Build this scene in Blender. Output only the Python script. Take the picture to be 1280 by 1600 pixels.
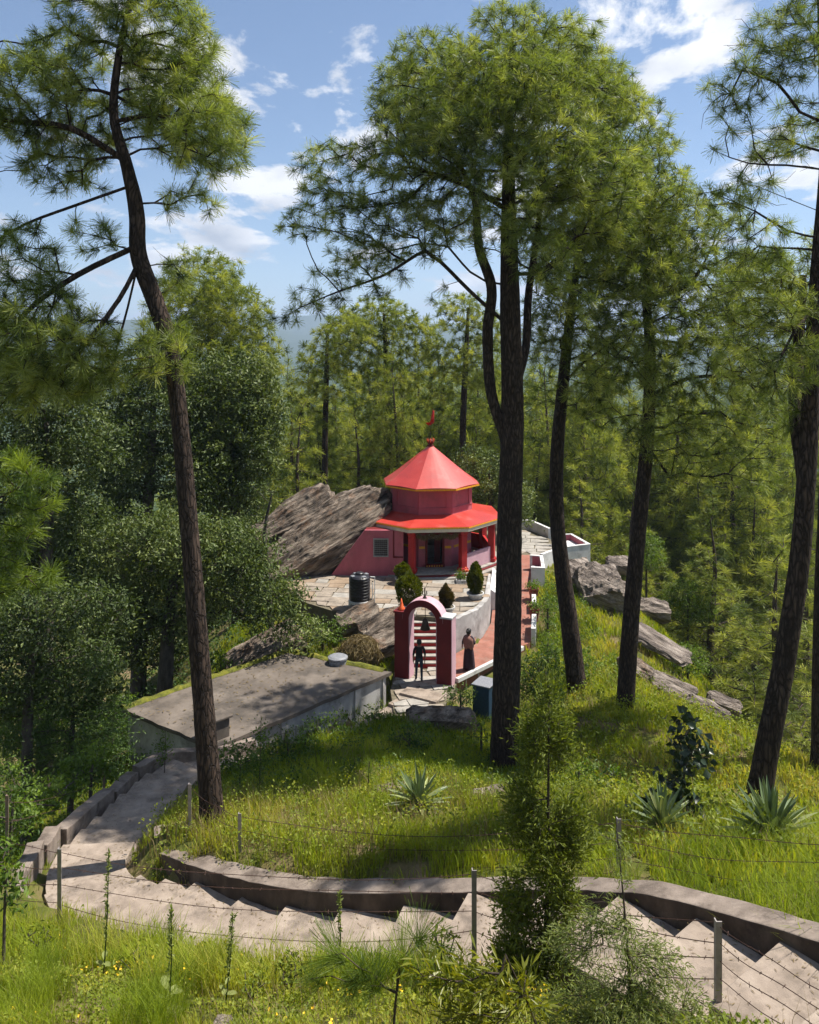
import bpy, bmesh, math, random
import numpy as np
from mathutils import Vector, Matrix

S = bpy.context.scene
for o in list(bpy.data.objects): bpy.data.objects.remove(o)
R = math.radians

# ------------------------------------------------------------------ camera
CAMZ, FPX, HOR = 13.4, 1244.0, 545.0
cam_d = bpy.data.cameras.new('camera'); cam = bpy.data.objects.new('camera', cam_d)
S.collection.objects.link(cam); S.camera = cam
cam.location = (0, 0, CAMZ); cam.rotation_euler = (R(90), 0, 0)
cam_d.sensor_width = 36; cam_d.sensor_fit = 'AUTO'
cam_d.lens = FPX / 1600 * 36
cam_d.shift_y = -(800 - HOR) / 1600
cam_d.clip_start = 0.05; cam_d.clip_end = 30000

# ------------------------------------------------------------------ sky and sun
CLX, CLY = 10.62, 10.13
SUN_AZ, SUN_EL = 74.0, 62.0          # azimuth to the right of the viewing direction
w = bpy.data.worlds.new('World'); S.world = w; w.use_nodes = True
nt = w.node_tree; nt.nodes.clear()
N = nt.nodes.new; L = nt.links.new
out = N('ShaderNodeOutputWorld'); bg = N('ShaderNodeBackground'); sky = N('ShaderNodeTexSky')
sky.sky_type = 'NISHITA'; sky.sun_disc = False
sky.sun_elevation = R(SUN_EL); sky.sun_rotation = R(SUN_AZ)
sky.altitude = 1500; sky.air_density = 1.05; sky.dust_density = 0.3; sky.ozone_density = 1.7
tc = N('ShaderNodeTexCoord')
# cumulus cover: noise on the view direction, flattened towards the horizon
sep = N('ShaderNodeSeparateXYZ'); L(tc.outputs['Generated'], sep.inputs[0])
za = N('ShaderNodeMath'); za.operation = 'ADD'; za.inputs[1].default_value = 0.22; L(sep.outputs['Z'], za.inputs[0])
zm = N('ShaderNodeMath'); zm.operation = 'MAXIMUM'; zm.inputs[1].default_value = 0.05; L(za.outputs[0], zm.inputs[0])
dx = N('ShaderNodeMath'); dx.operation = 'DIVIDE'; L(sep.outputs['X'], dx.inputs[0]); L(zm.outputs[0], dx.inputs[1])
dy = N('ShaderNodeMath'); dy.operation = 'DIVIDE'; L(sep.outputs['Y'], dy.inputs[0]); L(zm.outputs[0], dy.inputs[1])
cmb = N('ShaderNodeCombineXYZ'); L(dx.outputs[0], cmb.inputs[0]); L(dy.outputs[0], cmb.inputs[1])
mp = N('ShaderNodeMapping'); mp.inputs['Location'].default_value = (CLX, CLY, 0.3); mp.inputs['Scale'].default_value = (1.15, 0.95, 1)
L(cmb.outputs[0], mp.inputs[0])
ns = N('ShaderNodeTexNoise'); ns.inputs['Scale'].default_value = 2.6; ns.inputs['Detail'].default_value = 9; ns.inputs['Roughness'].default_value = 0.6
ns.inputs['Distortion'].default_value = 0.25
L(mp.outputs[0], ns.inputs['Vector'])
cr = N('ShaderNodeValToRGB'); cr.color_ramp.elements[0].position = 0.535; cr.color_ramp.elements[1].position = 0.60
cr.color_ramp.elements[0].color = (0, 0, 0, 1); cr.color_ramp.elements[1].color = (1, 1, 1, 1)
L(ns.outputs['Fac'], cr.inputs[0])
ns2 = N('ShaderNodeTexNoise'); ns2.inputs['Scale'].default_value = 4.0; ns2.inputs['Detail'].default_value = 6
L(mp.outputs[0], ns2.inputs['Vector'])
cc = N('ShaderNodeValToRGB'); cc.color_ramp.elements[0].color = (4.0, 4.3, 4.9, 1); cc.color_ramp.elements[1].color = (8.2, 8.2, 8.3, 1)
cc.color_ramp.elements[0].position = 0.3; cc.color_ramp.elements[1].position = 0.62
L(ns2.outputs['Fac'], cc.inputs[0])
mx = N('ShaderNodeMix'); mx.data_type = 'RGBA'
L(cr.outputs[0], mx.inputs['Factor']); L(sky.outputs[0], mx.inputs['A']); L(cc.outputs[0], mx.inputs['B'])
L(mx.outputs['Result'], bg.inputs[0]); bg.inputs[1].default_value = 0.075
L(bg.outputs[0], out.inputs[0])

sl = bpy.data.lights.new('sun', 'SUN'); sl.energy = 4.9; sl.angle = R(0.53); sl.color = (1.0, 0.94, 0.84)
sun = bpy.data.objects.new('sun', sl); S.collection.objects.link(sun)
to_sun = Vector((math.sin(R(SUN_AZ)) * math.cos(R(SUN_EL)), math.cos(R(SUN_AZ)) * math.cos(R(SUN_EL)), math.sin(R(SUN_EL))))
sun.rotation_euler = to_sun.to_track_quat('Z', 'Y').to_euler(); sun.location = (20, 30, 60)

S.view_settings.view_transform = 'Standard'; S.view_settings.look = 'None'
S.view_settings.exposure = 0.92; S.view_settings.gamma = 1.0; S.view_settings.use_curve_mapping = False
S.render.engine = 'CYCLES'
S.cycles.max_bounces = 5; S.cycles.diffuse_bounces = 2; S.cycles.glossy_bounces = 2; S.cycles.transmission_bounces = 4
S.cycles.transparent_max_bounces = 4; S.cycles.volume_bounces = 0; S.cycles.caustics_reflective = False; S.cycles.caustics_refractive = False
S.cycles.use_denoising = True; S.cycles.use_adaptive_sampling = True; S.cycles.adaptive_threshold = 0.02
try: S.cycles.denoiser = 'OPENIMAGEDENOISE'
except Exception: pass

# ------------------------------------------------------------------ helpers
def at(px, py, Y):
    """survey point: photo pixel sighted at Y metres ahead -> world"""
    return np.array([(px - 640) / FPX * Y, Y, CAMZ - (py - HOR) / FPX * Y])

def origin(o):
    v = np.zeros(3)
    while o is not None:
        v += np.array(o.location); o = o.parent
    return v

def tag(o, label=None, cat=None, group=None, kind=None):
    if label: o['label'] = label
    if cat: o['category'] = cat
    if group: o['group'] = group
    if kind: o['kind'] = kind
    return o

def empty(name, loc, label=None, cat=None, group=None):
    o = bpy.data.objects.new(name, None); S.collection.objects.link(o)
    o.location = tuple(float(c) for c in loc); o.empty_display_size = 0.2
    return tag(o, label, cat, group)

def link_mesh(name, me, parent=None, loc=None):
    o = bpy.data.objects.new(name, me); S.collection.objects.link(o)
    if parent is not None: o.parent = parent
    if loc is not None: o.location = tuple(float(c) for c in loc)
    return o

def mk(name, V, F, mat, parent=None, smooth=False, col=None, base=None, mats=None, midx=None):
    """link vertices (world coordinates) and faces as one mesh object"""
    V = np.asarray(V, dtype=np.float64).reshape(-1, 3)
    if parent is not None: org = origin(parent)
    elif base is not None: org = np.array(base, dtype=float)
    else: org = np.array([(V[:, 0].min() + V[:, 0].max()) / 2, (V[:, 1].min() + V[:, 1].max()) / 2, V[:, 2].min()])
    V = V - org
    me = bpy.data.meshes.new(name)
    if isinstance(F, np.ndarray):
        n, k = F.shape
        me.vertices.add(len(V)); me.vertices.foreach_set('co', V.astype(np.float32).ravel())
        me.loops.add(n * k); me.loops.foreach_set('vertex_index', F.astype(np.int32).ravel())
        me.polygons.add(n); me.polygons.foreach_set('loop_start', np.arange(0, n * k, k, dtype=np.int32))
        me.update(calc_edges=True)
    else:
        me.from_pydata([tuple(v) for v in V], [], F); me.update()
    for m in (mats or [mat]): me.materials.append(m)
    if midx is not None: me.polygons.foreach_set('material_index', np.asarray(midx, dtype=np.int32))
    if smooth: me.polygons.foreach_set('use_smooth', np.ones(len(me.polygons), dtype=bool))
    if col is not None:
        a = me.color_attributes.new('Col', 'FLOAT_COLOR', 'POINT')
        c = np.ones((len(V), 4), dtype=np.float32); c[:, 0] = col; c[:, 1] = col; c[:, 2] = col
        a.data.foreach_set('color', c.ravel())
    o = link_mesh(name, me, parent)
    if parent is None: o.location = tuple(org)
    return o

class MB:
    """collects shapes of ONE part"""
    def __init__(s): s.v = []; s.f = []; s.m = []
    def add(s, V, F, m=0):
        b = len(s.v); s.v += [tuple(map(float, v)) for v in V]; s.f += [tuple(i + b for i in f) for f in F]; s.m += [m] * len(F)
        return s
    def box(s, lo, hi, M=None, m=0):
        x0, y0, z0 = lo; x1, y1, z1 = hi
        V = [(x0,y0,z0),(x1,y0,z0),(x1,y1,z0),(x0,y1,z0),(x0,y0,z1),(x1,y0,z1),(x1,y1,z1),(x0,y1,z1)]
        if M is not None: V = [tuple(M @ Vector(v)) for v in V]
        return s.add(V, [(0,3,2,1),(4,5,6,7),(0,1,5,4),(1,2,6,5),(2,3,7,6),(3,0,4,7)], m)
    def prism(s, poly, z0, z1, m=0):
        n = len(poly)
        zz = (lambda p, z: p[2] + z if len(p) > 2 else z)
        V = [(p[0], p[1], zz(p, z0)) for p in poly] + [(p[0], p[1], zz(p, z1)) for p in poly]
        F = [tuple(range(n - 1, -1, -1)), tuple(range(n, 2 * n))] + [(i, (i + 1) % n, n + (i + 1) % n, n + i) for i in range(n)]
        return s.add(V, F, m)
    def lathe(s, prof, c=(0, 0, 0), n=24, m=0, a0=0.0, squash=1.0):
        V = []; F = []
        for (r, z) in prof:
            for k in range(n):
                a = a0 + 2 * math.pi * k / n
                V.append((c[0] + r * math.sin(a), c[1] - r * math.cos(a) * squash, c[2] + z))
        for i in range(len(prof) - 1):
            for k in range(n):
                F.append((i * n + k, i * n + (k + 1) % n, (i + 1) * n + (k + 1) % n, (i + 1) * n + k))
        F.append(tuple(range(n - 1, -1, -1))); F.append(tuple((len(prof) - 1) * n + k for k in range(n)))
        return s.add(V, F, m)
    def tube(s, pts, r, n=6, m=0, cap=True):
        pts = [np.array(p, dtype=float) for p in pts]; rr = r if hasattr(r, '__len__') else [r] * len(pts)
        V = []; F = []
        for i, p in enumerate(pts):
            d = pts[min(i + 1, len(pts) - 1)] - pts[max(i - 1, 0)]; d /= np.linalg.norm(d) + 1e-9
            a = np.array([0, 0, 1.0]) if abs(d[2]) < 0.9 else np.array([1.0, 0, 0])
            e1 = np.cross(d, a); e1 /= np.linalg.norm(e1); e2 = np.cross(d, e1)
            for k in range(n):
                t = 2 * math.pi * k / n
                V.append(p + rr[i] * (math.cos(t) * e1 + math.sin(t) * e2))
        for i in range(len(pts) - 1):
            for k in range(n): F.append((i * n + k, (i + 1) * n + k, (i + 1) * n + (k + 1) % n, i * n + (k + 1) % n))
        if cap: F.append(tuple(range(n))); F.append(tuple((len(pts) - 1) * n + n - 1 - k for k in range(n)))
        return s.add(V, F, m)
    def build(s, name, mat, parent=None, smooth=False, base=None, bevel=0.0):
        mats = mat if isinstance(mat, (list, tuple)) else [mat]
        o = mk(name, s.v, s.f, None, parent, smooth, base=base, mats=mats, midx=s.m)
        if bevel:
            b = o.modifiers.new('bevel', 'BEVEL'); b.width = bevel; b.segments = 2; b.limit_method = 'ANGLE'; b.angle_limit = R(40)
        return o

def catmull(pts, step):
    P = [np.array(p, dtype=float) for p in pts]
    P = [2 * P[0] - P[1]] + P + [2 * P[-1] - P[-2]]
    o = []
    for i in range(1, len(P) - 2):
        n = max(1, int(np.linalg.norm(P[i + 1][:3] - P[i][:3]) / step))
        for k in range(n):
            t = k / n
            o.append(0.5 * (2 * P[i] + (P[i + 1] - P[i - 1]) * t + (2 * P[i - 1] - 5 * P[i] + 4 * P[i + 1] - P[i + 2]) * t * t
                            + (3 * P[i] - P[i - 1] - 3 * P[i + 1] + P[i + 2]) * t ** 3))
    o.append(P[-2]); return np.array(o)

def hash2(ix, iy, seed):
    h = (ix.astype(np.int64) * 374761393 + iy.astype(np.int64) * 668265263 + seed * 1442695041) & 0x7fffffff
    h = ((h ^ (h >> 13)) * 1274126177) & 0x7fffffff
    return ((h ^ (h >> 16)) & 0xffff) / 65535.0

def vnoise(x, y, seed=0):
    x = np.asarray(x, dtype=float); y = np.asarray(y, dtype=float)
    ix = np.floor(x); iy = np.floor(y); fx = x - ix; fy = y - iy
    fx = fx * fx * (3 - 2 * fx); fy = fy * fy * (3 - 2 * fy)
    ix = ix.astype(np.int64); iy = iy.astype(np.int64)
    a = hash2(ix, iy, seed); b = hash2(ix + 1, iy, seed); c = hash2(ix, iy + 1, seed); d = hash2(ix + 1, iy + 1, seed)
    return (a * (1 - fx) + b * fx) * (1 - fy) + (c * (1 - fx) + d * fx) * fy

def fbm(x, y, seed=0, oct=4):
    s = 0; a = 0.5; t = 0
    for k in range(oct):
        s = s + a * vnoise(x * 2 ** k, y * 2 ** k, seed + k); t += a; a *= 0.5
    return s / t

def sstep(a, b, x):
    t = np.clip((x - a) / (b - a), 0, 1); return t * t * (3 - 2 * t)

# ------------------------------------------------------------------ materials
def material(name):
    m = bpy.data.materials.new(name); m.use_nodes = True; t = m.node_tree; t.nodes.clear()
    return m, t, t.nodes.new, t.links.new

def ramp(n, els):
    r = n('ShaderNodeValToRGB'); cr_ = r.color_ramp
    while len(cr_.elements) < len(els): cr_.elements.new(0.5)
    for e, (p, c) in zip(cr_.elements, els): e.position = p; e.color = (*c, 1)
    return r

def surf(name, cols, scale=3.0, rough=0.8, bump=0.3, bscale=None, stretch=(1, 1, 1), detail=8, spec=0.3, pos=(0.3, 0.5, 0.7), rot=(0, 0, 0), dist=0.02, wear=None):
    """painted / mineral surface: noise between colours, fine bump, optional worn patches"""
    m, t, n, l = material(name)
    o = n('ShaderNodeOutputMaterial'); b = n('ShaderNodeBsdfPrincipled'); l(b.outputs[0], o.inputs[0])
    g = n('ShaderNodeNewGeometry'); mp = n('ShaderNodeMapping'); l(g.outputs['Position'], mp.inputs[0])
    mp.inputs['Rotation'].default_value = rot
    if any(rot): mp.vector_type = 'TEXTURE'; mp.inputs['Scale'].default_value = tuple(1 / q for q in stretch)      # tilted bedding
    else: mp.inputs['Scale'].default_value = stretch
    a = n('ShaderNodeTexNoise'); a.inputs['Scale'].default_value = scale; a.inputs['Detail'].default_value = detail; a.inputs['Roughness'].default_value = 0.62
    l(mp.outputs[0], a.inputs['Vector'])
    ps = pos if len(cols) == 3 else np.linspace(pos[0], pos[-1], len(cols))
    r = ramp(n, list(zip(ps, cols))); l(a.outputs['Fac'], r.inputs[0])
    c = r.outputs[0]
    if wear:
        wc, lo, hi, ws = wear
        wn = n('ShaderNodeTexNoise'); wn.inputs['Scale'].default_value = ws; wn.inputs['Detail'].default_value = 7; wn.inputs['Roughness'].default_value = 0.7
        l(g.outputs['Position'], wn.inputs['Vector'])
        wr = ramp(n, [(lo, (0, 0, 0)), (hi, (1, 1, 1))]); l(wn.outputs['Fac'], wr.inputs[0])
        mxx = n('ShaderNodeMix'); mxx.data_type = 'RGBA'; l(wr.outputs[0], mxx.inputs['Factor']); l(c, mxx.inputs['A']); mxx.inputs['B'].default_value = (*wc, 1)
        c = mxx.outputs['Result']
    l(c, b.inputs['Base Color']); b.inputs['Roughness'].default_value = rough; b.inputs['Specular IOR Level'].default_value = spec
    if bump:
        a2 = n('ShaderNodeTexNoise'); a2.inputs['Scale'].default_value = bscale or scale * 6; a2.inputs['Detail'].default_value = 8; a2.inputs['Roughness'].default_value = 0.7
        l(mp.outputs[0], a2.inputs['Vector'])
        bp = n('ShaderNodeBump'); bp.inputs['Strength'].default_value = bump; bp.inputs['Distance'].default_value = dist
        l(a2.outputs['Fac'], bp.inputs['Height']); l(bp.outputs[0], b.inputs['Normal'])
    return m

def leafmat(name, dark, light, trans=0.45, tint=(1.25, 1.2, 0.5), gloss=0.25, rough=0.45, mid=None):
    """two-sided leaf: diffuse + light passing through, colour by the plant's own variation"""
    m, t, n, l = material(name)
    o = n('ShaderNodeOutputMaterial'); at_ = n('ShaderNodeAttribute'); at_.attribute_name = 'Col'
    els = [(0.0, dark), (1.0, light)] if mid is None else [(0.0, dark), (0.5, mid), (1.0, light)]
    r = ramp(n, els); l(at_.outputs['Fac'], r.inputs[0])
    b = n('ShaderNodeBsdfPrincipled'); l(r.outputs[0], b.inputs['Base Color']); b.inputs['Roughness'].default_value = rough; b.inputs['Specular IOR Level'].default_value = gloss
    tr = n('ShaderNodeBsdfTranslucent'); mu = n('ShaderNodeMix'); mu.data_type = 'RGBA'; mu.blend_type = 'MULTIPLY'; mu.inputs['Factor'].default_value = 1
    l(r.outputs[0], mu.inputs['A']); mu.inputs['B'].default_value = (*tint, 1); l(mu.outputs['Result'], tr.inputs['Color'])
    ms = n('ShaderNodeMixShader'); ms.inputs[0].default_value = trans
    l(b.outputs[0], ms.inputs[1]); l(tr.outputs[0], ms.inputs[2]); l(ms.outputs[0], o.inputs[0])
    return m

def barkmat(name, c0, c1, c2, sc=15.0, zs=0.26):
    m, t, n, l = material(name)
    o = n('ShaderNodeOutputMaterial'); b = n('ShaderNodeBsdfPrincipled'); l(b.outputs[0], o.inputs[0])
    g = n('ShaderNodeNewGeometry'); mp = n('ShaderNodeMapping'); l(g.outputs['Position'], mp.inputs[0]); mp.inputs['Scale'].default_value = (1, 1, zs)
    nz = n('ShaderNodeTexNoise'); nz.inputs['Scale'].default_value = 5; nz.inputs['Detail'].default_value = 5; l(mp.outputs[0], nz.inputs['Vector'])
    ad = n('ShaderNodeMix'); ad.data_type = 'RGBA'; ad.inputs['Factor'].default_value = 0.22; l(mp.outputs[0], ad.inputs['A']); l(nz.outputs['Color'], ad.inputs['B'])
    v = n('ShaderNodeTexVoronoi'); v.feature = 'DISTANCE_TO_EDGE'; v.inputs['Randomness'].default_value = 1.0; v.inputs['Scale'].default_value = sc; l(ad.outputs['Result'], v.inputs['Vector'])
    v2 = n('ShaderNodeTexVoronoi'); v2.inputs['Scale'].default_value = sc; l(ad.outputs['Result'], v2.inputs['Vector'])
    r = ramp(n, [(0.0, c0), (0.18, c1), (0.6, c2)]); l(v.outputs['Distance'], r.inputs[0])
    mx = n('ShaderNodeMix'); mx.data_type = 'RGBA'; mx.blend_type = 'MULTIPLY'; mx.inputs['Factor'].default_value = 0.55
    r2 = ramp(n, [(0.0, (0.75, 0.7, 0.7)), (1.0, (1.2, 1.15, 1.1))]); l(v2.outputs['Color'], r2.inputs[0])
    l(r.outputs[0], mx.inputs['A']); l(r2.outputs[0], mx.inputs['B']); l(mx.outputs['Result'], b.inputs['Base Color'])
    b.inputs['Roughness'].default_value = 0.9; b.inputs['Specular IOR Level'].default_value = 0.2
    rb = ramp(n, [(0.0, (0, 0, 0)), (0.12, (0.8, 0.8, 0.8)), (1.0, (1, 1, 1))]); l(v.outputs['Distance'], rb.inputs[0])
    ns_ = n('ShaderNodeTexNoise'); ns_.inputs['Scale'].default_value = 40; ns_.inputs['Detail'].default_value = 6; l(mp.outputs[0], ns_.inputs['Vector'])
    sm = n('ShaderNodeMath'); sm.operation = 'MULTIPLY_ADD'; sm.inputs[1].default_value = 0.35; l(ns_.outputs['Fac'], sm.inputs[0]); l(rb.outputs[0], sm.inputs[2])
    bp = n('ShaderNodeBump'); bp.inputs['Strength'].default_value = 1.0; bp.inputs['Distance'].default_value = 0.035
    l(sm.outputs[0], bp.inputs['Height']); l(bp.outputs[0], b.inputs['Normal'])
    return m

def plain(name, col, rough=0.6, metal=0.0, spec=0.4):
    m, t, n, l = material(name)
    o = n('ShaderNodeOutputMaterial'); b = n('ShaderNodeBsdfPrincipled'); l(b.outputs[0], o.inputs[0])
    g = n('ShaderNodeNewGeometry'); a = n('ShaderNodeTexNoise'); a.inputs['Scale'].default_value = 14; a.inputs['Detail'].default_value = 6; l(g.outputs['Position'], a.inputs['Vector'])
    r = ramp(n, [(0.3, tuple(c * 0.8 for c in col)), (0.7, tuple(min(1, c * 1.15) for c in col))]); l(a.outputs['Fac'], r.inputs[0])
    l(r.outputs[0], b.inputs['Base Color']); b.inputs['Roughness'].default_value = rough; b.inputs['Metallic'].default_value = metal; b.inputs['Specular IOR Level'].default_value = spec
    return m

M = {}
M['concrete'] = surf('weathered_concrete', [(0.155, 0.124, 0.10), (0.265, 0.214, 0.174), (0.35, 0.289, 0.237)], 2.2, 0.9, 0.5, 30, wear=((0.11, 0.09, 0.074), 0.53, 0.72, 1.6))
M['parapet'] = surf('parapet_cement', [(0.115, 0.09, 0.075), (0.20, 0.162, 0.135), (0.29, 0.238, 0.20)], 2.6, 0.92, 0.6, 26, wear=((0.075, 0.058, 0.047), 0.52, 0.70, 2.3))
M['shade_stain'] = surf('mould_and_shade_cement', [(0.035, 0.026, 0.021), (0.075, 0.056, 0.045), (0.14, 0.11, 0.088)], 2.2, 0.95, 0.6, 24, stretch=(1, 1, 0.4), wear=((0.03, 0.023, 0.02), 0.5, 0.68, 1.4))  # parapet faces: mould staining, with their shade also painted into the colour
M['roofslab'] = surf('cement_roof', [(0.082, 0.067, 0.056), (0.132, 0.11, 0.092), (0.185, 0.156, 0.133)], 0.9, 0.95, 0.25, 25, wear=((0.06, 0.052, 0.045), 0.48, 0.68, 0.8))
M['moss'] = surf('moss', [(0.05, 0.05, 0.012), (0.13, 0.14, 0.02), (0.22, 0.20, 0.03)], 5, 1.0, 1.0, 40, dist=0.05)
M['white'] = surf('whitewash', [(0.42, 0.41, 0.40), (0.56, 0.55, 0.54), (0.66, 0.65, 0.64)], 1.5, 0.8, 0.25, 25, wear=((0.26, 0.25, 0.24), 0.53, 0.73, 1.2))
M['whitegrey'] = surf('stained_whitewash', [(0.28, 0.265, 0.255), (0.40, 0.385, 0.375), (0.53, 0.515, 0.505)], 1.2, 0.85, 0.3, 22, stretch=(1, 1, 0.5), wear=((0.19, 0.178, 0.168), 0.46, 0.70, 1.5))
M['pink'] = surf('pink_paint', [(0.34, 0.085, 0.11), (0.42, 0.11, 0.14), (0.48, 0.145, 0.17)], 1.3, 0.7, 0.2, 30, stretch=(1, 1, 0.35), wear=((0.26, 0.09, 0.10), 0.52, 0.72, 1.3))
M['lilac'] = surf('pale_pink_paint', [(0.44, 0.255, 0.30), (0.51, 0.31, 0.355), (0.55, 0.345, 0.39)], 1.8, 0.7, 0.15, 30, stretch=(1, 1, .4), wear=((0.34, 0.21, 0.24), 0.56, 0.76, 1.7))
M['red'] = surf('red_paint', [(0.32, 0.018, 0.02), (0.40, 0.024, 0.024), (0.45, 0.035, 0.03)], 1.6, 0.55, 0.15, 30, wear=((0.27, 0.025, 0.025), 0.6, 0.8, 1.9))
M['darkred'] = surf('maroon_paint', [(0.10, 0.010, 0.010), (0.135, 0.012, 0.013), (0.165, 0.016, 0.016)], 1.6, 0.65, 0.15, 30, wear=((0.08, 0.012, 0.012), 0.58, 0.78, 1.9))
M['roofred'] = surf('red_roof_enamel', [(0.36, 0.026, 0.018), (0.43, 0.034, 0.022), (0.49, 0.052, 0.036)], 1.1, 0.36, 0.14, 18, spec=0.9, wear=((0.46, 0.13, 0.11), 0.56, 0.78, 0.9))
M['yellow'] = plain('yellow_paint', (0.72, 0.34, 0.015), 0.6)
M['cream'] = surf('cream_fascia', [(0.52, 0.46, 0.36), (0.62, 0.56, 0.45), (0.68, 0.62, 0.52)], 2, 0.75, 0.1)
M['redfloor'] = surf('brick_red_floor', [(0.19, 0.078, 0.055), (0.265, 0.11, 0.08), (0.33, 0.15, 0.115)], 1.7, 0.85, 0.35, 18, wear=((0.22, 0.14, 0.11), 0.50, 0.70, 2.2))
M['stone'] = surf('flagstone', [(0.16, 0.135, 0.11), (0.25, 0.21, 0.17), (0.33, 0.28, 0.225)], 3.0, 0.85, 0.6, 14)
M['stone2'] = surf('flagstone_brown', [(0.17, 0.125, 0.085), (0.25, 0.185, 0.13), (0.31, 0.235, 0.17)], 3.0, 0.85, 0.6, 14)
M['stone3'] = surf('flagstone_grey', [(0.20, 0.185, 0.17), (0.29, 0.27, 0.24), (0.38, 0.35, 0.315)], 3.0, 0.85, 0.6, 14)
M['mortar'] = surf('joint_earth', [(0.08, 0.075, 0.05), (0.13, 0.11, 0.075), (0.17, 0.15, 0.10)], 5, 0.95, 0.5)
M['rock'] = surf('schist', [(0.042, 0.032, 0.025), (0.185, 0.145, 0.113), (0.37, 0.305, 0.245)], 1.8, 0.85, 1.0, 5, stretch=(0.42, 0.7, 2.6), rot=(0, R(-30), 0), dist=0.28, pos=(0.36, 0.5, 0.64), wear=((0.25, 0.14, 0.08), 0.54, 0.70, 1.1))
M['rock2'] = surf('pale_schist', [(0.05, 0.04, 0.034), (0.19, 0.155, 0.13), (0.37, 0.315, 0.27)], 1.6, 0.85, 1.0, 5, stretch=(0.3, 0.6, 3.6), rot=(0, R(22), 0), dist=0.18, pos=(0.34, 0.5, 0.66), wear=((0.12, 0.095, 0.07), 0.55, 0.70, 1.6))
M['bark'] = barkmat('pine_bark', (0.022, 0.016, 0.013), (0.052, 0.037, 0.029), (0.105, 0.074, 0.058))
M['barkfar'] = surf('far_bark', [(0.03, 0.022, 0.018), (0.06, 0.044, 0.035), (0.10, 0.075, 0.06)], 6, 0.95, 0.5, 20)
M['twig'] = surf('twig_bark', [(0.035, 0.026, 0.02), (0.07, 0.052, 0.04), (0.11, 0.085, 0.065)], 8, 0.95, 0.5, 40)
M['oakbark'] = surf('oak_bark', [(0.035, 0.03, 0.025), (0.075, 0.062, 0.05), (0.12, 0.10, 0.085)], 6, 0.95, 0.6, 30, stretch=(1, 1, 0.4))
M['needle'] = leafmat('pine_needle', (0.055, 0.085, 0.025), (0.41, 0.44, 0.115), 0.48, (1.25, 1.25, 0.52), 0.3, 0.42, mid=(0.187, 0.24, 0.055))
M['needlefar'] = leafmat('far_pine_needle', (0.065, 0.098, 0.025), (0.41, 0.425, 0.09), 0.48, (1.25, 1.23, 0.48), 0.2, 0.5, mid=(0.21, 0.255, 0.05))
M['needlefresh'] = leafmat('young_pine_needle', (0.06, 0.11, 0.02), (0.22, 0.29, 0.04), 0.5, (1.3, 1.25, 0.4), 0.3, 0.4)
M['oakleaf'] = leafmat('oak_leaf', (0.028, 0.046, 0.013), (0.25, 0.29, 0.095), 0.28, (1.2, 1.22, 0.45), 0.28, 0.5, mid=(0.092, 0.13, 0.034))
M['freshleaf'] = leafmat('fresh_leaf', (0.035, 0.075, 0.015), (0.17, 0.25, 0.035), 0.45, (1.25, 1.3, 0.4), 0.3, 0.45)
M['blueleaf'] = leafmat('feathery_leaf', (0.035, 0.07, 0.026), (0.15, 0.23, 0.06), 0.40, (1.2, 1.3, 0.45), 0.25, 0.45)
M['darkleaf'] = leafmat('dark_glossy_leaf', (0.012, 0.024, 0.012), (0.035, 0.06, 0.022), 0.2, (1.2, 1.3, 0.5), 0.5, 0.35)
M['cypress'] = leafmat('cypress_spray', (0.045, 0.072, 0.014), (0.24, 0.28, 0.04), 0.42, (1.25, 1.25, 0.4), 0.2, 0.5)
M['thuja'] = leafmat('thuja_spray', (0.045, 0.070, 0.008), (0.17, 0.19, 0.02), 0.35, (1.3, 1.2, 0.35), 0.2, 0.5)
M['thujabrown'] = leafmat('browning_thuja', (0.05, 0.045, 0.018), (0.16, 0.12, 0.05), 0.3, (1.3, 1.2, 0.4), 0.2, 0.5)
M['deodar'] = leafmat('cedar_spray', (0.10, 0.14, 0.045), (0.32, 0.36, 0.12), 0.45, (1.2, 1.2, 0.5), 0.2, 0.5)
M['willow'] = leafmat('long_narrow_leaf', (0.09, 0.12, 0.012), (0.30, 0.31, 0.03), 0.5, (1.25, 1.15, 0.35), 0.45, 0.38)
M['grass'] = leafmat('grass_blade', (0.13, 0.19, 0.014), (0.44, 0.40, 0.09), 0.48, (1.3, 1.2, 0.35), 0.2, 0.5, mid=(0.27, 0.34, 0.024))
M['drygrass'] = leafmat('dry_straw', (0.12, 0.085, 0.04), (0.36, 0.29, 0.15), 0.25, (1.2, 1.1, 0.6), 0.2, 0.6)
M['weed'] = leafmat('weed_leaf', (0.10, 0.14, 0.018), (0.36, 0.35, 0.04), 0.42, (1.25, 1.2, 0.35), 0.2, 0.5, mid=(0.20, 0.25, 0.028))
M['flower'] = plain('yellow_petal', (0.78, 0.50, 0.02), 0.6)
M['agave'] = leafmat('agave_leaf', (0.07, 0.11, 0.05), (0.40, 0.42, 0.16), 0.15, (1.2, 1.2, 0.5), 0.5, 0.4, mid=(0.14, 0.19, 0.085))
M['steel'] = plain('galvanised_post', (0.30, 0.27, 0.26), 0.55, 0.3)
M['rust'] = plain('rusty_wire', (0.075, 0.04, 0.03), 0.8, 0.3)
M['wood'] = plain('weathered_wood', (0.20, 0.15, 0.11), 0.9)
M['blackplastic'] = plain('black_plastic', (0.018, 0.017, 0.022), 0.35, 0.0, 0.5)
M['greyplastic'] = plain('grey_plastic', (0.20, 0.205, 0.225), 0.5)
M['pvc'] = plain('white_pipe', (0.72, 0.72, 0.70), 0.4)
M['bluemetal'] = plain('dark_blue_paint', (0.018, 0.045, 0.085), 0.5)
M['bluelid'] = plain('pale_blue_lid', (0.35, 0.45, 0.52), 0.4)
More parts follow.
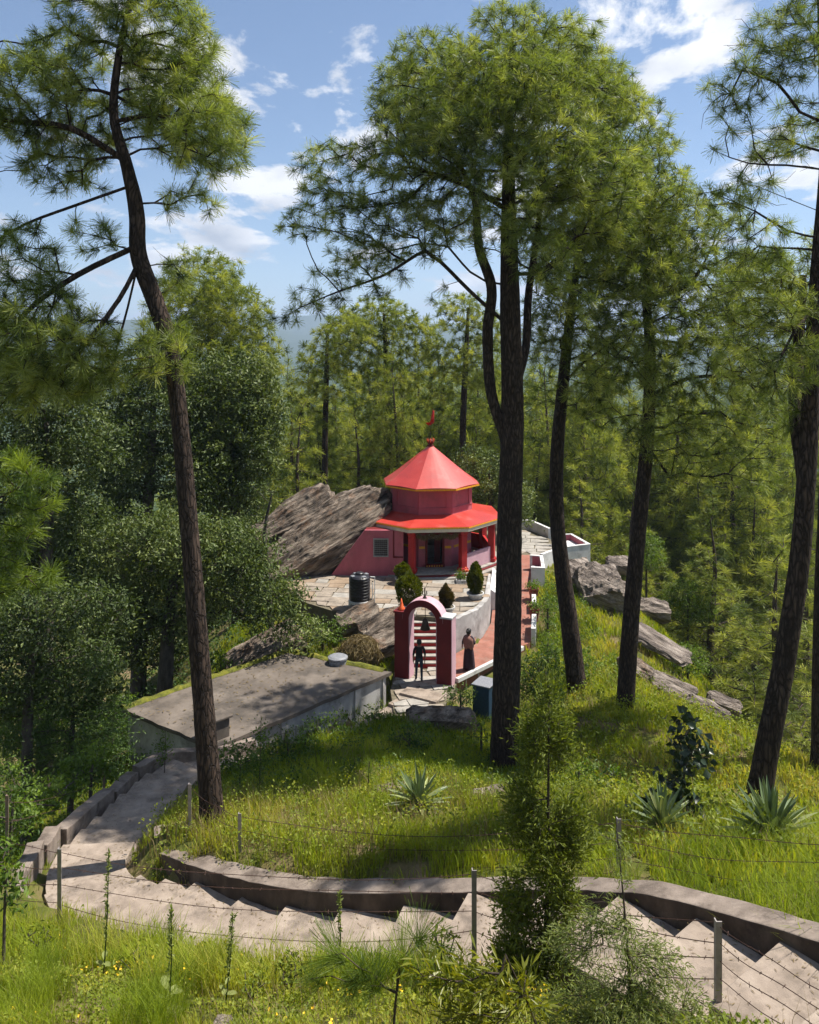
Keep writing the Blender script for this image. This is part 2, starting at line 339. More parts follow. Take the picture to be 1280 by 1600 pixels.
M['bronze'] = plain('dark_bronze', (0.055, 0.04, 0.03), 0.45, 0.6)
M['dark'] = plain('dark_interior', (0.03, 0.018, 0.016), 0.8)
M['grille'] = plain('grey_grille', (0.26, 0.26, 0.25), 0.6)
M['orange'] = plain('orange_paint', (0.72, 0.12, 0.03), 0.6)
M['flag'] = plain('red_cloth', (0.55, 0.03, 0.02), 0.85)
M['skin'] = plain('skin', (0.22, 0.115, 0.075), 0.6)
M['hair'] = plain('black_hair', (0.012, 0.010, 0.009), 0.5)
M['shirt'] = plain('black_shirt', (0.012, 0.012, 0.015), 0.9)
M['jeans'] = plain('dark_jeans', (0.022, 0.035, 0.055), 0.9)
M['shoe'] = plain('dark_shoe', (0.02, 0.018, 0.016), 0.6)
M['dress'] = plain('dark_dress', (0.035, 0.018, 0.028), 0.9)
M['shawl'] = plain('dusty_pink_shawl', (0.28, 0.14, 0.115), 0.9)
M['clay'] = plain('clay_pot', (0.20, 0.05, 0.035), 0.8)
# ================================================================== path line and terrain
# inner top edge of the curved parapet (x, y, top z)
WALL = [(6.3, 6.6, 7.35), (5.9, 7.9, 6.95), (4.92, 9.5, 6.32), (3.4, 11.4, 5.58), (2.0, 12.7, 4.76), (0.5, 13.5, 4.18), (-1.8, 14.2, 3.73), (-3.6, 15.1, 3.44), (-5.2, 16.5, 2.95)]
WALLS = catmull(WALL, 0.25)
PW = 1.55
def off_line(P, d):
    T = np.gradient(P[:, :2], axis=0); T /= np.linalg.norm(T, axis=1)[:, None]
    Q = P.copy(); Q[:, 0] += -T[:, 1] * d; Q[:, 1] += T[:, 0] * d
    return Q
_c = off_line(np.array(WALLS), PW / 2 + 0.02)           # towards the camera side
_c[:, 2] -= 0.43
_pick = _c[::5]
PATH = catmull([tuple(p) for p in _pick[:-1]] + [(-5.9, 15.6, 2.50), (-6.75, 16.6, 2.34), (-7.0, 18.0, 2.05), (-6.95, 20.2, 1.55), (-6.95, 22.4, 1.05), (-6.5, 24.0, 0.65), (-5.2, 25.0, 0.25), (-3.6, 26.3, -0.15), (-1.7, 28.2, -0.4), (-0.1, 29.8, -0.25), (0.75, 31.2, -0.02)], 0.1)

def path_near(x, y):
    """distance to the path's centre line and its height there"""
    x = np.atleast_1d(x).astype(float); y = np.atleast_1d(y).astype(float)
    d = np.full(x.shape, 1e9); z = np.zeros(x.shape)
    m = (x > -12) & (x < 10) & (y > 2) & (y < 35)
    if m.any():
        P = PATH[::2]
        D = (x[m][:, None] - P[None, :, 0]) ** 2 + (y[m][:, None] - P[None, :, 1]) ** 2
        j = D.argmin(1); d[m] = np.sqrt(D[np.arange(len(j)), j]); z[m] = P[j, 2]
    return d, z

CP = [  # slope below the photographer
 (0, -6, 15.5), (-10, -6, 15.5), (10, -6, 15.5), (0, 0, 11.8), (-5, 0, 11.6), (5, 0, 11.7), (-9, 3, 9.5), (9, 3, 9.8), (0, 3, 9.9), (-4, 5, 8.0), (0, 5.5, 7.8), (3, 5.5, 8.0),
 (-4, 8, 6.3), (0, 8, 6.5), (2.2, 7.8, 6.7), (-8, 8, 6.6), (-4.6, 10.5, 4.95), (-4.4, 12.3, 4.05), (-1.7, 11.3, 4.55), (-1, 10.4, 5.0), (0.5, 10.8, 4.75), (1.5, 10.2, 5.05), (2.5, 9.2, 5.65), (3.2, 8.3, 6.2), (-6.2, 13.2, 3.75), (-8.3, 12.5, 4.2), (-9.3, 15.6, 2.9),
 # inside of the bend: the grassy knoll
 (-4.3, 17.5, 3.05), (-2.4, 16.4, 3.35), (0.3, 15.2, 3.9), (0.2, 18, 3.05), (2.4, 14.0, 4.3), (-5.4, 18.3, 2.5), (-5.4, 20.5, 1.8), (-2.4, 19, 2.5), (2.2, 18.5, 2.9), (-3.4, 22, 1.65), (-3.4, 23.6, 1.35), (-1.9, 25, 1.15), (0.3, 22, 1.75), (2.6, 21.8, 1.35), (2.95, 24.5, 0.45), (-0.6, 26, 1.0), (1.2, 26.5, 0.5), (1.0, 24.4, 0.95), (1.2, 29.5, -0.2), (2.8, 29, -0.4), (4.5, 31, -0.8), (4.2, 27, 0.6),
 # right-hand hillside
 (4.7, 15, 4.15), (6.6, 14.3, 4.45), (7.5, 10.5, 6.0), (7.3, 17, 3.3), (5.4, 19, 2.6), (6.7, 24.5, 1.5), (5.8, 27, 1.0), (5.6, 31, 0.1), (6.4, 36, -0.1), (7.2, 40, 0.6), (8.5, 36, -0.2), (10, 20, 0.95), (11, 28, 0.0), (10.4, 31, -0.3), (11.3, 36, -0.8), (9.6, 40, 0.1), (9.8, 44, 0.7), (13.4, 44, -1.4), (12.2, 24, 0.75), (15, 20, -1.6), (16, 30, -4.4), (15, 38, -4.2), (20, 34, -8.5), (18, 14, 1.0), (24, 24, -8), (13, 52, -4), (18, 46, -7), (28, 44, -16),
 # gate, terrace and the ground under the temple
 (0.6, 33, -0.15), (3, 34, -0.25), (-2, 34, 0.3), (-4.5, 35, 0.2), (-7, 37, 0.0), (-3, 40, 0.9), (2, 40, 0.9), (2, 47, 0.9), (6, 50, 0.7), (-5, 46, 0.6), (4, 55, -2), (-4, 53, -1.5), (10, 52, 0.0), (-8.5, 42, -0.3), (8, 58, -4), (0, 62, -7),
 # left-hand drop
 (-8.6, 19, 1.0), (-8.6, 22.5, 0.2), (-9.5, 25, -1.0), (-10.5, 29, -1.3), (-8, 33, -0.6), (-12, 20, -0.6), (-12, 34, -3), (-15, 27, -4), (-14, 41, -4), (-18, 18, -3), (-20, 34, -9), (-14, 10, 3.2), (-20, 6, 3), (-10, 50, -4), (-24, 44, -14), (-30, 25, -14), (-16, 58, -10), (30, 8, -4), (-32, 8, -6)]
CPA = np.array(CP, dtype=float)
def _U(r2): return np.where(r2 > 1e-9, 0.5 * r2 * np.log(r2 + 1e-12), 0.0)
_n = len(CPA); _D = ((CPA[:, None, :2] - CPA[None, :, :2]) ** 2).sum(-1)
_A = np.zeros((_n + 3, _n + 3)); _A[:_n, :_n] = _U(_D) + np.eye(_n) * 0.6
_A[:_n, _n] = 1; _A[:_n, _n + 1:] = CPA[:, :2]; _A[_n, :_n] = 1; _A[_n + 1:, :_n] = CPA[:, :2].T
TW = np.linalg.solve(_A, np.concatenate([CPA[:, 2], np.zeros(3)]))
def tps(x, y):
    o = np.zeros(x.shape) + TW[_n] + TW[_n + 1] * x + TW[_n + 2] * y
    for k in range(_n): o += TW[k] * _U((x - CPA[k, 0]) ** 2 + (y - CPA[k, 1]) ** 2)
    return o

def far_h(x, y):
    d = np.hypot(x, y - 20)
    fx = np.where(y < 5, 0.35, 1.0)
    base = -12 - 62 * sstep(40, 230, d) * fx + 10 * (fbm(x / 60, y / 60, 3) - 0.5) * sstep(40, 120, d)
    base = base + sstep(260, 1100, d) * (95 * fbm(x / 420 + 3, y / 420, 11, 5) - 20)
    a = np.arctan2(x, np.maximum(y, 1))
    rid = fbm(x / 1500 + 7, y / 1500 + 2, 21, 6)
    base = base + sstep(1600, 5200, d) * (560 * (rid - 0.34) + 110 * np.cos((a + 0.19) * 7) * sstep(3800, 5000, d)) * np.where(y > 0, 1, 0.6)
    up = np.where(y < 5, np.clip(5 - y, 0, 80) * 0.45, 0)
    return base + up

def rz(y): return float(np.interp(y, [30, 36.5, 46, 60], [0.0, 0.05, 1.48, 1.48]))
WK = [(1.86, 32.2), (3.4, 33.95), (4.94, 35.65), (5.55, 36.25), (5.95, 38.5), (6.35, 41.5), (6.75, 44.2), (7.0, 46.05), (4.6, 46.05), (4.6, 42), (4.1, 39.4), (3.9, 38.1), (3.4, 36.8), (2.75, 35.8), (2.0, 34.9), (1.8, 33.4)]
APO = [(-0.55, 29.2), (1.05, 29.2), (1.85, 31.6), (2.0, 33.5), (-0.6, 33.5), (-0.75, 31.4)]
def in_poly(x, y, poly, grow_=0.0):
    P = np.array(poly, dtype=float); c0 = P.mean(0)
    if grow_: d_ = P - c0; P = P + d_ / np.linalg.norm(d_, axis=1)[:, None] * grow_
    c_ = np.zeros(len(x), bool); j = len(P) - 1
    for i in range(len(P)):
        hit = ((P[i, 1] > y) != (P[j, 1] > y)) & (x < (P[j, 0] - P[i, 0]) * (y - P[i, 1]) / (P[j, 1] - P[i, 1] + 1e-12) + P[i, 0]); c_ ^= hit; j = i
    return c_

def ground_z(x, y, carve=True):
    x = np.atleast_1d(np.asarray(x, dtype=float)); y = np.atleast_1d(np.asarray(y, dtype=float))
    d = np.hypot((x + 0) * 1.05, y - 24)
    wt = 1 - sstep(22, 50, d)
    z = far_h(x, y)
    m = wt > 0.001
    if m.any():
        zt = tps(x[m], y[m]); zt = np.clip(zt, -30, 22)
        z[m] = zt * wt[m] + z[m] * (1 - wt[m])
    z = z + (fbm(x / 1.7, y / 1.7, 5, 3) - 0.5) * 0.28 * (d < 70)
    if carve:
        pd, pz = path_near(x, y)
        k = 1 - sstep(PW / 2 + 0.25, PW / 2 + 0.7, pd)
        inn = pd < PW / 2 + 0.25
        for poly, zz in ((WK, None), (APO, -0.4), ([(-6.7, 25.2), (-0.4, 31.2), (-4.9, 33.9), (-10.9, 28.2)], -0.75)):
            q = in_poly(x, y, poly, 0.35)
            if q.any(): z = np.where(q, np.minimum(z, np.interp(y, [30, 36.5, 46, 60], [0.0, 0.05, 1.48, 1.48]) - 0.3 if zz is None else zz), z)
        z = np.where(inn, np.minimum(z, pz - 0.10), z * (1 - 0.6 * k) + (pz + 0.02) * 0.6 * k)
    return z

_u = np.linspace(-1, 1, 320)
_gx = 34 * _u + 9000 * np.sign(_u) * np.abs(_u) ** 5.5
_gy = 22 + 34 * _u + 9000 * np.sign(_u) * np.abs(_u) ** 5.5
GX, GY = np.meshgrid(_gx, _gy); gx = GX.ravel(); gy = GY.ravel()
gz_ = ground_z(gx, gy)
_i = np.arange(320 * 320).reshape(320, 320)
GF = np.stack([_i[:-1, :-1], _i[:-1, 1:], _i[1:, 1:], _i[1:, :-1]], -1).reshape(-1, 4)

def ground_mat():
    m, t, n, l = material('hillside')
    o = n('ShaderNodeOutputMaterial'); b = n('ShaderNodeBsdfPrincipled'); l(b.outputs[0], o.inputs[0])
    g = n('ShaderNodeNewGeometry')
    a = n('ShaderNodeTexNoise'); a.inputs['Scale'].default_value = 0.9; a.inputs['Detail'].default_value = 10; a.inputs['Roughness'].default_value = 0.65; l(g.outputs['Position'], a.inputs['Vector'])
    r = ramp(n, [(0.32, (0.05, 0.06, 0.015)), (0.48, (0.09, 0.10, 0.02)), (0.60, (0.15, 0.115, 0.06)), (0.75, (0.24, 0.17, 0.11))]); l(a.outputs['Fac'], r.inputs[0])
    f = n('ShaderNodeTexNoise'); f.inputs['Scale'].default_value = 0.06; f.inputs['Detail'].default_value = 12; f.inputs['Roughness'].default_value = 0.75; l(g.outputs['Position'], f.inputs['Vector'])
    rf = ramp(n, [(0.35, (0.016, 0.030, 0.010)), (0.52, (0.035, 0.058, 0.016)), (0.68, (0.075, 0.095, 0.028))]); l(f.outputs['Fac'], rf.inputs[0])
    ln = n('ShaderNodeVectorMath'); ln.operation = 'LENGTH'; l(g.outputs['Position'], ln.inputs[0])
    mr = n('ShaderNodeMapRange'); mr.inputs['From Min'].default_value = 60; mr.inputs['From Max'].default_value = 160; l(ln.outputs['Value'], mr.inputs['Value'])
    mx = n('ShaderNodeMix'); mx.data_type = 'RGBA'; l(mr.outputs[0], mx.inputs['Factor']); l(r.outputs[0], mx.inputs['A']); l(rf.outputs[0], mx.inputs['B'])
    l(mx.outputs['Result'], b.inputs['Base Color']); b.inputs['Roughness'].default_value = 0.95; b.inputs['Specular IOR Level'].default_value = 0.1
    bn = n('ShaderNodeTexNoise'); bn.inputs['Scale'].default_value = 9; bn.inputs['Detail'].default_value = 8; l(g.outputs['Position'], bn.inputs['Vector'])
    bp = n('ShaderNodeBump'); bp.inputs['Strength'].default_value = 0.7; bp.inputs['Distance'].default_value = 0.06; l(bn.outputs['Fac'], bp.inputs['Height']); l(bp.outputs[0], b.inputs['Normal'])
    return m
gr = mk('ground', np.stack([gx, gy, gz_], -1), GF, ground_mat(), smooth=True, base=(0, 0, 0)); tag(gr, 'hillside falling from grassy slopes to forested valley and far mountains', 'hillside', kind='structure')

def gzf(x, y): return float(ground_z(np.array([x]), np.array([y]))[0])

# ------------------------------------------------------------------ stepped concrete path
path_root = empty('path', (0.5, 12.5, 3.5), 'concrete stepped path winding down the slope to the gate', 'path'); tag(path_root, kind='structure')
seg = np.linalg.norm(np.diff(PATH[:, :2], axis=0), axis=1); arc = np.concatenate([[0], np.cumsum(seg)])
rng = np.random.default_rng(4)
s = 0.0; nstep = 0
T_ = np.gradient(PATH[:, :2], axis=0); T_ /= np.linalg.norm(T_, axis=1)[:, None]; Nn = np.stack([-T_[:, 1], T_[:, 0]], -1)
while s < arc[-1] - 0.4:
    frac = s / arc[-1]
    tread = (1.12 if s < 13 else 0.85) + rng.uniform(-0.06, 0.06)
    e = min(s + tread, arc[-1])
    idx = [i for i in range(len(arc)) if s <= arc[i] <= e][::3]
    i0, i1 = np.searchsorted(arc, s), min(np.searchsorted(arc, e), len(arc) - 1)
    idx = sorted(set([i0] + idx + [i1]))
    ztop = PATH[i0, 2]; zend = PATH[i1, 2]
    rise = max(0.12, 0.9 * (ztop - zend))
    zs = lambda i: zend + rise * 0.95 + max(0, (ztop - zend - rise)) * (1 - (arc[i] - arc[i0]) / max(arc[i1] - arc[i0], 1e-6))
    wl = PW / 2 + rng.uniform(-0.01, 0.01); wr = PW / 2 + rng.uniform(-0.03, 0.05)
    wob = lambda: rng.uniform(-0.012, 0.012)
    Lp = [(PATH[i, 0] - Nn[i, 0] * wl, PATH[i, 1] - Nn[i, 1] * wl, zs(i) + wob()) for i in idx]
    Rp = [(PATH[i, 0] + Nn[i, 0] * wr, PATH[i, 1] + Nn[i, 1] * wr, zs(i) + wob()) for i in idx]
    poly = Lp + Rp[::-1]
    st = MB(); n = len(idx)
    V = Lp + Rp + [(x, y, z - 0.6) for x, y, z in Lp] + [(x, y, z - 0.6) for x, y, z in Rp]
    F = []
    for k in range(n - 1):
        F += [(k, k + 1, n + k + 1, n + k), (2 * n + k, 2 * n + k + 1, k + 1, k), (n + k, n + k + 1, 3 * n + k + 1, 3 * n + k)]
    F += [(0, n, 3 * n, 2 * n), (n - 1, 3 * n - 1, 4 * n - 1, 2 * n - 1)]
    st.add(V, F).build('step', M['concrete'], path_root, bevel=0.012)
    s = e; nstep += 1

def ribbon_wall(name, pts, th, h, mat, label, cat, zoff=0.0, group=None, wob=0.012, seed=0, stained=False):  # stained: path face and ends take the mouldy cement with painted-in shade
    """low wall following pts (inner top edge), thickness th away from the path, top ragged"""
    r_ = np.random.default_rng(seed); P = np.array(pts); Q = off_line(P, -th)
    zt = P[:, 2] + r_.normal(0, wob, len(P)) * 0.6
    Q[:, 2] = zt + r_.normal(0, wob, len(P)) * 0.6
    n = len(P); inn = P.copy(); inn[:, :2] += r_.normal(0, 0.008, (n, 2))
    V = np.concatenate([np.c_[inn[:, :2], zt], Q, np.c_[inn[:, :2], zt - h], np.c_[Q[:, :2], Q[:, 2] - h]])
    F = []
    mm = []
    for k in range(n - 1):
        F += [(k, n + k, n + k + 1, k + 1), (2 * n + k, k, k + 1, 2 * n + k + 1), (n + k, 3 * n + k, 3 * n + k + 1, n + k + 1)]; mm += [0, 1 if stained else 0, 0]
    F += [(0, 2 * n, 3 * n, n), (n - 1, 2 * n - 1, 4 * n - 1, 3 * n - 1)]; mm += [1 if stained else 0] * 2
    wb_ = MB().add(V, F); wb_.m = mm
    o = wb_.build(name, [mat, M['shade_stain']], bevel=0.02)
    return tag(o, label, cat, group)

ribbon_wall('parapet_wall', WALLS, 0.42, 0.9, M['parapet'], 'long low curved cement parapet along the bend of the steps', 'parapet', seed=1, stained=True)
# stub where the parapet ends on the inside of the bend
P0 = at(262, 1306, 17.6)
st = MB(); Mx = Matrix.Translation(Vector(P0)) @ Matrix.Rotation(R(20), 4, 'Z')
st.box((-0.28, -0.25, -0.6), (0.45, 0.45, 0.02), Mx); tag(st.build('parapet_stub', M['parapet'], bevel=0.02), 'short cement block beyond the end of the curved parapet', 'block')
# stepped outer parapet of the lower flight: four lengths
LP = [((-7.72, 16.1), (-8.0, 17.4), 2.86, 2.68, 0), ((-7.98, 17.45), (-8.0, 18.35), 2.52, 2.42, 1), ((-7.95, 18.4), (-7.86, 21.4), 2.32, 1.60, 2), ((-7.88, 21.45), (-7.82, 23.0), 1.46, 1.18, 3)]
lbl = ['first and highest length of stepped parapet at the bend, beside the dark bushes', 'short second length of stepped parapet below the bend', 'long sunlit third length of stepped parapet on the lower flight', 'shaded fourth length of stepped parapet']
for a, b, z0, z1, k in LP:
    ts = np.linspace(0, 1, 9); pts = [(a[0] + (b[0] - a[0]) * t + 0.05 * math.sin(t * 3 + k), a[1] + (b[1] - a[1]) * t, z0 + (z1 - z0) * t) for t in ts]
    ribbon_wall('parapet_wall', np.array(pts)[::1], -0.34, 1.3, M['parapet'], lbl[k], 'parapet', seed=20 + k)
# bend parapet curving behind the left post
pts = catmull([(-6.95, 14.7, 3.25), (-7.4, 15.2, 3.18), (-7.7, 16.05, 3.02)], 0.2)
ribbon_wall('parapet_wall', pts, -0.34, 1.0, M['parapet'], 'cracked curved end of the parapet at the outside of the bend', 'parapet', seed=31)
pts = catmull([(-7.8, 23.05, 1.28), (-7.3, 24.2, 1.1), (-6.2, 24.95, 0.82), (-5.0, 26.0, 0.62)], 0.2)
ribbon_wall('parapet_wall', pts, -0.3, 1.3, M['parapet'], 'last parapet length bending towards the low flat-roofed building', 'parapet', seed=33)

# ------------------------------------------------------------------ haze-free structure: terrace
TZ = 1.5
TERR = [(-6.6, 40.9), (-5.6, 38.6), (-4.9, 37.5), (-3.5, 36.3), (-1.9, 35.9), (-0.2, 35.75), (2.05, 35.2), (2.75, 36.0), (3.35, 37.0), (3.75, 38.2), (3.95, 39.4), (4.35, 42), (4.4, 48), (-4.4, 48), (-6.4, 44)]
terr = empty('terrace', (0, 40, 0), 'flagstone terrace in front of the red temple', 'terrace'); tag(terr, kind='structure')
MB().prism([(x, y) for x, y in TERR], -0.6, TZ - 0.05).build('terrace_bed', M['mortar'], terr)
def inside(p, poly):
    c = False; n = len(poly)
    for i in range(n):
        (x1, y1), (x2, y2) = poly[i], poly[(i + 1) % n]
        if (y1 > p[1]) != (y2 > p[1]) and p[0] < (x2 - x1) * (p[1] - y1) / (y2 - y1) + x1: c = not c
    return c
def clip_poly(sub, poly):
    """Sutherland-Hodgman against the outline's convex hull-like edges (outline given counter-clockwise)"""
    return sub
rg = np.random.default_rng(8)
def paving(poly, zf, parent, mats, y0, y1, x0, x1, ang, row=(0.5, 0.85), colw=(0.6, 1.3), gap=0.02, th=0.06, keep=lambda p: True):
    ca, sa = math.cos(ang), math.sin(ang); n = 0
    y = y0
    while y < y1:
        h = rg.uniform(*row); x = x0 + rg.uniform(-0.5, 0)
        while x < x1:
            wd = rg.uniform(*colw)
            q = [(x + gap, y + gap), (x + wd - gap, y + gap + rg.uniform(-.03, .03)), (x + wd - gap + rg.uniform(-.04, .04), y + h - gap), (x + gap + rg.uniform(-.04, .04), y + h - gap + rg.uniform(-.03, .03))]
            q = [(ca * a - sa * b, sa * a + ca * b) for a, b in q]
            c = (sum(p[0] for p in q) / 4, sum(p[1] for p in q) / 4)
            if inside(c, poly) and keep(c):
                cnt = [inside(p, poly) for p in q]
                q = [p if k else (p[0] * 0.45 + c[0] * 0.55, p[1] * 0.45 + c[1] * 0.55) for p, k in zip(q, cnt)]
                z = zf(*c) + rg.uniform(-0.008, 0.012)
                MB().prism([(p[0], p[1], z) for p in q], -th, 0).build('flagstone', mats[rg.integers(len(mats))], parent); n += 1
            x += wd
        y += h
    return n
paving(TERR, lambda x, y: TZ, terr, [M['stone'], M['stone2'], M['stone3'], M['stone']], 33, 49, -14, 10, R(-7), keep=lambda c: c[1] < 43.5)
# ================================================================== temple
TC = (1.19, 45.0); FZ = 1.68
def oc(k, r, z=None, c=TC):
    a = R(-17.5 + 45 * k); p = (c[0] + r * math.sin(a), c[1] - r * math.cos(a))
    return p if z is None else (*p, z)
def facet(k, r, u, out_=0.0):
    """point at fraction u along facet k (corner k to k+1) of radius r, pushed outwards"""
    a = np.array(oc(k, r)); b = np.array(oc(k + 1, r)); p = a + (b - a) * u
    t = (b - a) / np.linalg.norm(b - a); return p + np.array([t[1], -t[0]]) * out_
def slab_on(mb, k, r, u0, u1, z0, z1, o0, o1, m=0):
    P = [facet(k, r, u0, o0), facet(k, r, u1, o0), facet(k, r, u1, o1), facet(k, r, u0, o1)]
    mb.prism([tuple(p) for p in P], z0, z1, m)
tm = empty('temple', (*TC, TZ), 'red and pink octagonal temple with pyramid roof beside the slanting rock', 'temple')
b = MB(); b.prism([oc(k, 4.0) for k in range(8)], TZ - 0.3, FZ - 0.06, 0); b.build('plinth', M['darkred'], tm, bevel=0.015)
b = MB(); b.prism([oc(k, 3.86) for k in range(8)], FZ - 0.06, FZ); b.build('floor', M['stone3'], tm, bevel=0.01)
b = MB(); P = [oc(k, 4.32) for k in range(8)]; b.prism(P, TZ - 0.02, TZ + 0.055); b.build('step', M['stone3'], tm, bevel=0.01)
for k in range(8):
    b = MB(); c = oc(k, 3.5); a = R(-17.5 + 45 * k)
    Mx = Matrix.Translation(Vector((c[0], c[1], 0))) @ Matrix.Rotation(a, 4, 'Z')
    b.box((-0.17, -0.17, FZ), (0.17, 0.17, 3.97), Mx); b.box((-0.22, -0.22, FZ), (0.22, 0.22, FZ + 0.22), Mx); b.box((-0.21, -0.21, 3.66), (0.21, 0.21, 3.97), Mx); b.box((-0.19, -0.19, 3.5), (0.19, 0.19, 3.56), Mx)
    b.build('column', M['red'], tm, bevel=0.02)
# sanctum walls: facet 0 (k=0) faces the camera and holds the door
for k in range(8):
    b = MB()
    if k == 0:
        slab_on(b, k, 2.35, 0.0, 0.22, FZ, 3.98, -0.16, 0); slab_on(b, k, 2.35, 0.76, 1.0, FZ, 3.98, -0.16, 0); slab_on(b, k, 2.35, 0.22, 0.76, FZ + 1.86, 3.98, -0.16, 0)
    else: slab_on(b, k, 2.35, 0, 1, FZ, 3.98, -0.16, 0)
    b.build('wall', M['pink'], tm)
d = MB()
slab_on(d, 0, 2.35, 0.20, 0.27, FZ, FZ + 1.90, -0.05, 0.05); slab_on(d, 0, 2.35, 0.71, 0.78, FZ, FZ + 1.90, -0.05, 0.05); slab_on(d, 0, 2.35, 0.27, 0.71, FZ + 1.78, FZ + 1.90, -0.05, 0.05)
dr = d.build('door_frame', M['darkred'], tm, bevel=0.01); tag(dr, 'dark red door frame')
d = MB(); slab_on(d, 0, 2.35, 0.20, 0.78, FZ, FZ + 0.16, 0.0, 0.16); th = d.build('threshold', M['darkred'], tm)
for i in range(7):
    d = MB(); slab_on(d, 0, 2.35, 0.23 + i * 0.075, 0.26 + i * 0.075, FZ + 0.04, FZ + 0.12, 0.16, 0.175); d.build('marking', M['yellow'], th)
d = MB(); slab_on(d, 0, 2.35, 0.52, 0.70, FZ + 0.03, FZ + 1.76, -0.75, -0.70); d.build('door', M['darkred'], tm)
d = MB(); d.box((TC[0] - 0.6, 44.6, FZ), (TC[0] + 0.35, 45.5, FZ + 0.75)); d.box((TC[0] - 0.45, 44.9, FZ + 0.75), (TC[0] + 0.2, 45.4, FZ + 1.15)); d.build('altar', M['white'], tm, bevel=0.02)
for u0, u1 in ((0.02, 0.19), (0.79, 0.98)):
    d = MB(); slab_on(d, 0, 2.35, u0, u1, FZ + 0.98, FZ + 1.10, 0.0, 0.035); d.build('yellow_band', M['yellow'], tm)
for k, u0, u1 in ((1, 0.1, 0.4), (1, 0.55, 0.95), (7, 0.1, 0.9)):
    d = MB(); slab_on(d, k, 2.35, u0, u1, FZ + 0.98, FZ + 1.10, 0.0, 0.035); d.build('yellow_band', M['yellow'], tm)
# canopy
b = MB()
for k in range(8):
    b.add([oc(k, 4.1, 4.15), oc(k + 1, 4.1, 4.15), oc(k + 1, 2.3, 4.50), oc(k, 2.3, 4.50)], [(0, 1, 2, 3)])
b.add([oc(k, 4.1, 4.13) for k in range(8)], [tuple(range(7, -1, -1))])
for k in range(8): b.add([oc(k, 4.1, 4.13), oc(k + 1, 4.1, 4.13), oc(k + 1, 4.1, 4.15), oc(k, 4.1, 4.15)], [(0, 1, 2, 3)])
cn = b.build('canopy', M['roofred'], tm)
b = MB(); b.prism([oc(k, 4.12) for k in range(8)], 4.065, 4.128); b.build('yellow_edge', M['yellow'], cn)
b = MB(); b.prism([oc(k, 4.07) for k in range(8)], 3.88, 4.063); b.build('fascia', M['cream'], cn, bevel=0.01)
b = MB(); b.prism([oc(k, 3.72) for k in range(8)], 3.72, 3.878); b.build('ring_beam', M['darkred'], cn)
# drum with raised borders
b = MB(); b.prism([oc(k, 2.36) for k in range(8)], 4.3, 5.86); dm = b.build('drum', M['pink'], tm)
for k in range(8):
    for (u0, u1, z0, z1) in ((0.0, 0.17, 4.45, 5.84), (0.83, 1.0, 4.45, 5.84), (0.17, 0.83, 4.45, 4.80), (0.17, 0.83, 5.68, 5.84)):
        d = MB(); slab_on(d, k, 2.36, u0, u1, z0, z1, 0.0, 0.035); d.build('border', M['pink'], dm)
    d = MB(); slab_on(d, k, 2.36, 0.0, 1.0, 4.80, 4.85, 0.002, 0.06); d.build('ledge', M['pink'], dm)
# pyramid roof, slightly dished
b = MB(); prof = [(2.80, 5.93), (2.2, 6.33), (1.6, 6.78), (1.0, 7.25), (0.45, 7.68), (0.07, 7.98)]
n = 5
for k in range(8):
    V = []; F = []
    for (r, z) in prof:
        for j in range(n + 1):
            p = facet(k, r, j / n); V.append((p[0], p[1], z + 0.035 * math.sin(math.pi * j / n) * (r / 2.8)))
    for i in range(len(prof) - 1):
        for j in range(n): F.append((i * (n + 1) + j, i * (n + 1) + j + 1, (i + 1) * (n + 1) + j + 1, (i + 1) * (n + 1) + j))
    b.add(V, F)
b.add([oc(k, 2.80, 5.90) for k in range(8)], [tuple(range(7, -1, -1))])
for k in range(8): b.add([oc(k, 2.80, 5.90), oc(k + 1, 2.80, 5.90), oc(k + 1, 2.80, 5.93), oc(k, 2.80, 5.93)], [(0, 1, 2, 3)])
rf = b.build('roof', M['roofred'], tm)
b = MB(); b.prism([oc(k, 2.815) for k in range(8)], 5.815, 5.898); b.build('yellow_edge', M['yellow'], rf)
b = MB(); b.lathe([(0.16, 7.86), (0.2, 7.95), (0.10, 8.0), (0.17, 8.06), (0.21, 8.16), (0.14, 8.25), (0.05, 8.30)], (*TC, 0), 12); fin = b.build('finial', M['darkred'], tm, smooth=True)
for i in range(8):
    a = i * math.pi / 4; d = MB(); p = np.array([TC[0] + 0.17 * math.cos(a), TC[1] + 0.17 * math.sin(a)])
    d.tube([(p[0], p[1], 8.12), (p[0] * 1.0 + 0.05 * math.cos(a), p[1] + 0.05 * math.sin(a), 8.28), (p[0], p[1], 8.38)], [0.03, 0.025, 0.004], 5); d.build('petal', M['orange'], fin)
b = MB(); b.tube([(TC[0], TC[1], 8.2), (TC[0] + 0.02, TC[1], 9.0), (TC[0] + 0.16, TC[1], 9.95)], [0.025, 0.02, 0.012], 6); b.build('pole', M['bronze'], tm)
# low pink balustrades between the columns on the open side
for k in (1, 2, 3):
    d = MB(); slab_on(d, k, 3.5, 0.075, 0.925, FZ, FZ + 0.86, -0.07, 0.07); d.build('balustrade', M['lilac' if k == 1 else 'red'], tm, bevel=0.015)
for k in (5, 6):
    d = MB(); slab_on(d, k, 3.5, 0.075, 0.925, FZ, 3.72, -0.07, 0.07); d.build('wall', M['pink'], tm)
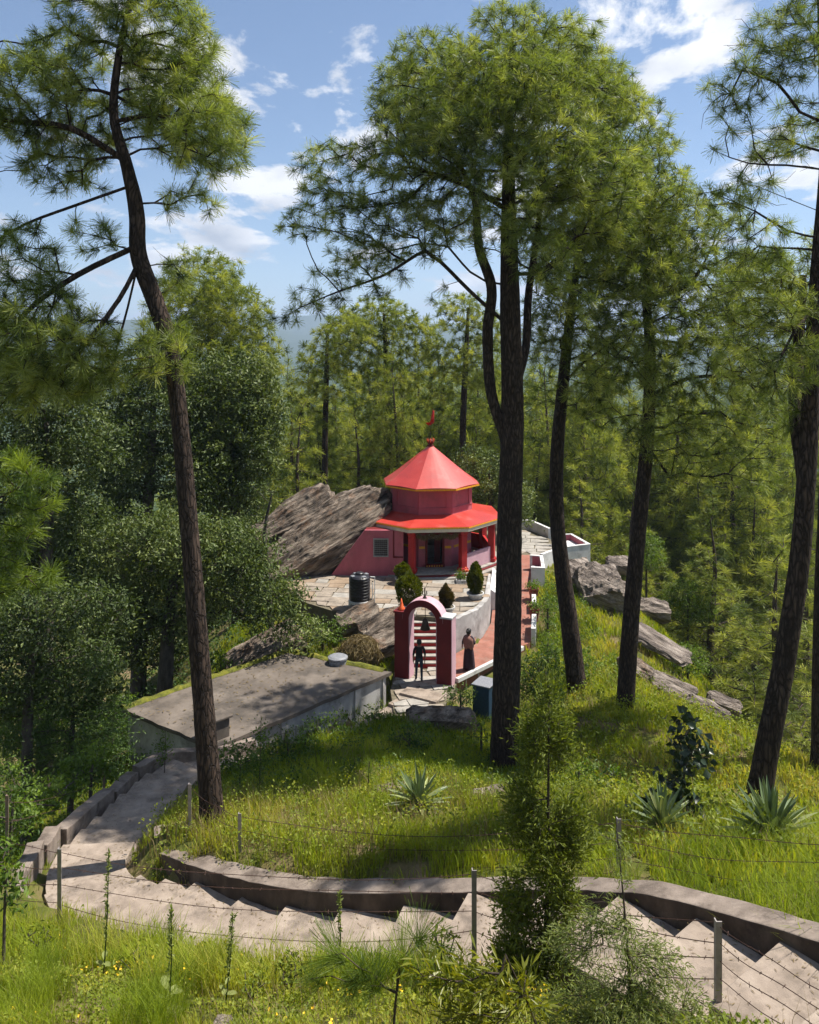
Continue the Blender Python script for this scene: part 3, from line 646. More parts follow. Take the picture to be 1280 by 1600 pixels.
# side room wall running to the rock, with a grilled window
wx0, wx1, wy = -4.6, -0.14, 41.72
side = MB(); Yw = lambda x: wy + (x - wx1) * -0.02
def wallbox(x0, x1, z0, z1): side.prism([(x0, Yw(x0)), (x1, Yw(x1)), (x1, Yw(x1) + 0.2), (x0, Yw(x0) + 0.2)], z0, z1)
side.add([(-4.2, Yw(-4.2), TZ - .1), (-2.35, Yw(-2.35), TZ - .1), (-2.35, Yw(-2.35), 3.88), (-4.2, Yw(-4.2) + .2, TZ - .1), (-2.35, Yw(-2.35) + .2, TZ - .1), (-2.35, Yw(-2.35) + .2, 3.88)], [(0, 1, 2), (3, 5, 4), (0, 2, 5, 3)]); wallbox(-2.35, -1.86, TZ - 0.1, 3.88); wallbox(-1.86, -1.14, TZ - 0.1, 2.55); wallbox(-1.86, -1.14, 3.42, 3.88); wallbox(-1.14, wx1 - 0.18, TZ - 0.1, 3.88)
side.build('side_wall', M['pink'], tm)
b = MB(); b.box((-2.3, 41.95, 3.86), (-0.6, 44.6, 3.90)); b.build('side_room_roof', M['darkred'], tm)
b = MB()
for (x0, x1, z0, z1) in ((-1.90, -1.84, 2.50, 3.46), (-1.16, -1.10, 2.50, 3.46), (-1.84, -1.16, 2.50, 2.56), (-1.84, -1.16, 3.40, 3.46)): b.box((x0, wy - 0.04, z0), (x1, wy + 0.12, z1))
win = b.build('window', M['grille'], tm)
b = MB(); b.box((-1.84, wy + 0.10, 2.56), (-1.16, wy + 0.11, 3.40)); b.build('pane', M['dark'], win)
for i in range(6): d = MB(); x = -1.76 + i * 0.105; d.tube([(x, wy + 0.02, 2.56), (x, wy + 0.02, 3.40)], 0.011, 5); d.build('bar', M['grille'], win)
for i in range(7):
    d = MB(); z = 2.66 + i * 0.11; d.tube([(-1.84, wy + 0.02, z), (-1.16, wy + 0.02, z)], 0.009, 5); d.build('bar', M['grille'], win)
b = MB()
for (x0, x1, z0, z1) in ((-0.86, -0.80, 2.45, 3.86), (-0.80, -0.33, 2.45, 2.52)): b.box((x0, wy - 0.035, z0), (x1, wy - 0.002, z1))
b.build('wall_border', M['darkred'], tm)
# pennant: cloth hanging from the leaning pole top
V = []; F = []
for i in range(13):
    t = i / 12; z = 9.95 - t * 0.82
    wd = 0.05 + 0.12 * t; cx = TC[0] + 0.15 - 0.10 * t - (0.24 * max(0, t - 0.82) / 0.18)
    for j in range(4): V.append((cx + (j / 3 - 0.4) * wd * 1.5, TC[1] - 0.03 + 0.05 * math.sin(5 * t + 2.2 * j), z - (0.0 if j < 2 else 0.05) + (0.10 * max(0, t - .85) / .15 if j == 0 else 0)))
for i in range(12):
    for j in range(3): F.append((i * 4 + j, i * 4 + j + 1, (i + 1) * 4 + j + 1, (i + 1) * 4 + j))
fl = mk('pennant', V, F, M['flag'], smooth=True); md = fl.modifiers.new('cloth', 'SOLIDIFY'); md.thickness = 0.008
tag(fl, 'narrow red pennant flying above the temple roof', 'flag')

# ================================================================== gate
ga = R(-21); GO = Vector((0.62, 32.35, 0.0))   # centre of the opening at ground level
GM = Matrix.Translation(GO) @ Matrix.Rotation(ga, 4, 'Z')
gt = empty('gate', GO, 'dark red arched gateway standing before the red steps', 'gate')
for x0, x1 in ((-1.22, -0.60), (0.60, 1.22)):
    b = MB(); b.box((x0, -0.28, -0.45), (x1, 0.28, 2.62), GM); b.build('pier', M['darkred'], gt, bevel=0.015)
for x0, x1 in ((-1.26, -0.58), (0.74, 1.26)):
    b = MB(); b.box((x0, -0.31, 2.622), (x1, 0.31, 2.70), GM); b.build('pier_cap', M['darkred' if x0 < 0 else 'white'], gt, bevel=0.01)
def arch(r0, r1, y0, y1, name, mat, a0=0, a1=180, zc=2.42, n=20):
    b = MB(); V = []; F = []
    for i in range(n + 1):
        a = R(a0 + (a1 - a0) * i / n)
        for r in (r0, r1):
            for y in (y0, y1): V.append(tuple(GM @ Vector((-r * math.cos(a), y, zc + r * math.sin(a) * 0.97))))
    for i in range(n):
        p, q = i * 4, i * 4 + 4
        F += [(p, q, q + 2, p + 2), (p + 1, p + 3, q + 3, q + 1), (p, p + 1, q + 1, q), (p + 2, q + 2, q + 3, p + 3)]
    F += [(0, 2, 3, 1), (n * 4, n * 4 + 1, n * 4 + 3, n * 4 + 2)]
    return b.add(V, F).build(name, mat, gt)
arch(0.60, 0.86, -0.30, 0.30, 'arch', M['darkred'])
arch(0.861, 0.873, -0.285, 0.305, 'arch_top', M['lilac'])
for x in (-0.598, 0.57):
    b = MB(); b.box((x, -0.26, -0.02), (x + 0.028, 0.275, 2.42), GM); b.build('jamb', M['lilac'], gt)
arch(0.575, 0.599, -0.27, 0.28, 'soffit', M['lilac'])
b = MB(); b.box((1.222, -0.27, -0.4), (1.24, 0.275, 2.60), GM); b.build('side_face', M['lilac'], gt)
# trident finial
b = MB(); p = GM @ Vector((0.0, 0, 3.27)); b.tube([p, p + Vector((0, 0, .42))], 0.028, 6); b.tube([p + Vector((-.07, 0, .30)), p + Vector((-.09, 0, .16)), p + Vector((0, 0, .10)), p + Vector((.09, 0, .16)), p + Vector((.07, 0, .30))], 0.02, 5)
b.lathe([(0.09, 0), (0.06, 0.06), (0.03, 0.1)], tuple(p), 8); b.build('finial', M['bronze'], gt)
# shoulder cone
p = GM @ Vector((-1.0, -0.05, 2.70))
b = MB(); b.lathe([(0.15, 0), (0.15, 0.06), (0.09, 0.14), (0.05, 0.3), (0.015, 0.46)], tuple(p), 10); b.build('spirelet', M['orange'], gt, smooth=True)
p = GM @ Vector((1.0, -0.05, 2.70)); 
# hanging bell
p = GM @ Vector((0.02, 0.0, 2.98))
b = MB(); prof = [(0.20, -0.98), (0.205, -0.94), (0.15, -0.80), (0.12, -0.66), (0.09, -0.56), (0.02, -0.52)]
b.lathe([(r, z) for r, z in prof], tuple(p), 16); b.tube([p + Vector((0, 0, -0.52)), p], 0.014, 5); b.lathe([(0.035, -1.05), (0.04, -1.0), (0.02, -0.95)], tuple(p), 8)
tag(b.build('bell', M['bronze'], smooth=True), 'dark bronze bell hanging in the gate arch', 'bell')

# steps behind the gate up to the terrace
sr = empty('stairway', (0.9, 34.2, 0), 'red steps with pale treads rising through the gate to the terrace', 'stairs')
for i in range(8):
    y0 = 33.55 + i * 0.30; z1 = 0.16 + i * 0.182
    b = MB(); b.box((-0.05, y0, -0.4), (1.95, y0 + 0.34, z1 - 0.045)); st_ = b.build('riser', M['red'], sr)
    b = MB(); b.box((-0.07, y0 - 0.02, z1 - 0.044), (1.97, y0 + 0.335, z1)); b.build('tread', M['stone3'], sr, bevel=0.008)
# apron of slabs before the gate
ap = empty('gate_apron', (0.3, 30.8, -0.1), 'shaded paved ground in front of the gate', 'paving'); tag(ap, kind='structure')
MB().prism(APO, -0.9, -0.06).build('apron_bed', M['mortar'], ap)
paving(APO, lambda x, y: -0.004, ap, [M['stone'], M['stone3']], 28, 36, -8, 16, R(14), (0.4, 0.6), (0.5, 0.9))

# ================================================================== retaining wall, red walkway, lookout
rw = MB(); W_ = [(1.98, 35.05), (2.75, 35.9), (3.38, 36.9), (3.80, 38.15), (4.0, 39.4), (4.4, 42.0)]
Wp = catmull([(x, y, 0) for x, y in W_], 0.25); Wo = off_line(Wp, -0.02); Wi = off_line(Wp, 0.24); nn = len(Wp)
zt = TZ + 0.02 + 0.02 * np.random.default_rng(3).normal(size=nn)
V = [(*p[:2], z) for p, z in zip(Wo, zt)] + [(*p[:2], z) for p, z in zip(Wi, zt)] + [(*p[:2], -0.7) for p in Wo] + [(*p[:2], -0.7) for p in Wi]
F = []
for k in range(nn - 1): F += [(k, k + 1, nn + k + 1, nn + k), (2 * nn + k, 2 * nn + k + 1, k + 1, k), (nn + k, nn + k + 1, 3 * nn + k + 1, 3 * nn + k)]
F += [(0, nn, 3 * nn, 2 * nn), (nn - 1, 3 * nn - 1, 4 * nn - 1, 2 * nn - 1)]
rw.add(V, F); tag(rw.build('retaining_wall', M['whitegrey'], bevel=0.02), 'stained white retaining wall curving beside the red walkway', 'retaining wall')
b = MB(); b.add([(3.98, 39.4, TZ + .03), (4.75, 39.5, 0.95), (5.1, 42.6, 1.15), (4.45, 42.6, 1.72), (3.98, 39.4, -0.2), (4.75, 39.5, -.2), (5.1, 42.6, -.2), (4.45, 42.6, -.2)], [(0, 1, 2, 3), (0, 4, 5, 1), (1, 5, 6, 2), (2, 6, 7, 3), (3, 7, 4, 0)])
tag(b.build('sloping_buttress', M['white'], bevel=0.02), 'white sloping buttress below the pink balustrade', 'buttress')
wk = empty('walkway', (4, 37, 0), 'brick red walkway running past the retaining wall to the lookout', 'walkway'); tag(wk, kind='structure')
bmq = bmesh.new(); vs = [bmq.verts.new((x, y, 0)) for x, y in WK]; bmq.faces.new(vs)
for yy in (36.5, 38, 40, 42, 44): bmesh.ops.bisect_plane(bmq, geom=bmq.verts[:] + bmq.edges[:] + bmq.faces[:], plane_co=(0, yy, 0), plane_no=(0, 1, 0))
for v in bmq.verts: v.co.z = rz(v.co.y)
r_ = bmesh.ops.extrude_face_region(bmq, geom=bmq.faces[:])
for v in [g for g in r_['geom'] if isinstance(g, bmesh.types.BMVert)]: v.co.z -= 1.1
bmesh.ops.recalc_face_normals(bmq, faces=bmq.faces[:])
for v in bmq.verts: v.co -= Vector((4, 37, 0))
mew = bpy.data.meshes.new('walkway_floor'); bmq.to_mesh(mew); bmq.free(); mew.materials.append(M['redfloor']); link_mesh('walkway_floor', mew, wk)
# white kerb along its open edge
kb = MB(); A = np.array([1.84, 32.12]); B = np.array([5.0, 35.62]); t = (B - A) / np.linalg.norm(B - A); nrm = np.array([t[1], -t[0]])
kb.prism([tuple(A), tuple(A + nrm * .16), tuple(B + nrm * .16), tuple(B)], -0.05, 0.13); tag(kb.build('kerb', M['white'], bevel=0.015), 'white kerb on the open edge of the red walkway by the gate', 'kerb')
for i, u in enumerate((0.12, 0.30, 0.62)):
    p = A + (B - A) * u + nrm * 0.11; b = MB(); b.tube([(p[0], p[1], -1.6), (p[0], p[1], -0.06)], 0.035, 6)
    tag(b.build('kerb_support', M['steel']), ['thin steel prop under the white kerb, nearest the gate', 'middle thin steel prop under the white kerb', 'thin steel prop under the white kerb, farthest from the gate'][i], 'prop')
# low wall lengths and pots on the valley side
def edge_x(y): return float(np.interp(y, [36.25, 38.5, 41.5, 44.2, 46.05], [5.55, 5.95, 6.35, 6.75, 7.0]))
def low_wall(y0, y1, h, label, name='low_wall', mat='white'):
    z0, z1 = rz(y0), rz(y1); b = MB()
    P = [(edge_x(y0) - 0.02, y0, z0), (edge_x(y0) + 0.2, y0, z0), (edge_x(y1) + 0.2, y1, z1), (edge_x(y1) - 0.02, y1, z1)]
    b.prism(P, -0.9, h); return tag(b.build(name, M[mat], bevel=0.02), label, 'wall')
low_wall(36.25, 37.7, 0.62, 'white low wall at the near end of the red walkway')
low_wall(39.0, 39.9, 0.55, 'short white low wall between the two potted plants')
for i, (y, lb) in enumerate(((38.3, 'clay pot with trailing leaves beside the short white wall, nearer the gate'), (40.4, 'clay pot with leaves on the walkway edge below the white seat'))):
    c = (edge_x(y) + 0.09, y, rz(y)); t_ = empty('potted_plant', c, lb, 'plant', 'clay pots along the walkway')
    b = MB(); b.lathe([(0.17, -0.02), (0.2, 0.25), (0.27, 0.55), (0.29, 0.55), (0.29, 0.62), (0.24, 0.62), (0.22, 0.55)], c, 14); b.build('pot', M['clay'], t_, smooth=False)
    rq = np.random.default_rng(50 + i); n = 220; P = np.array(c) + np.array([0, 0, .72]) + rq.normal(0, 1, (n, 3)) * (0.17, 0.17, 0.13)
    POTS = globals().setdefault('POTS', []); POTS.append((t_, P))
# seat alcove at the bend of the walkway
def alcove(pts, zf, zb, seat_h, wall_h, th, label, inner, outer, openside):
    """U-shaped masonry seat: walls on all sides but openside, a slab seat inside"""
    c = np.mean(np.array(pts), axis=0); e = empty('masonry_bench', (*c, zf), label, 'bench')
    n = len(pts)
    for i in range(n):
        if i == openside: continue
        a, b_ = np.array(pts[i]), np.array(pts[(i + 1) % n]); t = (b_ - a) / np.linalg.norm(b_ - a); nn_ = np.array([-t[1], t[0]])
        a2 = a + nn_ * th; b2 = b_ + nn_ * th
        m = MB(); m.prism([tuple(a), tuple(b_), tuple(b2), tuple(a2)], zb, zf + wall_h - 0.03 - 0.004 * i); bk = m.build('back_wall', M[outer], e)
        m = MB(); m.prism([tuple(a - nn_ * .02), tuple(b_ - nn_ * .02), tuple(b2 + nn_ * .02), tuple(a2 + nn_ * .02)], zf + wall_h - 0.028 - 0.004 * i, zf + wall_h + 0.012 - 0.004 * i); m.build('coping', M['white'], bk)
        m = MB(); m.prism([tuple(a2 + t * th), tuple(b2 - t * th), tuple(b2 - t * th + nn_ * .012), tuple(a2 + t * th + nn_ * .012)], zf, zf + wall_h - 0.04); m.build('inner_face', M[inner], bk)
    q = [tuple(c + (np.array(p) - c) * 0.80) for p in pts]
    m = MB(); m.prism(q, zb, zf + seat_h); m.build('seat', M['white'], e, bevel=0.01)
    return e
alcove([(6.35, 41.6), (7.05, 41.5), (7.35, 44.0), (6.7, 44.2)], rz(42.8), -0.4, 0.45, 0.98, 0.14, 'white and pink masonry seat at the bend of the walkway', 'pink', 'white', 3)
# lookout platform
LZ = 1.5
LK = [(4.6, 46.06), (7.0, 46.06), (8.3, 46.2), (8.9, 47.2), (8.9, 49.6), (8.35, 51.3), (7.9, 52.4), (5.0, 52.4), (4.6, 49)]
lk = empty('lookout', (6.5, 49, LZ), 'flagstone lookout platform with a white parapet', 'lookout'); tag(lk, kind='structure')
MB().prism(LK, -2.5, LZ - 0.045).build('platform', M['mortar'], lk)
paving(LK, lambda x, y: LZ, lk, [M['stone3'], M['stone'], M['stone3']], 42, 56, -2, 16, R(-10), (0.6, 1.0), (0.8, 1.6))
def run_wall(a, b_, z0, z1, th, label, mat='white', name='parapet_wall', zb=-2.0):
    a = np.array(a); b_ = np.array(b_); t = (b_ - a) / np.linalg.norm(b_ - a); n_ = np.array([-t[1], t[0]]) * th
    m = MB(); m.prism([(*a, z0), (*(b_), z1), (*(b_ + n_), z1), (*(a + n_), z0)], zb - max(z0, z1), 0); return tag(m.build(name, M[mat], bevel=0.015), label, 'parapet')
run_wall((5.0, 52.42), (7.9, 52.42), 2.12, 2.12, 0.2, 'white parapet across the back of the lookout')
run_wall((7.92, 52.4), (8.75, 50.2), 2.12, 2.08, 0.2, 'white parapet on the angled corner of the lookout')
run_wall((7.38, 44.1), (8.75, 45.75), 2.02, 2.0, 0.2, 'white low wall linking the two masonry seats', zb=-0.5)
alcove([(8.85, 45.3), (10.45, 46.0), (9.9, 48.6), (8.75, 48.4)], 1.5, -0.3, 0.28, 0.62, 0.14, 'white masonry seat with pink inside overhanging the boulders', 'pink', 'white', 3)

# ================================================================== low flat-roofed building
BZ = 0.80
c1 = at(612, 1050, 12.6 * FPX / 505)[:2]; c2 = at(450, 1017, 12.6 * FPX / 472)[:2]; c3 = at(190, 1107, 12.6 * FPX / 562)[:2]; c4 = at(335, 1168, 12.6 * FPX / 623)[:2]
RC = [np.array(c) for c in (c4, c1, c2, c3)]; cen = sum(RC) / 4
lb = empty('flat_roofed_building', (*cen, -2), 'low white building with a flat mossy cement roof below the gate', 'building')
ins = [cen + (p - cen) * 0.955 for p in RC]
for i, nm in enumerate(('front', 'gate', 'back', 'left')):
    a, b_ = ins[i], ins[(i + 1) % 4]; t = (b_ - a) / np.linalg.norm(b_ - a); n_ = np.array([-t[1], t[0]]) * 0.22
    m = MB(); m.prism([tuple(a), tuple(b_), tuple(b_ + n_), tuple(a + n_)], -2.2, BZ - 0.12 - 0.003 * i); m.build('wall', M['whitegrey'], lb)
a, b_ = ins[0], ins[1]; t = (b_ - a) / np.linalg.norm(b_ - a); n_ = np.array([t[1], -t[0]])
for u in (0.33, 0.78):
    p = a + (b_ - a) * u; m = MB(); m.prism([tuple(p), tuple(p + t * .3), tuple(p + t * .3 + n_ * .07), tuple(p + n_ * .07)], -2.2, BZ - 0.13); m.build('pilaster', M['whitegrey'], lb)
n = 14; V = []; F = []; rr = np.random.default_rng(6)
for i in range(n + 1):
    for j in range(n + 1):
        u, v = i / n, j / n; p = (RC[0] * (1 - u) + RC[1] * u) * (1 - v) + (RC[3] * (1 - u) + RC[2] * u) * v
        e = 0.014 if (i in (0, n) or j in (0, n)) else 0
        V.append((p[0] + rr.normal(0, e), p[1] + rr.normal(0, e), BZ + 0.03 * math.sin(3.1 * u) * math.sin(3.1 * v) + rr.normal(0, 0.006)))
top = len(V)
for i in range(n):
    for j in range(n): F.append((i * (n + 1) + j, (i + 1) * (n + 1) + j, (i + 1) * (n + 1) + j + 1, i * (n + 1) + j + 1))
edge = [i * (n + 1) for i in range(n + 1)] + [n * (n + 1) + j for j in range(1, n + 1)] + [i * (n + 1) + n for i in range(n - 1, -1, -1)] + [j for j in range(n - 1, 0, -1)]
for e in edge: V.append((V[e][0], V[e][1], V[e][2] - 0.13))
ne = len(edge)
for k in range(ne): F.append((edge[k], top + k, top + (k + 1) % ne, edge[(k + 1) % ne]))
F.append(tuple(top + k for k in range(ne)))
slab = mk('roof', V, F, M['roofslab'], lb)
# mossy raised rim along the two far edges
for (a, b_, nm) in ((RC[3], RC[2], 'a'), (RC[2], RC[1] * 0.94 + RC[2] * 0.06, 'b')):
    t = b_ - a; L_ = np.linalg.norm(t); t /= L_; n_ = np.array([t[1], -t[0]]); pts = []
    m = MB(); k_ = int(L_ / 0.22); ring = []
    for i in range(k_ + 1):
        c = a + t * (L_ * i / k_); w_ = 0.15 + 0.09 * rr.random(); h_ = 0.06 + 0.07 * rr.random()
        ring.append([(*(c + n_ * (w_ + .0)), BZ + 0.012), (*(c + n_ * w_ * .6), BZ + h_), (*(c - n_ * .02), BZ + h_ * 1.15), (*(c - n_ * .13), BZ + 0.02), (*(c - n_ * .13), BZ - 0.16)])
    V = [p for r2 in ring for p in r2]; F = [(i * 5 + j, i * 5 + j + 1, i * 5 + j + 6, i * 5 + j + 5) for i in range(k_) for j in range(4)]
    m.add(V, F).build('moss_strip', M['moss'], slab, smooth=True)
p = at(340, 1122, 25.9); m = MB(); Mx = Matrix.Translation(Vector((p[0], p[1], 0))) @ Matrix.Rotation(R(45), 4, 'Z')
m.box((-.28, -.28, BZ), (.28, .28, BZ + .62), Mx); m.box((-.36, -.36, BZ + .62), (.36, .36, BZ + .70), Mx); m.build('chimney', M['roofslab'], lb, bevel=0.02)
# round inspection tank by the roof edge
p = at(528, 1026, 31.9); m = MB(); c = (p[0], p[1], 0.2)
tk = empty('small_tank', (p[0], p[1], 0), 'small grey tank with a round lid behind the mossy roof edge', 'tank')
m.lathe([(0.36, 0), (0.36, 0.72), (0.33, 0.80)], c, 20); m.build('body', M['greyplastic'], tk, smooth=False)
m = MB(); m.lathe([(0.40, 0.80), (0.40, 0.86), (0.30, 0.91), (0.10, 0.93)], c, 20); m.build('lid', M['greyplastic'], tk)

# ================================================================== water tank
c = (at(562, 950, 36.6)[0], 36.6, TZ)
wt_ = empty('water_tank', c, 'black ribbed water tank on a white round base on the terrace', 'water tank')
b = MB(); b.lathe([(0.51, -0.02), (0.51, 0.36), (0.50, 0.38)], c, 28); b.build('base', M['white'], wt_)
prof = [(0.47, 0.38)]
for i in range(7):
    z = 0.42 + i * 0.135; prof += [(0.49, z), (0.49, z + 0.075), (0.465, z + 0.09), (0.465, z + 0.12)]
prof += [(0.49, 1.37), (0.48, 1.42), (0.40, 1.50), (0.22, 1.54)]
b = MB(); b.lathe(prof, c, 28); tb = b.build('body', M['blackplastic'], wt_, smooth=False)
b = MB(); b.lathe([(0.2, 1.53), (0.2, 1.60), (0.17, 1.63), (0.05, 1.64)], c, 20); b.build('lid', M['blackplastic'], tb)
for i in range(4):
    a = i * math.pi / 2 + 0.6; b = MB(); Mx = Matrix.Translation(Vector(c)) @ Matrix.Rotation(a, 4, 'Z'); b.box((0.26, -0.10, 1.47), (0.45, 0.10, 1.525), Mx); b.build('shoulder_pad', M['greyplastic'], tb, bevel=0.02)
b = MB(); x, y, z = c; b.tube([(x + .5, y - .12, z + 1.45), (x + .70, y - .12, z + 1.45), (x + .70, y - .12, z + .05)], 0.022, 6); b.tube([(x + .6, y - .2, z + 1.2), (x + .6, y - .2, z + .02)], 0.02, 6); b.build('pipe', M['pvc'], wt_)
b = MB(); b.tube([at(574, 958, 35.8), at(582, 966, 35.2), at(582.5, 966.5, 35.15), at(566, 990, 34.6)], 0.03, 6); tag(b.build('drain_pipe', M['pvc']), 'bent white drain pipe below the water tank', 'pipe')
# blue box by the walkway
p = at(758, 1092, 30.2); bx = empty('storage_box', (p[0], p[1], p[2]), 'dark blue metal box with a pale lid behind the big pine', 'box')
gzb = gzf(p[0], p[1]); Mx = Matrix.Translation(Vector((p[0], p[1], 0))) @ Matrix.Rotation(R(-30), 4, 'Z')
b = MB(); b.box((-.34, -.4, gzb - 0.2), (.34, .4, p[2] + .60), Mx); b.build('body', M['bluemetal'], bx, bevel=0.02)
b = MB(); b.box((-.38, -.44, p[2] + .603), (.38, .44, p[2] + .66), Mx); b.build('lid', M['greyplastic'], bx, bevel=0.02)
# ================================================================== rocks
def unit(v): v = np.array(v, dtype=float); return v / np.linalg.norm(v)
def rock(name, c, dims, u, nrm, seed, mat, label, cut=16, outline=None, ledge=0.35, group=None, rnd=0.3, cat='rock'):
    u = unit(u); nrm = np.array(nrm, dtype=float); nrm = unit(nrm - u * np.dot(nrm, u)); v = np.cross(nrm, u)
    bm = bmesh.new(); bmesh.ops.create_cube(bm, size=2); bmesh.ops.subdivide_edges(bm, edges=bm.edges[:], cuts=cut, use_grid_fill=True)
    A = np.array([q.co[:] for q in bm.verts]); F = [tuple(q.index for q in f.verts) for f in bm.faces]; bm.free()
    sph = A / np.linalg.norm(A, axis=1)[:, None]; A2 = A * (1 - rnd) + sph * rnd * 1.25
    a, b, cc_ = A2.T; L_, W_, T_h = dims
    lay = np.floor((fbm(a * 1.3 + seed, b * 2.6 + cc_, seed, 4)) * 9) / 9 + 0.25 * fbm(a * 6, b * 9, seed + 3, 3)
    h = cc_ * (1 + ledge * 2.2 * (lay - 0.5))
    bb = b * (1 + 0.55 * (fbm(a * 1.8 + 5, cc_ * 1.5, seed + 7, 4) - 0.5)); aa = a * (1 + 0.35 * (fbm(b * 1.9, cc_ * 2.2 + 3, seed + 9, 4) - 0.5))
    if outline is not None: bb = bb * np.interp(a, outline[0], outline[1]) + np.interp(a, outline[0], outline[2])
    h = h + 0.10 * (fbm(aa * 7, bb * 7 + cc_ * 3, seed + 13, 3) - 0.5)
    V = np.array(c) + np.outer(aa * L_ / 2, u) + np.outer(bb * W_ / 2, v) + np.outer(h * T_h / 2, nrm)
    return tag(mk(name, V, F, mat, smooth=False), label, cat, group)
p1 = np.array([-7.3, 42.0, 1.35]); p2 = np.array([-1.7, 44.6, 4.75])
rock('rock_slab', (p1 + p2) / 2 + np.array([0, 0, .0]), (7.5, 3.4, 1.7), p2 - p1, (-0.16, -0.55, 0.82), 3, M['rock'], 'huge slanting slab of layered brown rock leaning against the temple', 30, outline=([-1, -.6, 0, .6, 1], [0.62, 0.86, 1.0, 0.95, 0.7], [0.0, 0, 0, -0.02, -0.05]), ledge=0.4, rnd=0.4)
p1 = np.array([-8.7, 46.0, 2.2]); p2 = np.array([-4.7, 47.0, 4.75])
rock('rock_slab', (p1 + p2) / 2, (5.0, 2.2, 1.1), p2 - p1, (-0.2, -0.55, 0.8), 8, M['rock'], 'narrower dark slanting slab behind the huge one', 20, ledge=0.4)
BR = [  # px, py, Y, (L,W,T), u, n, label, mat
 (598, 978, 34.6, (2.0, 1.1, 0.7), (1, .3, .45), (-.2, -.5, .8), 'brown layered rock ledge under the terrace edge, left of the gate', 'rock'),
 (560, 962, 35.8, (1.9, 1.2, 0.8), (1, .2, .3), (0, -.4, .9), 'brown rock below the water tank beside the drain pipe', 'rock'),
 (604, 1003, 33.6, (1.6, 0.9, 0.6), (1, .2, .35), (0, -.4, .9), 'small brown rock against the gate pier', 'rock'),
 (412, 1018, 34.0, (3.4, 1.6, 1.0), (1, .4, .5), (-.2, -.5, .8), 'mossy brown boulder behind the back edge of the flat roof', 'rock'),
 (690, 1124, 27.2, (2.3, 0.9, 0.6), (1, .1, -.1), (0, -.2, 1), 'long grey boulder in the shade below the gate apron', 'rock'),
 (768, 1250, 18.7, (0.8, 0.7, 0.25), (1, .2, 0), (0, -.2, 1), 'flat pale stone in the grass near the foot of the big pine', 'rock2'),
 (612, 1222, 19.6, (0.9, 0.4, 0.16), (1, .2, 0), (0, -.2, 1), 'low flat stone lying in shaded grass left of the agave', 'rock2'),
 (938, 910, 41.4, (2.2, 2.3, 1.5), (1, -.1, .15), (-.1, -.45, .8), 'large cracked boulder jutting out below the masonry seat', 'rock2'),
 (905, 892, 43.0, (1.3, 1.4, 1.2), (1, .1, .1), (-.1, -.5, .8), 'angular boulder wedged under the lookout corner', 'rock2'),
 (960, 925, 41.0, (1.5, 1.1, 0.7), (1, -.1, .1), (-.1, -.4, .9), 'flat boulder in front of the large cracked boulder', 'rock2'),
 (968, 880, 43.4, (1.3, 1.0, 0.6), (1, -.1, 0), (-.1, -.3, .9), 'small flat boulder capping the cracked boulder', 'rock2'),
 (1022, 950, 43.5, (1.7, 1.1, 0.8), (1, -.1, -.1), (0, -.4, .9), 'rounded boulder on the ridge behind the third pine trunk', 'rock2'),
 (1030, 1004, 36.6, (2.9, 1.2, 0.3), (.62, -.7, -.25), (.1, -.25, .95), 'smooth pale flat slab lying in the sunny grass', 'rock2'),
 (1003, 1048, 32.2, (1.9, 0.7, 0.6), (.7, -.6, -.4), (-.2, -.4, .8), 'long rock ribbed along the slope right of the third trunk', 'rock'),
 (1052, 1076, 31.3, (1.8, 0.9, 0.6), (.85, -.4, -.3), (-.1, -.4, .9), 'jagged layered outcrop in the middle of the sunny slope', 'rock2'),
 (1076, 1058, 32.4, (0.9, 0.7, 0.45), (.9, -.3, -.2), (-.1, -.4, .9), 'small jagged rock on top of the layered outcrop', 'rock2'),
 (1106, 1112, 28.9, (1.5, 0.8, 0.65), (.85, -.4, -.35), (-.1, -.4, .9), 'jagged rock tip overhanging its shadow at the end of the outcrop', 'rock2'),
 (1133, 1098, 31.0, (1.2, 0.6, 0.4), (.9, -.3, -.3), (-.1, -.4, .9), 'small low rock half sunk in grass beyond the outcrop', 'rock2'),
 (1208, 1228, 19.6, (0.9, 0.45, 0.4), (.7, -.5, -.5), (-.1, -.4, .9), 'small rock in the grass right of the leaning trunk', 'rock2'),
 (1062, 1022, 38.0, (1.0, 0.8, 0.6), (.9, -.3, -.2), (-.1, -.4, .9), 'grey rock among shrubs beyond the pale slab', 'rock2'),
 (345, 1520, 9.0, (0.2, 0.16, 0.1), (1, 0, 0), (0, -.3, 1), 'small pale stone among the yellow weeds', 'rock2'),
]
for i, (px, py, Y, dm_, u, nn_, lb_, mt_) in enumerate(BR):
    c_ = at(px, py, Y)
    if dm_[0] < 1.0: c_[2] = gzf(c_[0], c_[1]) + dm_[2] * .3
    rock('boulder' if dm_[0] > 1.2 else 'stone', c_ - np.array([0, -0.1, dm_[2] * 0.22]), dm_, u, nn_, 60 + i, M[mt_], lb_, 10 if dm_[0] < 2 else 16, rnd=0.35)

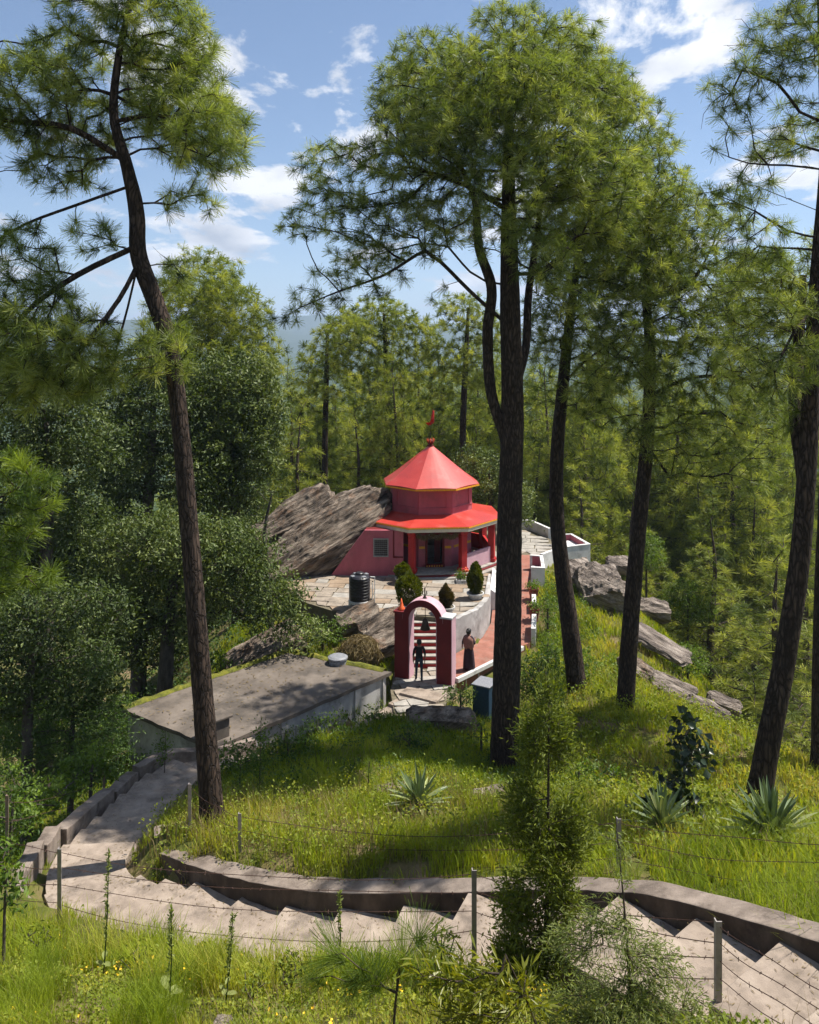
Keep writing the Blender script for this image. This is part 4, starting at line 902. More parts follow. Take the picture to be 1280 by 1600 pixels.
# ================================================================== foliage geometry
def needles(P, D, k, ln, wd, seed, spread=0.85, shoot=0.14, droop=0.10, colr=None):
    """k needles round every shoot tip P with axis D; returns vertices, faces, colour"""
    r = np.random.default_rng(seed); n = len(P)
    u = r.random((n, k)); base = P[:, None, :] - D[:, None, :] * (u * shoot)[..., None]
    q = r.normal(size=(n, k, 3)); q /= np.linalg.norm(q, axis=-1, keepdims=True)
    q = q - (q * D[:, None, :]).sum(-1, keepdims=True) * D[:, None, :]; q /= np.linalg.norm(q, axis=-1, keepdims=True) + 1e-6
    th = (0.15 + spread * 1.35 * np.sqrt(r.random((n, k))) * r.uniform(0.62, 1.12, (n, 1)))[..., None]
    d = D[:, None, :] * np.cos(th) + q * np.sin(th)
    l_ = ln * r.uniform(0.75, 1.12, (n, k, 1)) * r.uniform(0.62, 1.22, (n, 1, 1))
    tip = base + d * l_; tip[..., 2] -= droop * l_[..., 0] * r.uniform(0.2, 1.3, (n, k)) * r.uniform(0.3, 3.2, (n, 1))
    s_ = np.cross(d, r.normal(size=(n, k, 3))); s_ /= np.linalg.norm(s_, axis=-1, keepdims=True) + 1e-6
    inv = (r.random((n, k, 1)) < 0.38)          # sprays that fan out towards the tip, and single needles
    V = np.stack([np.where(inv, tip - s_ * wd * .55, base - s_ * wd / 2), np.where(inv, tip + s_ * wd * .55, base + s_ * wd / 2), np.where(inv, base, tip)], axis=2).reshape(-1, 3)
    F = np.arange(len(V)).reshape(-1, 3)
    c = (r.normal(0.5, 0.27, (n, 1)) if colr is None else colr[:, None]) + r.normal(0, 0.07, (n, k))
    col = np.repeat(np.clip(c, 0, 1).reshape(-1), 3)
    return V, F, col

def leaves(P, sz, seed, up=0.6, aspect=0.5, fold=0.25, dirs=None, cmean=0.45, cvar=0.2, droop=0.0, col0=None):
    r = np.random.default_rng(seed); n = len(P)
    d = r.normal(size=(n, 3)) if dirs is None else dirs + r.normal(0, 0.25, (n, 3))
    d[:, 2] -= droop; d /= np.linalg.norm(d, axis=1)[:, None] + 1e-9
    nr = r.normal(size=(n, 3)); nr[:, 2] += up * 2.2; s_ = np.cross(d, nr); s_ /= np.linalg.norm(s_, axis=1)[:, None] + 1e-9
    nr = np.cross(s_, d)
    L_ = (sz * r.uniform(0.6, 1.25, n))[:, None]
    b0 = P; tip = P + d * L_; mid = P + d * L_ * 0.48
    V = np.stack([b0, mid - s_ * L_ * aspect / 2 + nr * L_ * fold * aspect, tip - np.array([0, 0, 1]) * L_ * 0.08, mid + s_ * L_ * aspect / 2 + nr * L_ * fold * aspect], 1).reshape(-1, 3)
    i = np.arange(n) * 4; F = np.concatenate([np.stack([i, i + 1, i + 2], -1), np.stack([i, i + 2, i + 3], -1)])
    c = np.clip((r.normal(cmean, cvar, n) if col0 is None else col0 + r.normal(0, 0.1, n)), 0, 1)
    return V, F, np.repeat(c, 4)

def grow(trunk, targets, limbs=(), seed=0, alpha=0.35, step=0.4, zmin=-1e9, bow=0.10, rtip=0.007, rexp=0.43):
    """join every foliage point to trunk or limbs by the cheapest route -> twigs, limbs, tip directions"""
    r = np.random.default_rng(seed); cap = 60000
    pos = np.zeros((cap, 3)); par = np.full(cap, -1); pl = np.zeros(cap); ok = np.zeros(cap, bool); typ = np.zeros(cap, int); n = 0
    tr = np.array(trunk); seg_ = np.linalg.norm(np.diff(tr, axis=0), axis=1); a_ = np.concatenate([[0], np.cumsum(seg_)])
    for t in np.arange(0, a_[-1], 0.35):
        pos[n] = [np.interp(t, a_, tr[:, k]) for k in range(3)]; par[n] = n - 1; ok[n] = pos[n, 2] > zmin; typ[n] = 1; n += 1
    par[0] = -1; nt_ = n
    for lm in limbs:
        L_ = catmull(lm, 0.35); j = np.argmin(((pos[:n] - L_[0]) ** 2).sum(1)); prev = j
        for k, p in enumerate(L_):
            pos[n] = p; par[n] = prev; pl[n] = pl[prev] + np.linalg.norm(p - pos[prev]) * 0.6; ok[n] = k > 2; typ[n] = 2; prev = n; n += 1
    T_ = np.array(targets); d0 = np.sqrt(((T_[:, None, :] - pos[None, :n:2, :]) ** 2).sum(-1)).min(1)
    T_ = T_[np.argsort(d0)]; tips = np.zeros(len(T_), int)
    for i, t in enumerate(T_):
        dv = t - pos[:n]; d = np.sqrt((dv ** 2).sum(1))
        cost = d + alpha * pl[:n] + 0.25 * np.maximum(-dv[:, 2], 0); cost[~ok[:n]] = 1e9
        j = int(np.argmin(cost)); dist = d[j]
        # leave the parent roughly along its own direction
        pd = pos[j] - pos[par[j]] if par[j] >= 0 and typ[j] != 1 else np.zeros(3)
        m = int(max(1, round(dist / step))); ctrl = (pos[j] + t) / 2 + np.array([0, 0, bow * dist]) + r.normal(0, 0.07 * dist, 3) + pd * 0.35
        prev = j
        for k in range(1, m + 1):
            s_ = k / m; p = (1 - s_) ** 2 * pos[j] + 2 * s_ * (1 - s_) * ctrl + s_ * s_ * t
            if k < m: p = p + r.normal(0, 0.03, 3)
            pos[n] = p; par[n] = prev; pl[n] = pl[prev] + np.linalg.norm(p - pos[prev]); ok[n] = True; prev = n; n += 1
        tips[i] = prev
    cnt = np.zeros(n); cnt[tips] = 1
    for k in range(n - 1, -1, -1):
        if par[k] >= 0: cnt[par[k]] += cnt[k]
    rad = rtip * np.maximum(cnt, 1) ** rexp
    e = np.array([k for k in range(n) if par[k] >= 0 and typ[k] != 1 and cnt[k] > 0]); p_ = par[e]
    ra = np.where(typ[p_] == 1, rad[e] * 1.25, np.minimum(rad[p_], rad[e] * 1.25)); rb = rad[e]
    D = pos[tips] - pos[par[tips]]; D /= np.linalg.norm(D, axis=1)[:, None] + 1e-9
    return pos[p_], pos[e], ra, rb, pos[tips], D

def frusta(A, B, ra, rb, sides=4):
    d = B - A; L_ = np.linalg.norm(d, axis=1)[:, None] + 1e-9; d = d / L_
    a = np.where(np.abs(d[:, 2:3]) < 0.9, np.array([[0, 0, 1.0]]), np.array([[1.0, 0, 0]]))
    e1 = np.cross(d, a); e1 /= np.linalg.norm(e1, axis=1)[:, None]; e2 = np.cross(d, e1)
    B2 = B + d * rb[:, None] * 0.4
    ring = []
    for k in range(sides):
        t = 2 * math.pi * k / sides; w_ = math.cos(t) * e1 + math.sin(t) * e2
        ring.append((A + w_ * ra[:, None], B2 + w_ * rb[:, None]))
    V = np.stack([x for q in ring for x in q], 1).reshape(-1, 3); n = len(A); i = (np.arange(n) * 2 * sides)[:, None]
    F = np.concatenate([np.concatenate([i + 2 * k, i + 2 * k + 1, i + 2 * ((k + 1) % sides) + 1, i + 2 * ((k + 1) % sides)], 1) for k in range(sides)])
    return V, F

def trunk_mesh(pts, rads, seed, sides=18, flare=1.35, rough=0.05, step=0.12):
    P = catmull([(*p, r) for p, r in zip(pts, rads)], step); n = len(P); c = P[:, :3]; rr_ = P[:, 3]
    r_ = np.random.default_rng(seed); T_ = np.gradient(c, axis=0); T_ /= np.linalg.norm(T_, axis=1)[:, None]
    e1 = np.cross(T_, np.array([0, 1.0, 0])); e1 /= np.linalg.norm(e1, axis=1)[:, None]; e2 = np.cross(T_, e1)
    h = np.concatenate([[0], np.cumsum(np.linalg.norm(np.diff(c, axis=0), axis=1))])
    V = np.zeros((n, sides, 3))
    for k in range(sides):
        a = 2 * math.pi * k / sides
        q = rr_ * (1 + rough * 2 * (fbm(np.full(n, k * 0.9 + seed * 3), h * 3.2, seed, 3) - 0.5) + 0.06 * (fbm(np.full(n, k * 0.35), h * 0.5, seed + 5, 2) - 0.5))
        q = q * (1 + (flare - 1) * np.exp(-h / 0.35) * (0.75 + 0.5 * math.sin(k * 1.9 + seed)))
        V[:, k] = c + (math.cos(a) * e1 + math.sin(a) * e2) * q[:, None]
    V = V.reshape(-1, 3); i = np.arange((n - 1) * sides); k = i % sides; b_ = i - k
    F = np.stack([i, b_ + (k + 1) % sides, b_ + (k + 1) % sides + sides, i + sides], -1)
    return V, F

def blob_points(blobs, spacing, seed, shell=0.55, clump=0.0):
    """points spread through ellipsoids (centre, radii, weight), thinned to a minimum spacing"""
    r = np.random.default_rng(seed); out_ = []
    for (c, rad, dens) in blobs:
        rad = np.array(rad); n = int(dens * 5.5 * rad[0] * rad[1] * rad[2] / spacing ** 3) + 3
        q = r.normal(size=(n, 3)); q /= np.linalg.norm(q, axis=1)[:, None]
        q *= (shell + (1 - shell) * r.random((n, 1))) ** 1.0 * r.uniform(0.85, 1.1, (n, 1))
        out_.append(np.array(c) + q * rad)
    P = np.concatenate(out_); r.shuffle(P)
    if clump: P = P[fbm(P[:, 0] / 1.3 + P[:, 1] * .45 + seed, P[:, 2] / 1.0 - P[:, 1] * .3, seed, 3) > clump]      # boughs with gaps between
    key = {}; keep = []
    for i, p in enumerate(P):
        k = tuple(np.floor(p / spacing).astype(int)); hit = False
        for dx in (-1, 0, 1):
            for dy in (-1, 0, 1):
                for dz in (-1, 0, 1):
                    for j in key.get((k[0] + dx, k[1] + dy, k[2] + dz), ()):
                        if ((P[j] - p) ** 2).sum() < spacing * spacing: hit = True; break
                    if hit: break
                if hit: break
            if hit: break
        if not hit: key.setdefault(k, []).append(i); keep.append(i)
    return P[keep]

def pb(px, py, Y, rx, ry, dens=1.0, rd=None):
    """crown lobe given by photo position and size at distance Y"""
    c = at(px, py, Y); m = Y / FPX
    return (c, (rx * m, (rd if rd is not None else (rx + ry) / 2 * m), ry * m), dens)

def join(parts):
    V = []; F = []; o = 0; C = []
    for p in parts:
        V.append(p[0]); F.append(p[1] + o); o += len(p[0])
        if len(p) > 2: C.append(p[2])
    return (np.concatenate(V), np.concatenate(F), np.concatenate(C) if C else None)

def pine(label, tpx, tw, blobs, spacing, k, ln, wd, seed, limbs=(), mat='needle', zmin=None, extra_stems=(), group='tall pines on the slope', deadtwigs=0, name='pine_tree', sprd=1.1, clump=0.40):
    """tpx: list of (px, py, Y) up the trunk; tw: widths in px"""
    tp = [at(*p) for p in tpx]; tr = [w_ / 2 * p[2] / FPX for w_, p in zip(tw, tpx)]
    tp[0] = tp[0] - np.array([0, 0, 0.35])
    root = empty(name, tp[0] + np.array([0, 0, 0.3]), label, 'tree', group)
    V, F = trunk_mesh(tp, tr, seed); parts = [(V, F)]
    tline = catmull(tp, 0.3); nodes = [tline]
    for pts, ws in extra_stems:
        q = [at(*p) for p in pts]; V2, F2 = trunk_mesh(q, [w_ / 2 * p[2] / FPX for w_, p in zip(ws, pts)], seed + 7, 12, 1.0); parts.append((V2, F2))
    T_ = blob_points(blobs, spacing, seed, clump=clump if len(blobs) > 8 else 0.0)
    lm = [[at(*p) for p in l_] for l_ in limbs] + [[at(*p) for p in pts] for pts, ws in extra_stems]
    A, B, ra, rb, P, D = grow(tline, T_, lm, seed, zmin=zmin if zmin is not None else tp[0][2] + 4)
    V3, F3 = frusta(A, B, ra, rb, 5); parts.append((V3, F3))
    if deadtwigs:
        r = np.random.default_rng(seed + 90); i = r.integers(0, len(B), deadtwigs); q = r.normal(size=(deadtwigs, 3)); q[:, 2] -= 0.3; q /= np.linalg.norm(q, axis=1)[:, None]
        l1 = r.uniform(0.12, 0.38, (deadtwigs, 1)); m_ = B[i] + q * l1; q2 = q + r.normal(0, 0.5, q.shape); e_ = m_ + q2 * l1 * 0.7
        parts += [frusta(B[i], m_, np.full(deadtwigs, 0.008), np.full(deadtwigs, 0.006), 3)[:2], frusta(m_, e_, np.full(deadtwigs, 0.006), np.full(deadtwigs, 0.003), 3)[:2]]
        f3 = [parts[-2], parts[-1]]
        parts = parts[:-2]
        for v_, f_ in f3: parts.append((v_, np.concatenate([f_], 0)))
    Vj, Fj, _ = join(parts)
    mk('trunk', Vj, Fj, M['bark'], root, smooth=True)
    r = np.random.default_rng(seed + 3)
    D2 = D + np.array([0, 0, 0.45]) + r.normal(0, 0.25, D.shape); D2 /= np.linalg.norm(D2, axis=1)[:, None]
    V4, F4, c4 = needles(P, D2, k, ln, wd, seed + 1, sprd, 0.2)
    mk('crown', V4, F4, M[mat], root, col=c4)
    return root

# ------------------------------------------------------------------ the tall pines
Y1 = 17.5
pine('tall crooked pine with a leaning trunk beside the left bend of the steps',
     [(334, 1277, Y1), (318, 1100, Y1), (302, 900, Y1), (285, 700, Y1), (269, 560, Y1), (246, 480, Y1), (217, 400, Y1), (214, 335, Y1), (200, 265, Y1), (178, 180, Y1), (186, 85, Y1), (203, 0, Y1), (208, -90, Y1)],
     [38, 32, 29, 27, 26, 27, 26, 24, 19, 14, 11, 8, 5],
     [pb(300, 170, Y1, 85, 95, .9), pb(330, 215, Y1 - 1.2, 70, 75, .9), pb(255, 50, Y1, 90, 70), pb(125, 25, Y1, 60, 50, .7), pb(200, -70, Y1, 90, 70), pb(50, 130, Y1 - .6, 85, 55), pb(30, 215, Y1, 80, 70, .8), pb(120, 240, Y1 + 1, 80, 60, .7), pb(-70, 170, Y1, 90, 120, .7), pb(290, 310, Y1 + .5, 55, 35, .8), pb(215, 270, Y1 - 1.3, 25, 30), pb(140, 365, Y1 - .5, 50, 30, .6),
      pb(30, 400, Y1 - .5, 55, 70, .6), pb(60, 480, Y1 - .6, 90, 60, .8), pb(120, 560, Y1 - .8, 100, 70, .85), pb(20, 580, Y1 - .5, 70, 80, .8), pb(210, 560, Y1 - .9, 50, 60, .7), pb(278, 545, Y1 - .8, 32, 42, .9), pb(268, 430, Y1 + .8, 34, 36, .8), pb(-60, 500, Y1, 80, 90, .5), pb(250, 130, Y1 + 1, 80, 80, .8), pb(110, 100, Y1 + .8, 80, 60, .8), pb(150, 190, Y1 + 1.2, 70, 60, .7), pb(80, 530, Y1 - 1.4, 90, 60, .8)],
     0.275, 118, 0.33, 0.0105, 11,
     limbs=[[(214, 385, Y1), (170, 405, Y1 - .4), (120, 430, Y1 - .6), (60, 470, Y1 - .7), (10, 520, Y1 - .6)], [(217, 410, Y1), (185, 470, Y1 - .6), (140, 530, Y1 - .9), (90, 590, Y1 - .9)], [(205, 290, Y1), (120, 320, Y1 - .2), (40, 350, Y1), (-30, 390, Y1)], [(220, 345, Y1), (265, 340, Y1), (310, 358, Y1)], [(225, 385, Y1), (260, 395, Y1 + .4), (295, 410, Y1 + .6)], [(180, 190, Y1), (240, 180, Y1 - .6), (300, 190, Y1 - 1)], [(195, 250, Y1), (110, 200, Y1 - .3), (20, 190, Y1 - .2)], [(215, 415, Y1), (200, 480, Y1 + .2), (178, 560, Y1)]],
     group=None, deadtwigs=260, clump=0.30)
Y2 = 24.5
pine('largest pine, with the thick dark forked trunk in front of the walkway',
     [(787, 1208, Y2), (793, 1000, Y2), (797, 800, Y2), (801, 640, Y2), (797, 470, Y2), (795, 310, Y2), (796, 170, Y2), (801, 60, Y2)],
     [45, 42, 38, 35, 31, 22, 12, 5],
     [pb(800, 45, Y2, 70, 48), pb(860, 90, Y2 - .4, 95, 70), pb(700, 110, Y2, 90, 70), pb(620, 175, Y2 + .4, 55, 70), pb(640, 100, Y2, 35, 50, .7), pb(740, 200, Y2 - 1.6, 110, 80), pb(920, 175, Y2 - .4, 90, 80), pb(860, 230, Y2 - 2, 100, 90), pb(640, 260, Y2, 100, 70), pb(530, 270, Y2 + .3, 75, 55, .85), pb(490, 345, Y2 + .2, 55, 45, .75), pb(570, 350, Y2 - .6, 85, 45, .65), pb(800, 300, Y2 - 2.4, 85, 75, .9), pb(850, 400, Y2 - 2.2, 65, 50, .8), pb(470, 440, Y2, 40, 40, .6), pb(450, 500, Y2, 28, 22, .6), pb(540, 430, Y2 - .4, 60, 30, .4), pb(640, 460, Y2 - 1, 70, 30, .3), pb(700, 320, Y2 + 1.5, 80, 60, .7), pb(900, 330, Y2 + .6, 90, 70, .8), pb(960, 250, Y2 + .3, 60, 80, .8), pb(760, 120, Y2 - 1.5, 90, 80), pb(680, 200, Y2 - 1, 90, 80), pb(820, 150, Y2 - 2, 100, 80), pb(930, 290, Y2 - 1.5, 80, 80), pb(600, 300, Y2 - .8, 80, 50, .8), pb(700, 150, Y2 + 1.5, 120, 90, .8), pb(870, 160, Y2 + 1.8, 120, 100, .8), pb(880, 470, Y2 - 2, 60, 40, .8), pb(770, 370, Y2 - 2.4, 50, 40, .6), pb(560, 400, Y2 + .6, 80, 40, .6), pb(510, 470, Y2 - .3, 40, 26, .5), pb(600, 440, Y2 - 1, 50, 26, .4), pb(660, 380, Y2 - 1.2, 60, 36, .5)],
     0.315, 84, 0.335, 0.0140, 22,
     limbs=[[(785, 500, Y2), (735, 455, Y2 - .5), (690, 410, Y2 - .8), (665, 392, Y2 - .8), (600, 430, Y2 - .8), (530, 455, Y2 - .6), (470, 480, Y2 - .4)], [(790, 445, Y2), (760, 440, Y2 + .3), (735, 425, Y2 + .4), (700, 385, Y2 + .4)], [(810, 650, Y2), (880, 640, Y2 - .6), (925, 605, Y2 - .8), (980, 600, Y2 - .8)], [(812, 698, Y2), (870, 680, Y2 - .5), (910, 655, Y2 - .8), (990, 690, Y2 - 1), (1010, 740, Y2 - 1.1)], [(797, 380, Y2), (830, 330, Y2 - 1), (850, 280, Y2 - 1.6)], [(795, 330, Y2), (730, 290, Y2 - .8), (640, 260, Y2)], [(800, 430, Y2), (850, 420, Y2 - 1.4), (900, 370, Y2 - .6)], [(770, 500, Y2), (720, 505, Y2 + .2), (680, 530, Y2 + .2)]],
     extra_stems=[([(796, 720, Y2), (784, 670, Y2), (767, 610, Y2 + .1), (762, 520, Y2 + .1), (768, 450, Y2 + .1), (748, 385, Y2 + .2), (741, 310, Y2 + .3), (700, 220, Y2 + .2)], [10, 16, 17, 17, 16, 14, 10, 5]), ([(800, 650, Y2), (808, 600, Y2), (822, 540, Y2 + .5), (826, 460, Y2 + .8), (840, 360, Y2 + 1), (850, 260, Y2 + .8)], [8, 13, 13, 12, 9, 5])],
     group=None, deadtwigs=420)
Y3 = 30.0
pine('second pine trunk right of the biggest one, leaning left above the walkway',
     [(908, 1112, Y3), (888, 960, Y3), (872, 830, Y3), (870, 720, Y3), (880, 600, Y3), (893, 480, Y3), (905, 390, Y3), (915, 310, Y3)],
     [32, 27, 23, 21, 18, 14, 9, 4],
     [pb(910, 400, Y3, 90, 70), pb(960, 330, Y3, 95, 90), pb(980, 230, Y3, 75, 80), pb(900, 500, Y3 - 1, 80, 50, .6), pb(960, 470, Y3 - 1.5, 80, 55, .8), pb(860, 300, Y3 + 1, 80, 60, .7), pb(940, 160, Y3, 60, 50), pb(850, 560, Y3 - .5, 50, 35, .4), pb(900, 440, Y3 - 1.5, 70, 60), pb(1000, 400, Y3 - .5, 80, 80), pb(930, 560, Y3 - 1, 60, 40, .7), pb(880, 380, Y3 + 1, 80, 70, .8), pb(860, 500, Y3 - 1, 60, 50, .8), pb(920, 620, Y3 - 1, 60, 34, .7), pb(980, 560, Y3, 70, 50, .8), pb(840, 620, Y3 + .5, 40, 26, .5)],
     0.34, 66, 0.34, 0.0165, 33, limbs=[[(880, 600, Y3), (920, 560, Y3 - .8), (980, 520, Y3 - 1.5)], [(892, 490, Y3), (860, 440, Y3), (830, 420, Y3)]], group=None, deadtwigs=200)
Y4 = 27.0
pine('third pine trunk from the gate, on the sunny slope beside the boulders',
     [(974, 1135, Y4), (985, 980, Y4), (998, 830, Y4), (1012, 680, Y4), (1016, 560, Y4), (1010, 460, Y4), (1015, 380, Y4), (1025, 300, Y4)],
     [30, 26, 23, 20, 17, 12, 8, 4],
     [pb(1040, 380, Y4 - .5, 90, 80), pb(1030, 280, Y4, 60, 70), pb(1090, 450, Y4 - .6, 75, 80, .85), pb(1000, 520, Y4 - 1.6, 90, 60, .9), pb(1080, 570, Y4 - 1.2, 90, 50, .8), pb(1160, 590, Y4 - 1.4, 60, 45, .7), pb(960, 580, Y4 - 1.8, 60, 40, .7), pb(1040, 650, Y4 - 1, 70, 40, .6), pb(1120, 680, Y4 - .5, 60, 45, .5), pb(960, 400, Y4 - .8, 70, 70, .8), pb(1130, 340, Y4, 50, 55, .6), pb(940, 640, Y4 + .6, 45, 30, .4), pb(1000, 440, Y4 - 1.4, 80, 60), pb(1070, 500, Y4 - 1.5, 80, 60, .9), pb(1050, 320, Y4 - 1, 60, 60), pb(1140, 500, Y4, 60, 60, .8), pb(1010, 600, Y4 - 1.6, 70, 40, .9), pb(1110, 630, Y4 - 1.3, 70, 36, .9), pb(1200, 640, Y4 - .8, 60, 50, .8), pb(1170, 740, Y4, 50, 40, .5), pb(1180, 560, Y4 + .5, 70, 60, .9), pb(1100, 400, Y4 + .5, 80, 70, .9), pb(1190, 450, Y4 + 1, 70, 70, .8), pb(1230, 700, Y4, 50, 50, .7), pb(1080, 720, Y4 - .6, 50, 34, .7), pb(1010, 700, Y4 - .8, 50, 24, .6)],
     0.33, 68, 0.33, 0.016, 44, limbs=[[(1014, 700, Y4), (1060, 760, Y4 - .4), (1110, 790, Y4 - .4)], [(1012, 620, Y4), (1080, 590, Y4 - 1), (1150, 590, Y4 - 1.4)], [(1014, 560, Y4), (960, 560, Y4 - 1.4), (930, 580, Y4 - 1.8)], [(1010, 470, Y4), (1080, 440, Y4 - .6), (1130, 350, Y4)]], group=None, deadtwigs=260)
Y5 = 17.0
pine('pine leaning right at the edge of the slope behind the spiky agave',
     [(1174, 1280, Y5), (1203, 1150, Y5), (1228, 1020, Y5), (1250, 870, Y5), (1262, 720, Y5), (1270, 560, Y5), (1280, 400, Y5), (1290, 250, Y5), (1285, 100, Y5), (1280, -40, Y5)],
     [40, 35, 32, 30, 28, 25, 22, 18, 12, 7],
     [pb(1215, 60, Y5, 55, 50, .6), pb(1165, 130, Y5 - .4, 40, 45, .55), pb(1115, 145, Y5 - .4, 22, 25, .7), pb(1265, 20, Y5, 60, 60, .5), pb(1250, 200, Y5 + .6, 60, 45, .35), pb(1210, 235, Y5 + .3, 45, 25, .6), pb(1090, 215, Y5 - .6, 45, 30, .6), pb(1150, 300, Y5 - .4, 70, 28, .35), pb(1180, 370, Y5 - .3, 60, 40, .5), pb(1235, 470, Y5 - .7, 45, 55, .7), pb(1180, 480, Y5 + .5, 70, 60, .5), pb(1225, 590, Y5 - .8, 45, 45, .8), pb(1250, 650, Y5 + .4, 40, 40, .5), pb(1250, 90, Y5 - .5, 45, 60, .6), pb(1200, 420, Y5 - .4, 55, 40, .8), pb(1270, 560, Y5 - .9, 40, 50, .8), pb(1160, 560, Y5 + .3, 50, 40, .7), pb(1150, 180, Y5 - .3, 40, 30, .6)],
     0.25, 105, 0.29, 0.0095, 55,
     limbs=[[(1288, 265, Y5), (1230, 258, Y5 - .3), (1170, 255, Y5 - .4), (1110, 232, Y5 - .5), (1060, 195, Y5 - .6)], [(1282, 372, Y5), (1230, 360, Y5 - .3), (1180, 330, Y5 - .5), (1110, 300, Y5 - .6)], [(1284, 190, Y5), (1250, 175, Y5), (1215, 130, Y5), (1160, 110, Y5 - .4)], [(1275, 480, Y5), (1240, 520, Y5 - .6), (1210, 580, Y5 - .9)], [(1280, 330, Y5), (1230, 310, Y5 + .3), (1180, 290, Y5 + .2)]],
     extra_stems=[([(1258, 760, Y5), (1243, 640, Y5 + .5), (1248, 540, Y5 + .8), (1255, 430, Y5 + .9)], [22, 20, 17, 10])], group=None, deadtwigs=300, clump=0.28)
Y6 = 24.0
pine('slim dark pine trunk at the far right edge of the slope',
     [(1281, 1192, Y6), (1283, 1000, Y6), (1290, 800, Y6), (1296, 600, Y6), (1300, 450, Y6)], [26, 24, 22, 18, 8],
     [pb(1310, 520, Y6, 80, 80, .7), pb(1290, 650, Y6, 60, 50, .6), pb(1320, 400, Y6, 70, 60, .7)], 0.36, 80, 0.33, 0.016, 66, group=None)
# sprays of a young pine close by on the left
pine('young pine with bright sunlit tufts at the left edge above the bushes',
     [(-35, 1330, 13.5), (-30, 1150, 13.5), (-20, 950, 13.5), (-10, 780, 13.5)], [16, 13, 10, 4],
     [pb(60, 765, 13.5, 42, 36, .8), pb(25, 735, 13.5, 35, 35, .7), pb(72, 905, 13.5, 26, 28, .8), pb(10, 900, 13.5, 40, 35, .7), pb(30, 830, 13.7, 40, 30, .6)], 0.24, 150, 0.30, 0.0095, 77, mat='needlefresh', zmin=3, group=None)

GM_ = 'pines around the temple'
pine('domed sunlit pine rising behind the dark oaks on the left', [(335, 905, 46), (335, 760, 46), (333, 600, 46), (325, 440, 46)], [22, 20, 15, 6],
     [pb(318, 435, 46, 68, 48), pb(355, 500, 45, 72, 65), pb(295, 500, 44.5, 68, 65), pb(390, 565, 45, 55, 62), pb(330, 570, 44, 88, 65), pb(418, 605, 46, 32, 42), pb(275, 560, 45, 58, 65), pb(330, 470, 43.5, 60, 50)], 0.44, 56, 0.46, 0.030, 881, mat='needlefar', group=GM_, zmin=5)
pine('pine with a bare dark trunk behind the slanting rock', [(507, 770, 56), (508, 680, 56), (510, 600, 56), (512, 520, 56)], [10, 9, 8, 4],
     [pb(500, 560, 56, 45, 30), pb(540, 520, 56, 50, 34), pb(475, 610, 56, 32, 26, .8), pb(520, 600, 55, 50, 26, .8), pb(490, 650, 56, 40, 20, .6)], 0.5, 64, 0.46, 0.034, 882, mat='needlefar', group=GM_, zmin=3)
pine('broad pine crown left of the pennant', [(610, 790, 60), (608, 680, 60), (604, 580, 60), (600, 490, 60)], [13, 11, 9, 4],
     [pb(590, 500, 60, 70, 36), pb(640, 530, 60, 60, 40), pb(560, 560, 59, 60, 34), pb(610, 590, 59, 70, 32, .9), pb(540, 520, 60, 40, 30), pb(580, 640, 60, 40, 22, .6)], 0.52, 64, 0.48, 0.036, 883, mat='needlefar', group=GM_, zmin=3)
pine('pine with a straight dark trunk right of the pennant', [(722, 770, 57), (724, 650, 57), (728, 560, 57), (732, 480, 57)], [11, 10, 8, 4],
     [pb(725, 490, 57, 45, 34), pb(760, 520, 57, 40, 36), pb(700, 560, 56.5, 48, 34), pb(745, 580, 57, 45, 30), pb(690, 620, 57, 36, 22, .7), pb(770, 640, 57, 30, 24, .7)], 0.5, 64, 0.47, 0.034, 884, mat='needlefar', group=GM_, zmin=3)

# ------------------------------------------------------------------ mid-distance and valley pines: built once per kind, then copied
def pine_kind(seed, h, rx, base_frac, tufts, k=58, ln=0.54, wd=0.034, lean=0.0, kind='dome'):
    r = np.random.default_rng(seed)
    tp = [(0, 0, -0.6), (0.1 * lean, 0, h * 0.35), (0.5 * lean, 0.2, h * 0.7), (0.8 * lean, 0, h * 0.96)]
    V, F = trunk_mesh(tp, [0.028 * h * 0.55, 0.021 * h * 0.55, 0.014 * h * 0.5, 0.02], seed, 9, 1.3, 0.05, 0.8)
    blobs = []; zb = h * base_frac; n = 13
    for i in range(n):
        t = i / (n - 1); z = zb + (h - zb) * t; rad = rx * ((1 - t ** 2.2) * 0.85 + 0.12) if kind == 'dome' else rx * (1 - t * 0.85)
        for q in range(4 if t < .8 else 2):
            a = r.uniform(0, 6.28); o = rad * r.uniform(0.35, 0.7)
            blobs.append(((o * math.cos(a) + 0.8 * lean * t, o * math.sin(a), z + r.normal(0, .3)), (rad * r.uniform(.35, .6), rad * r.uniform(.35, .6), rx * r.uniform(.25, .4)), 1.0))
    T_ = blob_points(blobs, 0.55, seed, 0.4)
    if len(T_) > tufts: T_ = T_[r.permutation(len(T_))[:tufts]]
    A, B, ra, rb, P, D = grow(catmull(tp, 0.5), T_, (), seed, step=0.9, zmin=zb - 0.12 * h, rtip=0.014)
    V3, F3 = frusta(A, B, ra, rb, 3)
    Vj, Fj, _ = join([(V, F), (V3, F3)])
    D2 = D + np.array([0, 0, 0.5]); D2 /= np.linalg.norm(D2, axis=1)[:, None]
    V4, F4, c4 = needles(P, D2, k, ln, wd, seed + 1, 1.15, 0.3)
    a = mk('trunk', Vj, Fj, M['barkfar'], None, smooth=True, base=(0, 0, 0)); c = mk('crown', V4, F4, M['needlefar'], None, col=c4, base=(0, 0, 0))
    md_ = (a.data, c.data); bpy.data.objects.remove(a); bpy.data.objects.remove(c); return md_, h
